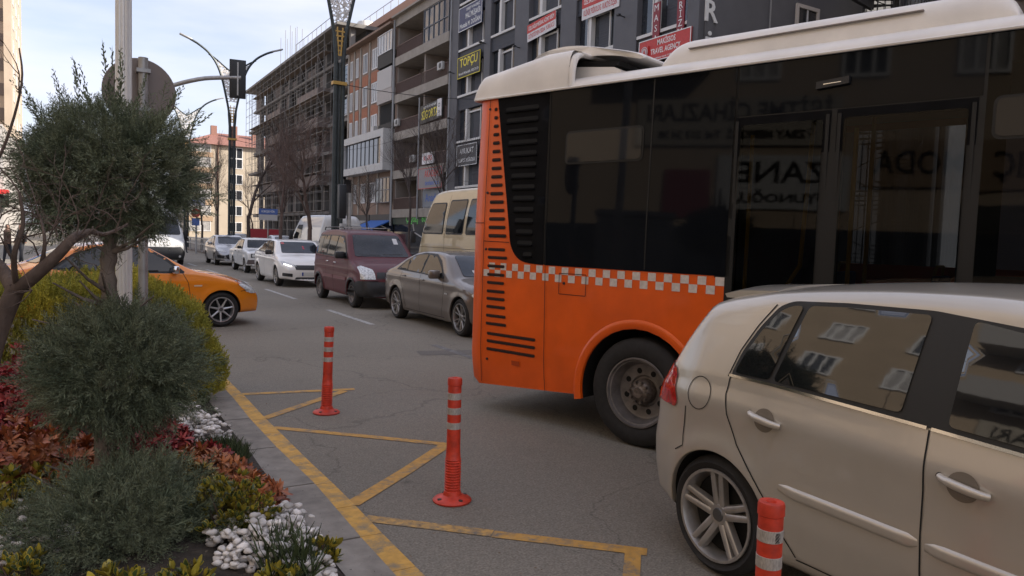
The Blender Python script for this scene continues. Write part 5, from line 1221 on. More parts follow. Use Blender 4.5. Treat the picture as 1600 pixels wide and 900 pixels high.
# white modern saloon
WH = paint('white_paint', (.80, .78, .75), rough=.3, dirt=.05)
side = [(-.75, .25), (-.85, .4), (-.90, .6), (-.88, .9), (-.80, 1.08), (-.5, 1.13), (-.1, 1.20), (.3, 1.36), (.7, 1.46), (1.1, 1.49), (1.5, 1.47), (1.8, 1.40), (2.2, 1.18), (2.5, 1.03), (2.9, .96), (3.25, .84), (3.45, .70), (3.52, .55), (3.5, .3), (3.4, .22), (1.3, .2)]
ega, EB = car('saloon_car', 'clean modern white saloon with lit slanted headlight, behind the maroon van', (6.50, 26.75, 0), -PI/2, WH, side, 1.79, 2.64, .325,
    belt=[(-.9, 1.06), (.2, 1.05), (2.3, .98), (3.5, .85)], tum=.40, windows=[[(.12, 1.08), (.40, 1.30), (.80, 1.40), (.98, 1.41), (1.0, 1.05)], [(1.07, 1.05), (1.05, 1.41), (1.45, 1.38), (1.75, 1.24), (2.08, 1.02)]],
    surround=[(.0, 1.06), (.38, 1.34), (.8, 1.44), (1.5, 1.42), (1.8, 1.28), (2.18, 1.01), (1.0, 1.03)], screen=[(-.64, 1.05), (.64, 1.05), (.56, 1.40), (-.56, 1.40)], rearscreen=[(-.6, 1.15), (.6, 1.15), (.5, 1.38), (-.5, 1.38)],
    gaps=[[(.3, 1.05), (.22, .85), (.4, .55), (.48, .3)], [(1.03, 1.03), (1.04, .3)], [(2.15, 1.0), (2.2, .75), (2.12, .3)]], heads=[[(.42, .66), (.50, .72), (.80, .82), (.86, .80), (.80, .70)]],
    grille=[(-.46, .56), (-.50, .70), (.50, .70), (.46, .56)], intake=[(-.5, .26), (-.45, .33), (.45, .33), (.5, .26)], fog=[(.56, .34), (.56, .44), (.82, .46), (.82, .36)], tails=[[(.5, .85), (.5, .97), (.86, 1.0), (.86, .88)]],
    handles=[(.45, .95), (1.2, .92)], mirror=(1.98, .85, 1.06), mirror_m=BLACK(), style='multi', platec=(-.02, .43))
EB.dec('daytime_lamp', roundpoly([(.56, .665), (.60, .68), (.78, .735), (.80, .71), (.60, .655)], .01), 'F', mat('lit_lamp', (1, .95, .85), .3, emis=2.2), ega, .014, .03)
EB.dec('daytime_lamp', roundpoly([(-.56, .665), (-.60, .68), (-.78, .735), (-.80, .71), (-.60, .655)], .01), 'F', mat('lit_lamp', (0, 0, 0)), ega, .014, .03)
EB.dec('hanging_ornament', rrect(.09, 1.16, .14, 1.27, .01), 'F', mat('ornament', (.4, .05, .08), .6), ega, .014, .1)
EB.dec('window_sticker', rrect(-.55, 1.32, -.45, 1.38, .01), 'F', mat('sticker_red', (.45, .12, .12), .6), ega, .014, .1)

# old white saloon with round headlamps
side = [(-.9, .35), (-.98, .5), (-.98, .75), (-.95, .93), (-.85, .97), (-.4, .99), (-.15, 1.02), (.15, 1.22), (.42, 1.38), (.8, 1.43), (1.3, 1.43), (1.55, 1.38), (1.85, 1.14), (2.05, .99), (2.4, .96), (2.9, .93), (3.15, .88), (3.2, .80), (3.22, .6), (3.24, .4), (3.1, .3), (1.3, .28)]
tor, TB = car('saloon_car', 'boxy old white saloon with paired round headlamps and a dark bumper', (6.92, 34.1, 0), -PI/2, paint('old_white_paint', (.70, .70, .69), rough=.4, dirt=.08), side, 1.63, 2.44, .30,
    belt=[(-1, .95), (3.3, .93)], tum=.36, nose=(.35, .10), tail=(.4, .12), windows=[[(.28, .99), (.48, 1.30), (.95, 1.35), (.95, .98)], [(1.02, .98), (1.02, 1.35), (1.42, 1.33), (1.78, 1.0)]], surround=[(.16, .97), (.42, 1.33), (.7, 1.38), (1.5, 1.36), (1.88, .97)],
    screen=[(-.60, 1.02), (.60, 1.02), (.53, 1.34), (-.53, 1.34)], rearscreen=[(-.55, 1.05), (.55, 1.05), (.5, 1.3), (-.5, 1.3)], gaps=[[(.98, .96), (.98, .3)], [(1.85, .95), (1.9, .3)], [(.2, .95), (.35, .6), (.4, .3)]],
    grille=[(-.70, .64), (-.70, .80), (.70, .80), (.70, .64)], bumper=([(-.80, .38), (-.80, .56), (.80, .56), (.80, .38)], mat('old_bumper', (.09, .07, .068), .6)), tails=[[(.5, .7), (.5, .82), (.78, .82), (.78, .7)]],
    handles=[(.6, .86), (1.35, .86)], handle_m=BLACK(), mirror=(1.75, .76, 1.03, .8), mirror_m=BLACK(), style='steel', dish=.015, np_=4)
for s_ in (-1, 1):
    for a in (.60, .46): TB.dec('headlight', circ(s_*a, .72, .062), 'F', mat('round_lamp', (.5, .5, .48), .15, coat=1), tor, .02, .03)
# silver saloon
SV = paint('silver_paint', (.36, .36, .37), rough=.3, metal=.6, dirt=.06)
side = [(-.75, .25), (-.85, .4), (-.90, .6), (-.88, .9), (-.78, 1.08), (-.45, 1.12), (-.1, 1.20), (.3, 1.36), (.7, 1.45), (1.1, 1.47), (1.45, 1.44), (1.75, 1.34), (2.15, 1.14), (2.45, 1.0), (2.8, .93), (3.15, .80), (3.35, .66), (3.42, .5), (3.4, .3), (3.3, .22), (1.3, .2)]
silver_args = dict(belt=[(-.9, 1.06), (.2, 1.05), (2.3, .98), (3.4, .85)], tum=.40, windows=[[(.12, 1.08), (.40, 1.29), (.80, 1.38), (.98, 1.39), (1.0, 1.05)], [(1.07, 1.05), (1.05, 1.39), (1.4, 1.36), (1.7, 1.22), (2.0, 1.02)]],
    surround=[(.0, 1.06), (.38, 1.33), (.8, 1.42), (1.45, 1.40), (1.75, 1.26), (2.12, 1.01), (1.0, 1.03)], screen=[(-.62, 1.05), (.62, 1.05), (.54, 1.38), (-.54, 1.38)], rearscreen=[(-.6, 1.15), (.6, 1.15), (.5, 1.36), (-.5, 1.36)],
    gaps=[[(1.03, 1.03), (1.04, .3)], [(2.12, 1.0), (2.17, .75), (2.1, .3)]], heads=[[(.40, .64), (.52, .74), (.76, .88), (.84, .86), (.80, .70)]], grille=[(-.36, .32), (-.5, .50), (-.3, .56), (.3, .56), (.5, .50), (.36, .32)],
    tails=[[(.5, .85), (.5, .97), (.84, 1.0), (.84, .88)]], handles=[(.45, .95), (1.2, .92)], mirror=(1.9, .82, 1.05), style='multi', platec=(0, .6))
car('saloon_car', 'silver saloon at the far end of the queue, left of the boxy old white one', (6.85, 40.9, 0), -PI/2, SV, side, 1.70, 2.57, .315, fog=[(.54, .36), (.50, .50), (.80, .52), (.78, .38)], **silver_args)
# cars parked far away behind the median
for i, (x, y, c, lb) in enumerate(((11.6, 62, (.02, .02, .022), 'dark saloon far down the street behind the median railing'), (13.4, 24.5, (.62, .62, .60), 'white hatchback peeping out between the cream minibus and the grey-brown saloon'), (12.6, 52, (.55, .55, .55), 'white saloon far off behind the old white saloon and the bare trees'), (12.4, 44, (.05, .06, .07), 'dark saloon parked far off behind the clean white saloon'))):
    car('parked_car', lb, (x, y, 0), PI/2, paint('parked_paint%d' % i, c), side, 1.72, 2.57, .315, nx=60, nt=80, group=None, **silver_args)

# orange taxi
TX = paint('taxi_orange', (.80, .235, .008), rough=.26, dirt=.03)
side = [(-.78, .28), (-.90, .40), (-.94, .6), (-.93, .85), (-.86, 1.02), (-.6, 1.07), (-.3, 1.13), (.05, 1.30), (.38, 1.42), (.75, 1.465), (1.05, 1.465), (1.3, 1.43), (1.55, 1.30), (1.85, 1.13), (2.08, 1.03), (2.3, .99), (2.7, .92), (3.0, .82), (3.17, .72), (3.26, .58), (3.29, .45), (3.27, .28), (3.15, .2), (1.2, .2)]
an = R(8.6)
tx, XB = car('taxi', 'bright orange taxi saloon crossing the street behind the hedge and the lamp post', (2.31-2.5*math.cos(an)-.82*math.sin(an)*1, 13.97-2.5*math.sin(an)+.82*math.cos(an), 0), an, TX, side, 1.70, 2.5, .315,
    belt=[(-.9, 1.02), (.2, 1.0), (2.1, .95), (3.3, .80)], tum=.36, windows=[[(-.02, 1.06), (.22, 1.24), (.30, 1.04)], [(.34, 1.03), (.27, 1.27), (.55, 1.37), (.98, 1.385), (1.0, .99)], [(1.08, .99), (1.06, 1.385), (1.30, 1.35), (1.55, 1.20), (1.80, 1.0)]],
    surround=[(-.12, 1.04), (.20, 1.28), (.55, 1.40), (1.0, 1.42), (1.33, 1.385), (1.60, 1.23), (1.88, .99), (1.86, .965), (1.0, .975), (.1, 1.01)], screen=[(-.62, 1.06), (.62, 1.06), (.54, 1.38), (-.54, 1.38)], rearscreen=[(-.58, 1.12), (.58, 1.12), (.5, 1.36), (-.5, 1.36)],
    gaps=[[(1.03, .98), (1.04, .3)], [(1.84, .98), (1.93, .8), (1.96, .6), (1.88, .3)], [(.2, 1.0), (.22, .8), (.4, .55), (.45, .3)], [(2.84, .64), (2.98, .66), (3.2, .66)]], heads=[[(.45, .64), (.48, .74), (.75, .84), (.82, .80), (.80, .62)]], grille=[(-.35, .62), (-.35, .70), (.35, .70), (.35, .62)],
    tails=[[(.5, .8), (.5, .95), (.84, .98), (.84, .82)]], handles=[(.42, .90), (1.15, .88)], mirror=(1.72, .80, 1.03, .9), mirror_m=CHROME(), style='spoke7', rimm=mat('taxi_alloy', (.55, .55, .56), .3, .8), rimr=.222, nose=(.75, .34), nx=150, nt=160, crease=((.80, .010, .06),), wid=.2)
XB.dec('headlight', roundpoly([(2.78, .80), (2.80, .755), (3.02, .60), (3.24, .585), (3.24, .70), (2.98, .80)], .02), 'R', LAMPG(), tx, .008, .03)
XB.dec('side_repeater', rrect(2.02, .74, 2.16, .765, .01), 'R', mat('repeater', (.8, .6, .4), .2, coat=1), tx, .010, .1)
XB.dec('turn_lamp', roundpoly([(2.77, .815), (2.79, .76), (2.90, .79), (2.86, .82)], .01), 'R', mat('amber_lens', (.6, .14, .05), .2, coat=1), tx, .011, .03)

# ---------------------------------------------------------------- cream minibus (other carriageway)
CM = paint('minibus_cream', (.50, .40, .235), rough=.4, dirt=.05)
mbs = thing('minibus', 'cream minibus standing beyond the grey-brown saloon, its rear cut off by the orange bus', 'minibus', (10.35, 15.9, 0), PI/2)
mbs.scale = (1, 1, 1.055)
side = [(-1.6, .4), (-1.68, .6), (-1.66, 1.5), (-1.6, 2.6), (-1.5, 2.86), (-1.2, 2.97), (.5, 2.99), (3.0, 2.99), (4.0, 2.98), (4.5, 2.93), (4.72, 2.78), (4.92, 2.3), (5.12, 1.75), (5.28, 1.45), (5.45, 1.2), (5.5, .7), (5.42, .42), (5.2, .35), (1.5, .35)]
MBd = Body(side, 2.2, [(.3, .96), (.6, 1), (1.5, 1), (3, .98)], [(-2, 1.7), (6, 1.7)], .06, nose=(.5, .10), tail=(.4, .08), wheels=(0, 4.0), wz=.38, wr=.44, ksm=.09, nx=120, nt=140, zc=1.5, roofcrown=.06)
MBd.mesh(CM, mbs, (0, 4.0), .38, .43)
for x in (0, 4.0):
    for s_ in (-1, 1): wheel(mbs, x, s_, 1.08, .38, .22, .23, 'steel', mat('steel_rim', (0, 0, 0)), dish=.03)
for ax in 'RL':
    for wv in ([(3.55, 1.72), (3.60, 2.60), (4.60, 2.60), (4.82, 2.15), (4.98, 1.72)], [(2.3, 1.72), (2.3, 2.66), (3.40, 2.66), (3.40, 1.72)], [(1.0, 1.72), (1.0, 2.66), (2.15, 2.66), (2.15, 1.72)], [(-.4, 1.72), (-.4, 2.66), (.85, 2.66), (.85, 1.72)]):
        xs_ = [p[0] for p in wv]; f_ = MBd.dec('side_window', roundpoly(wv, .09), ax, seal, mbs, .006, .1)
        cx = sum(xs_)/len(xs_); cz = 2.18
        MBd.dec('pane', roundpoly([(cx+(x-cx)*.93, cz+(z-cz)*.92) for x, z in wv], .08), ax, GLASS(), f_, .012, .1)
    MBd.strips('panel_gap', [[(3.47, 2.8), (3.47, .6)], [(5.0, 1.6), (5.0, .6)], [(-1.5, 1.35), (5.2, 1.35)]], ax, mat('gap_brown', (.12, .09, .05), .8), mbs, .012, .004)
MBd.dec('windscreen', roundpoly([(-.92, 1.5), (.92, 1.5), (.85, 2.75), (-.85, 2.75)], .1), 'F', CLEARG(), mbs, .008, .1)
for s_ in (-1, 1):
    MBd.dec('headlight', circ(s_*.8, .85, .12), 'F', LAMPG(), mbs, .01, .04)
    b = MB(); b.tube([(4.95, s_*1.02, 1.55), (5.35, s_*1.22, 1.75), (5.40, s_*1.25, 2.0)], .018, 6); b.build('mirror_arm', mat('arm_grey', (.35, .35, .35), .4, .4), mbs, True)
    b = MB(); b.box((5.33, s_*1.25-.09, 1.45), (5.42, s_*1.25+.09, 1.80), .03); b.build('wing_mirror', BLACK(), mbs, True)

# ---------------------------------------------------------------- white panel vans
WV = paint('van_white', (.62, .62, .61), rough=.35, dirt=.06)
def big_van(label, loc, rz, visible_side_window=True):
    e = thing('panel_van', label, 'van', loc, rz)
    side = [(-.95, .35), (-1.02, .5), (-1.02, 1.5), (-1.0, 2.3), (-.9, 2.5), (-.6, 2.56), (1.0, 2.58), (2.6, 2.56), (3.0, 2.46), (3.3, 2.15), (3.7, 1.65), (3.95, 1.38), (4.25, 1.25), (4.5, 1.08), (4.58, .8), (4.62, .5), (4.55, .3), (4.3, .25), (1.5, .28)]
    B = Body(side, 2.02, [(.3, .97), (.6, 1), (1.4, 1), (3, .96)], [(-2, 1.4), (6, 1.4)], .07, nose=(.6, .15), tail=(.3, .05), wheels=(0, 3.6), wz=.35, wr=.4, ksm=.08, nx=100, nt=120, zc=1.2, roofcrown=.05)
    B.mesh(WV, e, (0, 3.6), .35, .40)
    for x in (0, 3.6):
        for s_ in (-1, 1): wheel(e, x, s_, 1.0, .35, .22, .22, 'steel', mat('steel_rim', (0, 0, 0)), dish=.03)
    B.dec('windscreen', roundpoly([(-.88, 1.42), (.88, 1.42), (.78, 2.26), (-.78, 2.26)], .1), 'F', CLEARG(), e, .01, .1)
    for ax in 'RL':
        B.dec('side_window', roundpoly([(2.2, 1.45), (2.2, 2.1), (2.95, 2.1), (3.55, 1.5), (3.5, 1.42)], .06), ax, GLASS(), e, .01, .1)
        B.strips('panel_gap', [[(2.12, 2.3), (2.12, .5)], [(.9, 2.3), (.9, .5)], [(3.4, 1.4), (3.2, .9), (3.1, .5)]], ax, DARK(), e, .012, .004)
        B.dec('side_moulding', roundpoly([(.4, .55), (.4, .72), (3.1, .72), (3.1, .55)], .02), ax, BLACK(), e, .014, .1)
        B.dec('headlight', roundpoly([(3.98, 1.12), (4.15, 1.18), (4.42, 1.02), (4.36, .92), (4.1, .98)], .03), ax, LAMPG(), e, .012, .04)
    for s_ in (-1, 1):
        B.dec('headlight', roundpoly([(s_*.55, .93), (s_*.62, 1.02), (s_*.96, 1.12), (s_*.98, 1.0), (s_*.9, .92)], .03), 'F', LAMPG(), e, .012, .04)
        B.dec('fog_light', circ(s_*.75, .45, .05), 'F', LAMPG(), e, .03, .03)
        b = MB(); b.box((3.45, s_*1.13-.1, 1.35), (3.58, s_*1.13+.1, 1.8), .04); b.build('wing_mirror', BLACK(), e, True)
    B.dec('bumper', roundpoly([(-.99, .3), (-.99, .62), (-.80, .88), (-.5, .86), (.5, .86), (.80, .88), (.99, .62), (.99, .3)], .03), 'F', BLACK(), e, .02, .05)
    return e, B
big_van('white panel van with a black bumper coming up behind the orange taxi', (3.53, 41.4, 0), -PI/2)
big_van('white panel van standing beyond the bare tree, above the roof of the maroon van', (10.5, 33.6, 0), PI/2)

# ================================================================== STREET FURNITURE
def ray(x, y): return fw+rr*((x-800)/1155)+uu*((450-y)/1155)
def at(x, y, d): return Vector((0, 0, EYE))+ray(x, y)*d
def gp(x, y, z=.12): d = ray(x, y); return Vector((0, 0, EYE))+d*((z-EYE)/d.z)
# lane delineator posts
PR = mat('post_red', (.62, .045, .016), .55, var=.28, vscale=22, stain=.4, coat=.1)
PW = mat('post_reflector', (.46, .42, .38), .45, var=.25, vscale=30, stain=.3, pscale=(8, 8, 2), metal=.1)
def post(label, x, y, h, rz, lean=(0, 0)):
    e = thing('lane_post', label, 'bollard', (x, y, 0), rz, 'red and white flexible lane posts on the yellow hatching')
    e.rotation_euler = (lean[0], lean[1], rz); e.scale = (1.2, 1.2, 1)
    b = MB(); pr = [(0, .0), (.105, .0), (.108, .010), (.098, .022), (.07, .032), (.052, .045), (.046, .07)]
    z = .07
    while z < .27: pr += [(.0455, z), (.0415, z+.004), (.0415, z+.010), (.0455, z+.014)]; z += .018
    pr += [(.041, .29), (.038, .36), (.037, h-.055), (.0365, h-.052), (.040, h-.048), (.040, h-.012), (.037, h-.002), (.030, h), (.016, h-.002), (.013, h-.012), (0, h-.014)]
    b.lathe(pr, 36); b.build('body', PR, e, True)
    for k in range(3):
        z0 = h-.10-k*.098; c = MB(); c.lathe([(.0372, z0-.044), (.0386, z0-.043), (.0386, z0+.0), (.0372, z0+.001)], 36); c.build('reflective_band', PW, e, True)
    c = MB()
    for k in range(4): a = k*PI/2+.4; c.lathe([(0, .032), (.012, .031), (.014, .020)], 10, 'z', (.082*math.cos(a), .082*math.sin(a), 0))
    c.build('bolt', mat('bolt_dark', (.05, .03, .025), .6), e)
    return e
post('red lane post with three white bands on the far yellow chevron, farthest from the camera', 2.13, 7.0, .845, .3, (0, R(1.2)))
post('red lane post with white bands beside the tip of the yellow zigzag', 2.17, 4.31, .825, 1.3, (0, R(1.2)))
p3_ = post('red lane post with scribbled white band right in front of the beige hatchback wheel', 2.19, 1.757, .83, 2.2, (0, R(.5)))
sc2 = MB()
for k in range(5): 
    pts = []
    for j in range(9): a = -2.9+.07*k+.05*math.sin(j*2.1+k*1.3); pts.append((.0392*math.cos(a-2.2+.9), .0392*math.sin(a-2.2+.9), .83-.104-.036*(j/8)))
    sc2.tube(pts, .0008, 4)
sc2.build('graffiti', BLACK(), p3_)

# lamp pole on the island (fluted), sign post with the back of a round sign
lp = thing('lamp_post', 'thick pale grey fluted lamp post rising behind the clipped juniper', 'lamp post', (.33, 6.02, .08))
b = MB(); n = 10; V = []; Fc = []
H_ = 9.0
for z in (0, H_):
    for k in range(n*4):
        a = 2*PI*k/(n*4); r_ = (.055 if (k % 4) in (0, 1, 2) else .049)*(1-.10*z/H_); V.append((r_*math.cos(a), r_*math.sin(a), z))
m_ = n*4; b.add(V, [(k, (k+1) % m_, m_+(k+1) % m_, m_+k) for k in range(m_)]); b.build('pole', mat('pole_aluminium', (.74, .73, .71), .38, .15), lp)
MB().lathe([(0, 0), (.16, 0), (.16, .02), (.09, .05), (.075, .12)], 24).build('base_plate', mat('pole_aluminium', (0, 0, 0)), lp, True)
MB().tube([(0, 0, H_), (.4, 0, H_+.4), (1.5, .1, H_+.5)], [.05, .045, .04], 8).build('arm', mat('pole_aluminium', (0, 0, 0)), lp, True)
sp_ = thing('traffic_sign', 'round traffic sign seen from its grey-brown back on a thin galvanised pole', 'traffic sign', (.50, 6.66, .08))
galv = mat('galvanised', (.36, .36, .36), .45, .5, var=.15, vscale=10)
MB().tube([(.0, -.04, 0), (.0, -.04, 3.0)], .036, 16).build('pole', galv, sp_, True)
dv = (Vector((0, 0, EYE))-Vector((.5, 6.66, 2.8))).normalized(); an_ = math.atan2(.5, 6.66)
MB().lathe([(0, -.006), (.262, -.006), (.267, .0), (.267, .012), (.255, .012), (0, .010)], 48, 'y', (-0.02, .03, 2.74)).build('sign_plate', mat('sign_back_brown', (.20, .165, .15), .55, .2, var=.05), sp_, True)
b = MB(); b.box((-.05, -.09, 2.58), (.05, -.0, 2.61)).box((-.05, -.09, 2.88), (.05, -.0, 2.91)); b.build('clamp', galv, sp_)
# traffic signal on a long curved arm, seen from behind
ts = thing('traffic_light', 'traffic light on a long curved arm seen from behind against the sky', 'traffic light')
b = MB(); b.tube([(1.35, 20.9, 0), (1.35, 20.9, 4.4)], .09, 10); b.tube(catmull([(1.35, 20.9, 4.2), (1.6, 20.8, 4.85), (2.1, 20.7, 5.25), (2.8, 20.5, 5.52), (3.35, 20.4, 5.62), (3.8, 20.3, 5.66)], 4), .055, 10); b.build('arm', galv, ts, True)
ho = MB(); ho.box((-.20, -.03, -.49), (.20, .02, .49), .012); o = ho.build('backboard', mat('signal_black', (.012, .014, .018), .5), ts, True); o.location = (3.72, 20.32, 5.62); o.rotation_euler = (0, 0, R(-8))
g_ = MB(); g_.box((-.12, .02, -.42), (.12, .16, .42), .02)
for z in (-.28, 0, .28): g_.lathe([(0, .16), (.10, .16), (.105, .26)], 16, 'y', (0, 0, z))
g_.build('lamp_housing', mat('signal_black', (0, 0, 0)), o, True)
g_ = MB(); g_.box((-.018, -.06, -.42), (.018, -.03, .42)); g_.build('bracket', galv, o)
# signal and small pole on the median
tm = thing('traffic_light', 'black traffic light on a short grey pole at the foot of the big lamp post', 'traffic light', (7.3, 22.4, 0))
MB().tube([(0.12, 0, 0), (0.12, 0, 3.0)], .07, 10).build('pole', galv, tm, True)
ho = MB(); ho.box((-.22, -.12, 2.2), (-.0, .12, 3.25), .03); ho.build('lamp_housing', mat('signal_black', (0, 0, 0)), tm, True)
ho = MB(); ho.box((-.15, -.14, 1.7), (.0, .1, 2.05), .02).box((.2, -.1, 1.75), (.5, .1, 2.0), .02); ho.build('control_box', mat('box_grey', (.3, .3, .3), .5), tm, True)
# big lamps with fretwork wings
DKM = mat('lamp_pole_dark', (.045, .055, .058), .5, .5, var=.2); GOLD = mat('lamp_gold', (.45, .28, .08), .4, .6)
fret = mat('fretwork', (.62, .60, .58), .5)
t = fret.node_tree; v = t.nodes.new('ShaderNodeTexVoronoi'); v.feature = 'DISTANCE_TO_EDGE'; v.inputs['Scale'].default_value = 7
tc_ = t.nodes.new('ShaderNodeTexCoord'); t.links.new(tc_.outputs['Object'], v.inputs[0])
r = t.nodes.new('ShaderNodeMath'); r.operation = 'LESS_THAN'; r.inputs[1].default_value = .11; t.links.new(v.outputs[0], r.inputs[0]); t.links.new(r.outputs[0], t.nodes['Principled BSDF'].inputs['Alpha'])
def big_lamp(label, x, y):
    e = thing('street_lamp', label, 'street lamp', (x, y, .14), 0, 'tall winged street lamps along the median')
    b = MB()
    for s_ in (-1, 1): b.tube([(s_*.13, 0, 0), (s_*.13, 0, 7.85)], .085, 10)
    b.tube([(0, 0, 0), (0, 0, 7.8)], .04, 6); b.build('pole', DKM, e, True)
    b = MB(); b.box((-.26, -.12, 7.0), (.26, .12, 7.12)).box((-.22, -.1, 1.0), (.22, .1, 1.2)); b.build('collar', GOLD, e)
    R_ = catmull([(.13, 7.85), (.20, 8.7), (.35, 9.5), (.60, 10.6), (.90, 11.4), (1.35, 12.0), (1.9, 12.4), (2.35, 12.62)], 4)
    I_ = catmull([(0.0, 11.0), (.45, 11.3), (.9, 11.65), (1.35, 11.93)], 4)
    for s_ in (-1, 1):
        b = MB(); b.tube([(s_*x_, 0, z_) for x_, z_ in R_], [.085]*4+[.065]*(len(R_)-4), 8); b.tube([(s_*x_, 0, z_) for x_, z_ in I_], .05, 6); b.build('arm', DKM, e, True)
        b = MB(); b.box((-.36, -.13, -.04), (.36, .13, .05), .03); o = b.build('lamp_head', mat('lamp_head_grey', (.38, .38, .38), .4, .3), e, True); o.location = (s_*2.6, 0, 12.72); o.rotation_euler = (0, -s_*R(20), 0)
    P = [(s_x, z_) for s_x, z_ in R_ if s_x <= 1.36 and z_ > 9.1]
    poly = [(-x_, z_) for x_, z_ in P]+[(-x_, z_) for x_, z_ in I_[::-1]]+[(x_, z_) for x_, z_ in I_[1:]]+[(x_, z_) for x_, z_ in P[::-1]]
    V, Fc = tri2d(poly, .3); 
    for q in (-.03, .03): obj('fret_panel', [(a, q, z_) for a, z_ in V], Fc, fret, e)
    low = [(-.16, 8.0), (.16, 8.0), (.26, 9.08), (-.26, 9.08)]; gb_ = MB()
    for k in range(6):
        z0_ = 8.05+k*.17; w0 = .10+.02*k; gb_.box((-w0, -.02, z0_), (w0, .02, z0_+.05)).box((-.02-w0*.5, -.02, z0_+.05), (.02-w0*.5, .02, z0_+.17)).box((-.02+w0*.5, -.02, z0_+.05), (.02+w0*.5, .02, z0_+.17))
    gb_.build('gold_panel', GOLD, e)
    return e
big_lamp('nearest tall winged lamp with dark twin poles, its wings cut off by the frame', 8.46, 26.9)
big_lamp('tall winged lamp with both lamp heads against the sky behind the traffic light', 8.42, 47.6)
big_lamp('winged lamp farthest down the median, half hidden by the round sign and the juniper', 8.4, 68)
# small street signs and railings far away
def small_sign(label, x, y, z, w_, h_, m, txt=None, tm_=None, ph=None):
    e = thing('street_sign', label, 'sign', (x, y, 0), R(-14)); MB().tube([(0, 0.03, 0), (0, 0.03, z+h_*.3)], .035, 6).build('pole', galv, e)
    boxo('board', (-w_/2, -.03, z-h_/2), (w_/2, 0, z+h_/2), m, e)
    if txt: text('lettering', txt, h_*.5, lambda u, v, w3: (u, -.035-w3, z+v), tm_, e)
    return e
small_sign('blue and white direction board among the bare trees above the silver saloon', 8.9, 40.0, 2.75, .95, .30, mat('sign_blue3', (.06, .12, .34), .5), 'KIRŞEHİR', TW)
boxo('lower_panel', (-.47, -.03, 2.30), (.47, 0, 2.59), mat('panel_pale', (.42, .42, .42), .6), bpy.data.objects['street_sign'])
small_sign('small white and blue board on a pole right of the white far van', 7.6, 56.0, 3.6, 1.1, .55, mat('panel_pale', (0, 0, 0)), 'OTO', TB_)
e = small_sign('round red no-entry sign above a small blue arrow sign near the railing', 7.4, 55.0, 2.2, .5, .5, mat('sign_blue3', (0, 0, 0)), None)
MB().lathe([(0, -.06), (.3, -.06), (.3, -.03)], 20, 'y', (0, 0, 2.8)).build('red_disc', mat('sign_red', (0, 0, 0)), e)
boxo('white_bar', (-.2, -.075, 2.76), (.2, -.062, 2.84), wr_, e)
e = thing('guard_rail', 'low grey guard rail with posts along the far left side of the median', 'railing', (7.95, 50, 0), 0)
b = MB()
for z in (.62, 1.0): b.box((-.03, 0, z), (.03, 42, z+.09))
b.build('rail', galv, e)
for k in range(15): boxo('post', (-.04, k*3-.04, .1), (.04, k*3+.04, 1.1), galv, e)
o = boxo('site_hoarding', (14.6, 74, .1), (17.6, 74.1, 1.9), mat('hoarding_red', (.36, .03, .04), .6)); tag(o, 'red hoarding panel at the foot of the yellow block far down the street', 'hoarding')
e = thing('parked_bus', 'pale parked coach far away behind the white van at the left', 'bus', (6.2, 88, 0))
boxo('body', (-1.6, -4, .4), (1.6, 4, 3.4), mat('coach_white', (.6, .6, .58), .4), e, .25); boxo('windscreen', (-1.35, -4.05, 1.5), (1.35, -4.0, 3.0), PANE, e); boxo('side_glass', (-1.63, -3.6, 1.7), (-1.6, 3.6, 2.8), PANE, e)
b = MB()
for y_ in (-2.6, 2.6): b.lathe([(0, -1.62), (.45, -1.62), (.5, -1.55), (.5, -1.3)], 20, 'x', (0, y_, .5))
b.build('wheel', RUB(), e)

# ================================================================== PLANTS
def basis(D):
    D = D/np.linalg.norm(D, axis=1, keepdims=True); h = np.where(np.abs(D[:, 2:3]) < .9, np.array([[0, 0, 1.]]), np.array([[1., 0, 0]])); A = np.cross(h, D); A /= np.linalg.norm(A, axis=1, keepdims=True)
    th = rng.uniform(0, 2*PI, len(D))[:, None]; B = np.cross(D, A); A2 = A*np.cos(th)+B*np.sin(th); return A2, np.cross(D, A2), D
def scatter(name, T, Fq, P, D, S, m, parent=None, bas=None):
    """copies of template T (z = growth axis) at P along D scaled S, one mesh"""
    A, B, C = bas if bas is not None else basis(D); S = S[:, None, None]
    V = (T[None, :, 0:1]*A[:, None]+T[None, :, 1:2]*B[:, None]+T[None, :, 2:3]*C[:, None])*S+P[:, None]
    Fa = Fq[None]+(np.arange(len(P))*len(T))[:, None, None]
    return obj_np(name, V.reshape(-1, 3), Fa.reshape(-1, Fq.shape[1]), m, parent)
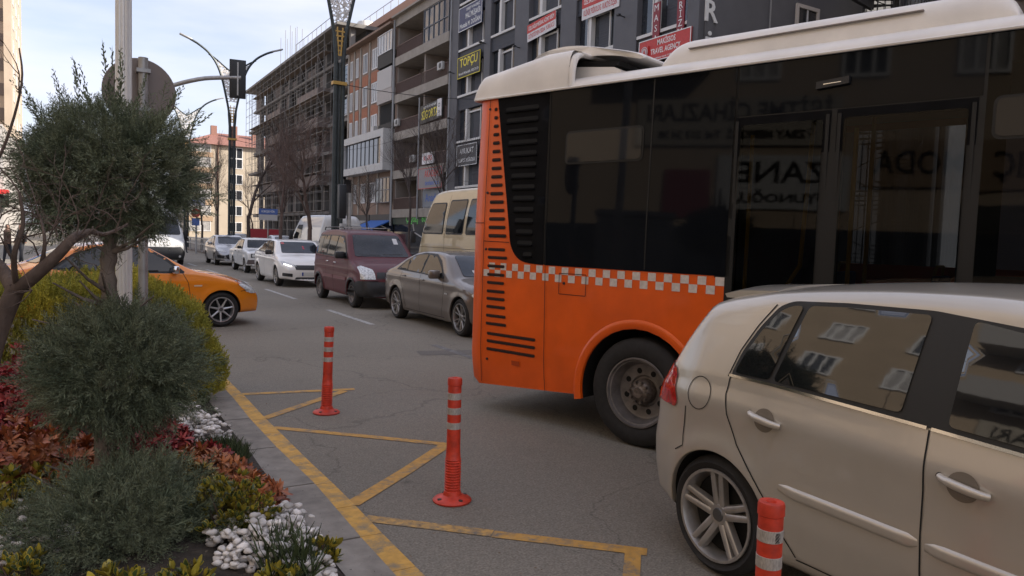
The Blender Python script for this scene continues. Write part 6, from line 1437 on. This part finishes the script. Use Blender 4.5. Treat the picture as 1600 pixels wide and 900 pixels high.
def spray(n1=14, n2=4, w_=.022, ang=.75, flat=False, l1=.42, seed=1, curl=.25):
    """conifer spray: stem with shoots and sub-shoots made of thin blades, length 1 along z"""
    r_ = np.random.default_rng(seed); V = []; Fc = []
    def blade(p, q, wd):
        d = q-p; L_ = np.linalg.norm(d); s_ = np.cross(d, r_.normal(size=3)); s_ /= np.linalg.norm(s_)+1e-9; b0 = len(V)
        V.extend([p-s_*wd*.5, p+(q-p)*.55+s_*wd*.6, q, p+(q-p)*.45-s_*wd*.6]); Fc.append((b0, b0+1, b0+2, b0+3))
    blade(np.zeros(3), np.array([0, 0, .55]), w_*.9); blade(np.array([0, 0, .5]), np.array([0, 0, 1.]), w_*.8)
    for i in range(n1):
        t = .08+.86*i/n1; a = (i % 2)*PI+r_.normal()*.25 if flat else i*2.4+r_.normal()*.3
        L1 = l1*(1-t*.75)*r_.uniform(.8, 1.15); d = np.array([math.cos(a)*math.sin(ang), math.sin(a)*math.sin(ang), math.cos(ang)]); p = np.array([0, 0, t]); q = p+d*L1+np.array([0, 0, curl*L1*.3]); blade(p, q, w_)
        for j in range(n2):
            u = .25+.7*j/n2; a2 = r_.uniform(0, 2*PI); d2 = d+.75*np.array([math.cos(a2), math.sin(a2), .35*math.sin(a2*2)]); d2 /= np.linalg.norm(d2); pp = p+(q-p)*u; blade(pp, pp+d2*L1*.42*(1.1-u*.5), w_*.85)
    return np.array(V), np.array(Fc)
def ell(n, c, r_, lo=.35, up=0, squash=1):
    d = rng.normal(size=(n, 3)); d /= np.linalg.norm(d, axis=1, keepdims=True); rad = lo+(1-lo)*rng.uniform(0, 1, n)**.55
    bump_ = 1+.10*np.sin(d[:, 0]*7+c[0]*9)*np.sin(d[:, 2]*6+1)+.08*np.sin(d[:, 1]*11+2)
    P = np.array(c)+d*rad[:, None]*np.array(r_)*bump_[:, None]; D = d+rng.normal(size=(n, 3))*.45+np.array([0, 0, up]); return P, D
JT = [spray(18, 5, .019, .7, False, .40, s_) for s_ in (1, 2, 3)]
jm = mat('juniper_green', (.095, .125, .072), .7, island=.55, col2=(.20, .22, .135), vscale=5, var=.1)
jt = thing('juniper_tree', 'clipped grey-green juniper with three stacked foliage balls on one stem', 'tree', (.17, 4.60, .1))
OJ = Vector((.17, 4.60, .1))
def jball(c, r_, n, name='foliage', cl=.55):
    c = Vector(c)-OJ; Ps = []; 
    r_ = np.array(r_); nc = 46; cd = rng.normal(size=(nc, 3)); cd /= np.linalg.norm(cd, axis=1, keepdims=True); cen = np.array(c)+cd*rng.uniform(.45, .98, (nc, 1))*r_; wts = rng.uniform(.35, 1, nc)
    for k, (T, Fq) in enumerate(JT):
        n1 = int(n//3*cl); idx = rng.choice(nc, n1, p=wts/wts.sum()); off = rng.normal(size=(n1, 3))*.062; P = cen[idx]+off; D = cd[idx]*.9+off*9+rng.normal(size=(n1, 3))*.35+np.array([0, 0, .35])
        P2, D2 = ell(int(n//3*(1.1-cl)), c, r_*.98, .45, .3); P = np.concatenate([P, P2]); D = np.concatenate([D, D2]); S = rng.uniform(.09, .19, len(P)); o = scatter(name, T, Fq, P, D, S, jm, jt)
    return o
C1, C2, C3 = Vector((.205, 4.72, 2.045)), Vector((.215, 4.59, .965)), Vector((.19, 4.17, .20))
jball(C1, (.40, .38, .325), 2400); jball(C2, (.405, .38, .29), 2300, cl=.55); jball(C3, (.44, .40, .28), 2200, cl=.55)
# upward leaders and side tufts of the top ball
T, Fq = spray(22, 3, .022, .55, False, .16, 9)
lead = [((-.02, -.02, .30), (-.06, 0, 1), .46), ((.02, .0, .3), (.08, 0, 1), .42), ((-.22, 0, .25), (-.25, 0, 1), .34), ((-.30, 0, .2), (-.65, 0, 1), .36), ((.2, .0, .22), (.55, 0, 1), .40), ((.25, 0, .15), (.9, 0, .8), .42), ((-.35, 0, 0), (-1, 0, .35), .3), ((.38, 0, -.1), (1, .1, .1), .26), ((-.1, .1, .3), (-.2, .1, 1), .38), ((.1, -.1, .28), (.2, 0, 1), .34), ((-.15, 0, .3), (-.12, 0, 1), .30), ((.38, 0, -.2), (1, 0, -.1), .22), ((-.40, 0, .1), (-.8, 0, .7), .24)]
P = np.array([(C1-OJ+Vector(a))[:] for a, d, s_ in lead]); D = np.array([d for a, d, s_ in lead], float); S = np.array([s_ for a, d, s_ in lead])
P = np.repeat(P, 2, 0)+rng.normal(size=(len(P)*2, 3))*.01; D = np.repeat(D, 2, 0)+rng.normal(size=(len(D)*2, 3))*.06; S = np.repeat(S, 2)*rng.uniform(.8, 1, len(S)*2)
scatter('leader_shoot', T, Fq, P, D, S, jm, jt)
bark = mat('bark_grey', (.15, .12, .10), .9, col2=(.25, .205, .17), vscale=14, bump=.9, bscale=22, pscale=(1, 1, .35), bdist=.02)
b = MB(); tp = catmull([(-.02, -.14, 0), (-.015, -.10, .35), (.0, -.04, .62), (.01, .02, .95), (.02, .06, 1.20), (.005, .08, 1.38), (.02, .10, 1.60), (.01, .12, 2.0)], 5); b.tube(tp, [.062-.030*i/len(tp)+.006*math.sin(i*1.9) for i in range(len(tp))], 14)
for k in range(34):
    z = rng.choice([.25, 1.0, 1.85])+rng.uniform(-.3, .3); z = max(.1, min(2.1, z)); i = min(len(tp)-1, int(z/2.0*len(tp))); a = rng.uniform(0, 2*PI); L_ = rng.uniform(.2, .4); p = Vector(tp[i]); q = p+Vector((math.cos(a)*L_, math.sin(a)*L_, rng.uniform(.05, .25))); b.tube([p, p.lerp(q, .5)+Vector((0, 0, -.02)), q], [.014, .009, .004], 5)
b.build('trunk', bark, jt, True)
b = MB()
for (x_, z_, s_) in ((.01, 1.10, .02), (.02, 1.24, .018), (-.01, 1.17, .014)): b.lathe([(0, .016*s_/.02), (s_*.6, .013), (s_, 0)], 10, 'y', (x_-.015, -.0, z_))
# golden hedge
hm = mat('hedge_gold', (.56, .48, .06), .75, island=.35, col2=(.20, .22, .045), vscale=3.2)
hg = thing('hedge', 'dense clipped yellow-green conifer hedge behind the juniper and in front of the taxi', 'hedge', (0, 8.3, .1))
HT_ = [spray(12, 4, .045, .5, False, .38, s_, .6) for s_ in (21, 22)]
def hedge_pts(n):
    u = rng.uniform(-2.6, 1.22, n); v = rng.uniform(-.85, .75, n); w_ = rng.uniform(0, 1, n)
    face = rng.uniform(0, 1, n)
    v = np.where(face < .42, -.85+rng.uniform(0, .22, n), v); w_ = np.where((face > .42) & (face < .8), 1-rng.uniform(0, .12, n), w_); u = np.where(face > .88, 1.22-rng.uniform(0, .2, n), u)
    top = 1.06+.05*np.sin(u*3.1)+.04*np.sin(v*5+u*2)-.28*np.clip((u-.35)/.85, 0, 1)**2-.18*np.clip((np.abs(v)-.5)/.35, 0, 1)**2
    sh = 1-.16*np.clip((u-.5)/.5, 0, 1); P = np.stack([u*1.0+(w_-.5)*.0+.08*np.sin(w_*5)*(u > .6), v*sh, w_*top], 1)
    D = np.stack([.35*np.clip(u-.3, 0, 1)+rng.normal(size=n)*.22, np.where(v < -.5, -.45, 0)+rng.normal(size=n)*.22, 1+0*u], 1)
    return P, D
for T, Fq in HT_:
    P, D = hedge_pts(6500); scatter('foliage', T, Fq, P, D, rng.uniform(.09, .17, len(P)), hm, hg)
b = MB()
for k in range(14): x_ = -2.4+k*.25; b.tube([(x_, rng.uniform(-.3, .3), 0), (x_+.05, rng.uniform(-.3, .3), .7)], [.025, .012], 5)
b.build('stem', bark, hg)
# leafy shrubs
def leaf_t(wd=.16, fold=.05, seg=4, curve=.18):
    V = []; Fc = []
    for i in range(seg+1):
        t = i/seg; w_ = wd*math.sin(PI*min(1, t*.92+.04))**.8; z = t; y = -curve*t*t
        V += [(-w_, y+fold*(1 if 0 < i < seg else 0), z), (0, y, z), (w_, y+fold*(1 if 0 < i < seg else 0), z)]
    for i in range(seg):
        for j in range(2): a = i*3+j; Fc.append((a, a+1, a+4, a+3))
    return np.array(V, float), np.array(Fc)
def cluster(T, Fq, n=6, ang=.9, seed=0):
    r_ = np.random.default_rng(seed); VV = []; FF = []
    for k in range(n):
        a = 2*PI*k/n+r_.normal()*.3; t = ang*r_.uniform(.5, 1.25); z = np.array([math.cos(a)*math.sin(t), math.sin(a)*math.sin(t), math.cos(t)]); x = np.array([-math.sin(a), math.cos(a), 0]); y = np.cross(z, x)
        V = (T[:, 0:1]*x-T[:, 1:2]*y*-1+T[:, 2:3]*z)*r_.uniform(.7, 1.1); FF.append(Fq+len(T)*k); VV.append(V)
    return np.concatenate(VV), np.concatenate(FF)
LT, LF = leaf_t()
nan = [cluster(LT, LF, 8, 1.0, s_) for s_ in (1, 2)]
ET, EF = leaf_t(.26, .06, 5, -.25)
eu = [cluster(ET, EF, 9, .95, s_) for s_ in (5, 6)]
EI, EIF = leaf_t(.205, .05, 5, -.25); EI = EI*np.array([1, 1, .90])+np.array([0, .012, .04])
eui = [cluster(EI, EIF, 9, .95, s_) for s_ in (5, 6)]
NR = mat('nandina_red', (.17, .012, .028), .5, island=.5, col2=(.36, .05, .035), vscale=5, coat=.15)
NO = mat('nandina_orange', (.46, .17, .05), .5, island=.4, col2=(.24, .05, .03), vscale=6, coat=.15)
NG = mat('nandina_gold', (.30, .20, .035), .5, island=.4, col2=(.10, .085, .02), vscale=6, coat=.15)
EG = mat('euonymus_green', (.05, .075, .02), .4, island=.35, coat=.25); EY = mat('euonymus_yellow', (.56, .42, .05), .45, island=.3, col2=(.24, .22, .03), vscale=8, coat=.2)
stm = mat('stem_brown', (.08, .05, .035), .85)
def shrub(name, label, cat, x, y, r_, h_, n, m, T=nan, size=(.05, .085), inner=None, up=.7, group=None, r2=None, ez=1.0, z0=None):
    z0 = soilz(x, y)-.02 if z0 is None else z0; e = thing(name, label, cat, (x, y, z0), 0, group); r2 = r2 or r_
    for k, (Tk, Fk) in enumerate(T):
        nn = n//len(T); a = rng.uniform(0, 2*PI, nn); q = np.sqrt(rng.uniform(0, 1, nn)); w_ = rng.uniform(.25, 1, nn)
        top = h_*(1-.45*q**2)*(1+.16*np.sin(a*3+x*5)); P = np.stack([q*r_*np.cos(a), q*r2*np.sin(a), top*w_], 1)
        D = np.stack([np.cos(a)*q*.8, np.sin(a)*q*.8, np.full(nn, up)], 1)+rng.normal(size=(nn, 3))*.25; S = rng.uniform(*size, nn); bs = basis(D)
        scatter('foliage', Tk, Fk, P, D, S, m, e, bs)
        if inner: scatter('leaf_centre', inner[1][k][0], inner[1][k][1], P, D, S, inner[0], e, bs)
    b = MB()
    for k in range(max(5, n//40)):
        a = rng.uniform(0, 2*PI); q = rng.uniform(0, .8); b.tube([(q*.3*r_*math.cos(a), q*.3*r2*math.sin(a), 0), (q*.7*r_*math.cos(a+.2), q*.7*r2*math.sin(a+.2), h_*.4), (q*r_*math.cos(a), q*r2*math.sin(a), h_*.8)], [.007, .005, .003], 4)
    b.build('stem', stm, e); return e
def sh(px, py, *a, **k):
    p = gp(px, py); return p.x, p.y
NL = 'red-leaved nandina bushes in the planting bed'
S_ = [('deep red nandina bush at the left edge behind the juniper', (30, 690), .42, .50, 420, NR), ('tall crimson nandina bush at the far left edge above the others', (5, 650), .45, .55, 420, NR), ('orange-leaved nandina bush at the left edge in front of the red one', (15, 765), .38, .40, 420, NO),
      ('red nandina clump between the juniper stem and the foot of the lamp post', (205, 745), .26, .28, 260, NR), ('small crimson nandina just right of the lamp post foot', (245, 715), .20, .26, 200, NR), ('red and orange nandina clump left of the juniper stem', (100, 765), .30, .30, 320, NO),
      ('golden-orange nandina clump right of the lamp post', (305, 775), .30, .26, 380, NO), ('yellow-green nandina clump at the middle of the bed', (255, 800), .28, .26, 340, NG), ('scarlet-tipped nandina spilling over the kerb edge', (385, 795), .20, .20, 260, NO), ('small dark red nandina beside the grass tuft near the kerb', (330, 735), .12, .16, 110, NR),
      ('yellowish nandina between the hedge and the far pebbles', (262, 650), .22, .30, 200, NG), ('green and bronze nandina clump under the juniper on the right', (335, 815), .20, .20, 220, NG)]
for lb_, (px, py), r_, h_, n, m in S_:
    x, y = sh(px, py); x = min(x, 1.12-r_*.75); shrub('nandina', lb_, 'shrub', x, y, r_, h_, n, m, group=NL)
EL = 'variegated euonymus plants in the planting bed'
E_ = [('variegated green and yellow euonymus beside the near pebbles', (360, 845), .20, .34, 130, (.034, .055)), ('tall variegated euonymus sprig rising over the near pebbles by the kerb', (405, 842), .10, .28, 36, (.03, .048)),
      ('variegated euonymus at the kerb corner at the bottom of the picture', (505, 893), .07, .18, 26, (.04, .06)), ('bright yellow euonymus rosettes at the bottom left corner', (40, 925), .12, .14, 22, (.04, .06)), ('small yellow-edged euonymus at the bottom under the juniper', (180, 940), .10, .08, 12, (.05, .075)),
      ('yellow-edged euonymus at the bottom between juniper and pebbles', (285, 935), .10, .10, 16, (.05, .07)), ('dark euonymus on the left edge above the white stones', (10, 850), .22, .30, 90, (.05, .07)), ('yellow-tipped euonymus at the bottom edge before the pebbles', (430, 940), .10, .10, 18, (.05, .075)), ('low green euonymus behind the red bushes at the left edge', (40, 800), .30, .22, 140, (.05, .07))]
for lb_, (px, py), r_, h_, n, sz in E_:
    x, y = sh(px, py); x = min(x, 1.10-r_*.5); shrub('euonymus', lb_, 'shrub', x, y, r_, h_, n, EY, T=eu, size=sz, inner=(EG, eui), up=1.3, group=EL)
# grass tufts along the kerb
GT, GF = leaf_t(.022, .004, 3, .25)
gm = mat('grass_green', (.045, .065, .02), .7, island=.4)
def grass(label, px, py, r_, n, h_=(.06, .13)):
    x, y = sh(px, py); x = min(x, 1.12-r_*.5); a = rng.uniform(0, 2*PI, n); q = np.sqrt(rng.uniform(0, 1, n))*r_; P = np.stack([x+q*np.cos(a)*.8, y+q*np.sin(a)*1.5, np.full(n, soilz(x, y)-.0)], 1); P[:, 0] = np.minimum(P[:, 0], 1.145); D = np.stack([rng.normal(size=n)*.4, rng.normal(size=n)*.4, np.ones(n)], 1)
    o = scatter('grass', GT, GF, P, D, rng.uniform(*h_, n), gm); tag(o, label, 'grass', kind='stuff')
grass('low dark green grass along the inside of the kerb', 345, 722, .22, 2600); grass('thin grass blades beside the near pebbles', 450, 905, .14, 260, (.12, .24)); grass('dark moss-like grass along the kerb beyond the far pebbles', 292, 625, .25, 1600, (.04, .09))
# white pebbles
pm = mat('pebble_white', (.62, .58, .54), .6, var=.25, vscale=9, island=.28, bump=.15, bscale=40)
bmp = bmesh.new(); bmesh.ops.create_icosphere(bmp, subdivisions=2, radius=1); PT = np.array([v.co[:] for v in bmp.verts]); PF = np.array([[v.index for v in f.verts] for f in bmp.faces]); bmp.free()
PTv = [PT*np.array([1, .72, .5])*(1+.12*np.sin(PT[:, [0]]*4+k)+.10*np.cos(PT[:, [1]]*5+k*2)) for k in range(4)]
def pebbles(label, pts, layers=1, size=(.012, .034), z0=.13):
    """pts: list of (x, y, radius)"""
    Vs = []; Fs = []; c_ = 0; placed = []
    for (x, y, r_) in pts:
        for _ in range(int(r_*r_*7000)):
            a = rng.uniform(0, 2*PI); q = math.sqrt(rng.uniform(0, 1))*r_; px_, py_ = x+q*math.cos(a), y+q*math.sin(a)*1.2; s_ = rng.uniform(*size)
            if px_ > 1.13: continue
            if sum(1 for (u, v, ss) in placed if (u-px_)**2+(v-py_)**2 < ((ss+s_)*.50)**2) > 2: continue
            lv = sum(1 for (u, v, ss) in placed if (u-px_)**2+(v-py_)**2 < ((ss+s_)*.62)**2); placed.append((px_, py_, s_))
            T = PTv[rng.integers(4)]*s_; ax, az = rng.normal()*.35, rng.uniform(0, 2*PI); Rm = np.array((Matrix.Rotation(az, 3, 'Z') @ Matrix.Rotation(ax, 3, 'X')))
            Vs.append(T@Rm.T+np.array([px_, py_, soilz(px_, py_)+.008+lv*.022+(1-q/r_)*.02])); Fs.append(PF+c_*len(PT)); c_ += 1
    o = obj_np('pebbles', np.concatenate(Vs), np.concatenate(Fs), pm, None, True); tag(o, label, 'pebbles', kind='stuff')
def gx(px, py): p = gp(px, py, .14); return (p.x, p.y)
pebbles('white pebbles heaped by the kerb beyond the red bushes', [(*gx(300, 672), .21), (*gx(335, 692), .13), (*gx(275, 665), .18), (*gx(285, 655), .15)])
pebbles('white pebbles by the kerb at the bottom of the picture', [(*gx(425, 850), .20), (*gx(455, 885), .15), (*gx(395, 880), .17), (*gx(375, 850), .16), (*gx(430, 825), .16), (*gx(462, 850), .12), (*gx(478, 878), .12), (*gx(445, 815), .10), (*gx(490, 900), .10)])
pebbles('white pebbles at the left edge under the dark leaves', [(*gx(20, 820), .28), (*gx(45, 860), .2)]); pebbles('white pebbles at the far left between hedge and red bushes', [(*gx(30, 622), .4), (*gx(110, 640), .35), (*gx(215, 722), .12)])
# litter and grit: dry leaves and small stones along the kerb and on the road
LTR = np.array([[-.5, 0, 0], [0, .25, .12], [.5, 0, .05], [0, -.25, .1]]); LFq = np.array([[0, 1, 2, 3]])
def litter(name, n, xs_, ys_, z_, size, m, label):
    P = np.stack([rng.uniform(*xs_, n), rng.uniform(*ys_, n), np.full(n, z_)], 1); D = np.stack([rng.normal(size=n)*.25, rng.normal(size=n)*.25, np.ones(n)], 1)
    o = scatter(name, LTR, LFq, P, D, rng.uniform(*size, n), m); tag(o, label, 'litter', kind='stuff')
litter('dry_leaves', 60, (1.56, 2.2), (2.5, 9.5), .008, (.008, .022), mat('leaf_dry', (.16, .09, .05), .8, island=.4), 'small dry leaves scattered on the asphalt along the yellow kerb')
litter('grit', 900, (1.55, 3.4), (2.0, 9.0), .005, (.004, .011), mat('grit_stone', (.22, .20, .18), .9, island=.6), 'fine pale and dark grit on the near asphalt')
litter('grit', 260, (1.17, 1.39), (1.5, 9.0), .058, (.004, .012), mat('grit_soil', (.09, .07, .05), .9, island=.5), 'crumbs of soil on the grey kerb stones')
litter('soil_crumbs', 900, (-.6, 1.12), (2.6, 6.5), .20, (.01, .03), mat('grit_soil', (0, 0, 0)), 'crumbs of bark and dead leaves on the planting bed soil')
# bare shrub tree at the left edge
bt = thing('bare_tree', 'gnarled leafless small tree with a forked brown trunk at the left edge', 'tree', at(-14, 590, 3.0))
O_ = at(-14, 590, 3.0); bk = mat('bark_brown', (.075, .052, .042), .9, col2=(.15, .11, .088), vscale=12, bump=1, bscale=18, pscale=(1, 1, .4), bdist=.02)
def pth(pts, dz=0): return [at(x, y, 3.0+d)-O_ for x, y, d in pts]
b = MB()
def limb(pts, r0_, r1_, n=10):
    P = catmull([p[:] for p in pth(pts)], 5); b.tube(P, [r0_+(r1_-r0_)*i/(len(P)-1) for i in range(len(P))], n)
limb([(-34, 700, 0), (-22, 590, 0), (-4, 520, 0), (26, 448, 0)], .045, .034); limb([(22, 456, 0), (55, 430, -.02), (88, 400, -.02), (112, 375, 0), (124, 366, .05)], .031, .016); limb([(24, 452, 0), (6, 425, .05), (-20, 380, .1), (-32, 250, .1)], .034, .012)
limb([(118, 372, .04), (140, 362, .1), (165, 366, .2), (200, 350, .3)], .018, .004); limb([(-30, 300, .1), (10, 220, .1), (34, 130, .1), (30, 75, .1)], .008, .003, 5); limb([(26, 450, 0), (22, 400, -.1), (36, 350, -.1), (30, 300, -.1)], .013, .005, 6); limb([(60, 430, 0), (70, 380, -.05), (62, 335, 0)], .010, .004, 6)
b.build('trunk', bk, bt, True)
b = MB(); rt_ = random.Random(11)
def twig(p, d, L_, r_, dep):
    pts = [p]; q = p.copy(); dd = d.copy()
    for k in range(5): dd = (dd+Vector((rt_.gauss(0, .28), rt_.gauss(0, .2), rt_.gauss(0, .25)))).normalized(); q = q+dd*L_/5; pts.append(q.copy())
    b.tube(pts, [r_*(1-.14*k) for k in range(6)], 4, cap=False)
    if dep:
        for k in range(rt_.choice((2, 3))): i = rt_.randint(2, 5); twig(pts[i], (dd+Vector((rt_.gauss(0, .8), rt_.gauss(0, .5), rt_.gauss(0, .7)))).normalized(), L_*.62, r_*.62, dep-1)
for (px, py, dx, dz) in [(15, 400, .4, .8), (35, 380, .6, .6), (60, 340, -.6, .6), (60, 400, .2, 1), (80, 420, .5, .6), (100, 390, .8, .3), (100, 360, -.8, .6), (90, 370, -.4, .9), (0, 380, .8, .4), (-10, 350, 1, .3), (120, 366, .2, .8), (30, 150, .6, .8), (105, 385, .6, .4), (75, 415, -.3, .8), (20, 350, .8, -.2), (40, 370, .9, .1), (180, 360, .4, .7), (-10, 420, .7, .7), (10, 440, .9, -.1), (30, 300, -.2, 1), (10, 330, 1, 0)]:
    p = at(px, py, 3.0)-O_; d = (rr*dx+Vector((0, 0, dz))).normalized(); twig(p, d, rt_.uniform(.18, .34), .0042, 2)
b.build('twig', bk, bt)
# street trees
def street_tree(label, x, y, h_, seed, spread=.42, m=None, r0_=.11, nb=3, dep=5, clear=.30):
    e = thing('bare_street_tree', label, 'tree', (x, y, .1), 0, 'leafless street trees along the median and pavement'); rs = random.Random(seed); T_ = MB(); Cw = MB()
    def grow(p, d, L_, r_, k, B):
        pts = [p]; q = p.copy(); dd = d.copy(); ns = 3
        for i in range(ns): dd = (dd+Vector((rs.gauss(0, .13), rs.gauss(0, .13), .06))).normalized(); q = q+dd*L_/ns; pts.append(q.copy())
        B.tube(pts, [r_*(1-.3*i/ns) for i in range(ns+1)], 6 if k > 3 else 3, cap=False)
        if k:
            for j in range(rs.choice((3, 4, 4)) if k > 1 else 3):
                i = rs.randint(1, ns); a = rs.uniform(0, 2*PI); s_ = rs.uniform(spread, spread*2)
                o1 = dd.orthogonal().normalized(); o2 = dd.cross(o1); nd = (dd*math.cos(s_)+(o1*math.cos(a)+o2*math.sin(a))*math.sin(s_)); nd.z = nd.z+.15; grow(pts[i], nd.normalized(), L_*rs.uniform(.6, .8), r_*.44, k-1, Cw)
            grow(q, dd, L_*.75, r_*.66, k-1, B if k > 3 else Cw)
    zc_ = h_*clear; T_.tube([(0, 0, 0), (rs.gauss(0, .03), rs.gauss(0, .03), zc_)], [r0_*.95, r0_*.74], 8)
    grow(Vector((0, 0, zc_-.02)), Vector((rs.gauss(0, .05), rs.gauss(0, .05), 1)).normalized(), h_*.26, r0_*.72, dep, T_)
    T_.build('trunk', m or tb_, e); Cw.build('crown', m or tb_, e); return e
tb_ = mat('street_bark', (.075, .056, .048), .9, var=.25, vscale=5); tb2 = mat('street_bark_red', (.115, .078, .065), .9, var=.25, vscale=5)
for i, (x, y, h_, sp_a, r_, lb_) in enumerate(((8.45, 42.5, 8.2, .36, .13, 'bare tree in front of the sunlit yellow block, right of the far lamp'), (8.45, 30.4, 5.9, .45, .12, 'wide bare reddish tree in front of the scaffolding, left of the near lamp'), (8.5, 53, 7.2, .36, .10, 'slender bare tree between the two far winged lamps'), (8.5, 60, 6.5, .4, .10, 'bare tree just left of the far lamp pole'),
        (8.5, 35.5, 6.2, .42, .10, 'bare tree between the wide reddish one and the yellow block'), (19.2, 45.5, 8.2, .36, .12, 'bare tree in front of the balcony block beside the cream minibus'), (19.2, 39.6, 8.6, .36, .12, 'bare tree against the dark grey block, just left of the bus'), (19.2, 53.5, 6.2, .4, .10, 'small bare tree by the blue awning'), (8.5, 76, 6.5, .45, .11, 'bare tree far away under the winged lamps'),
        (19.2, 80, 8, .4, .12, 'bare tree before the middle of the scaffolding'), (19.3, 95, 8, .4, .12, 'bare tree before the far end of the scaffolding'), (10.6, 100, 8, .45, .14, 'broad bare tree at the far end of the street'))):
    street_tree(lb_, x, y, h_, 40+i, sp_a, tb2 if i in (1, 4, 9, 10, 11) else tb_, r_, dep=5)
# far evergreen ground mass
# ================================================================== PEOPLE (small, far)
def person(label, x, y, rz, top, leg, stride=.12, h_=1.72):
    J = {'pelvis': (0, 0, .93, .13), 'chest': (0, .01, 1.28, .155), 'neck': (0, .01, 1.47, .055), 'head': (0, -.01, 1.60, .095), 'crown': (0, -.0, 1.68, .075)}
    for s_, n in ((-1, 'r'), (1, 'l')):
        st_ = stride*s_; J['hip'+n] = (s_*.09, 0, .88, .10); J['knee'+n] = (s_*.10, -.5*st_, .48, .065); J['ankle'+n] = (s_*.10, -st_, .08, .045); J['toe'+n] = (s_*.11, -st_-.15, .04, .038)
        J['sh'+n] = (s_*.17, .01, 1.42, .065); J['elb'+n] = (s_*.23, .02+st_*.4, 1.14, .047); J['hand'+n] = (s_*.23, -.06+st_*.9, .88, .038)
    ks = list(J); E_ = [('pelvis', 'chest'), ('chest', 'neck'), ('neck', 'head'), ('head', 'crown')]
    for n in 'rl': E_ += [('pelvis', 'hip'+n), ('hip'+n, 'knee'+n), ('knee'+n, 'ankle'+n), ('ankle'+n, 'toe'+n), ('chest', 'sh'+n), ('sh'+n, 'elb'+n), ('elb'+n, 'hand'+n)]
    me = bpy.data.meshes.new('person'); me.from_pydata([J[k][:3] for k in ks], [(ks.index(a), ks.index(c)) for a, c in E_], []); o = bpy.data.objects.new('person', me); COL.objects.link(o)
    md = o.modifiers.new('skin', 'SKIN'); 
    for i, k in enumerate(ks): me.skin_vertices[0].data[i].radius = (J[k][3],)*2
    me.skin_vertices[0].data[0].use_root = True; o.modifiers.new('sub', 'SUBSURF').levels = 1
    bpy.context.view_layer.update(); m2 = bpy.data.meshes.new_from_object(o.evaluated_get(bpy.context.evaluated_depsgraph_get())); o.modifiers.clear(); o.data = m2; m2.name = 'person'
    m2.materials.clear()
    for q in (top, leg, mat('skin', (.38, .22, .16), .6), mat('hair_dark', (.02, .015, .012), .7)): m2.materials.append(q)
    for p in m2.polygons:
        c = p.center; p.material_index = 3 if c.z > 1.64 or (c.z > 1.56 and c.y > .02) else 2 if c.z > 1.47 or (abs(c.x) > .19 and c.z < .93) else 0 if c.z > .86 else 1; p.use_smooth = True
    k = h_/1.72; o.scale = (k, k, k); o.location = (x, y, 0); o.rotation_euler = (0, 0, rz); return tag(o, label, 'person')
cl1, cl2, cl3 = mat('coat_black', (.015, .015, .018), .8), mat('trousers_dark', (.025, .027, .035), .8), mat('coat_brown', (.10, .06, .045), .8)
for (px, py, d, t_, l_, rz, lb_) in ((288, 372, 52, cl1, cl2, .4, 'person in a black coat standing by the guard rail right of the white van'), (12, 388, 30, cl3, cl2, 1.2, 'person in a brown coat walking past the shops at the left edge'), (33, 386, 31, cl1, cl2, -1, 'person in dark clothes right behind the brown-coated one at the left edge')):
    p = at(px, py, d); person(lb_, p.x, p.y, rz, t_, l_)
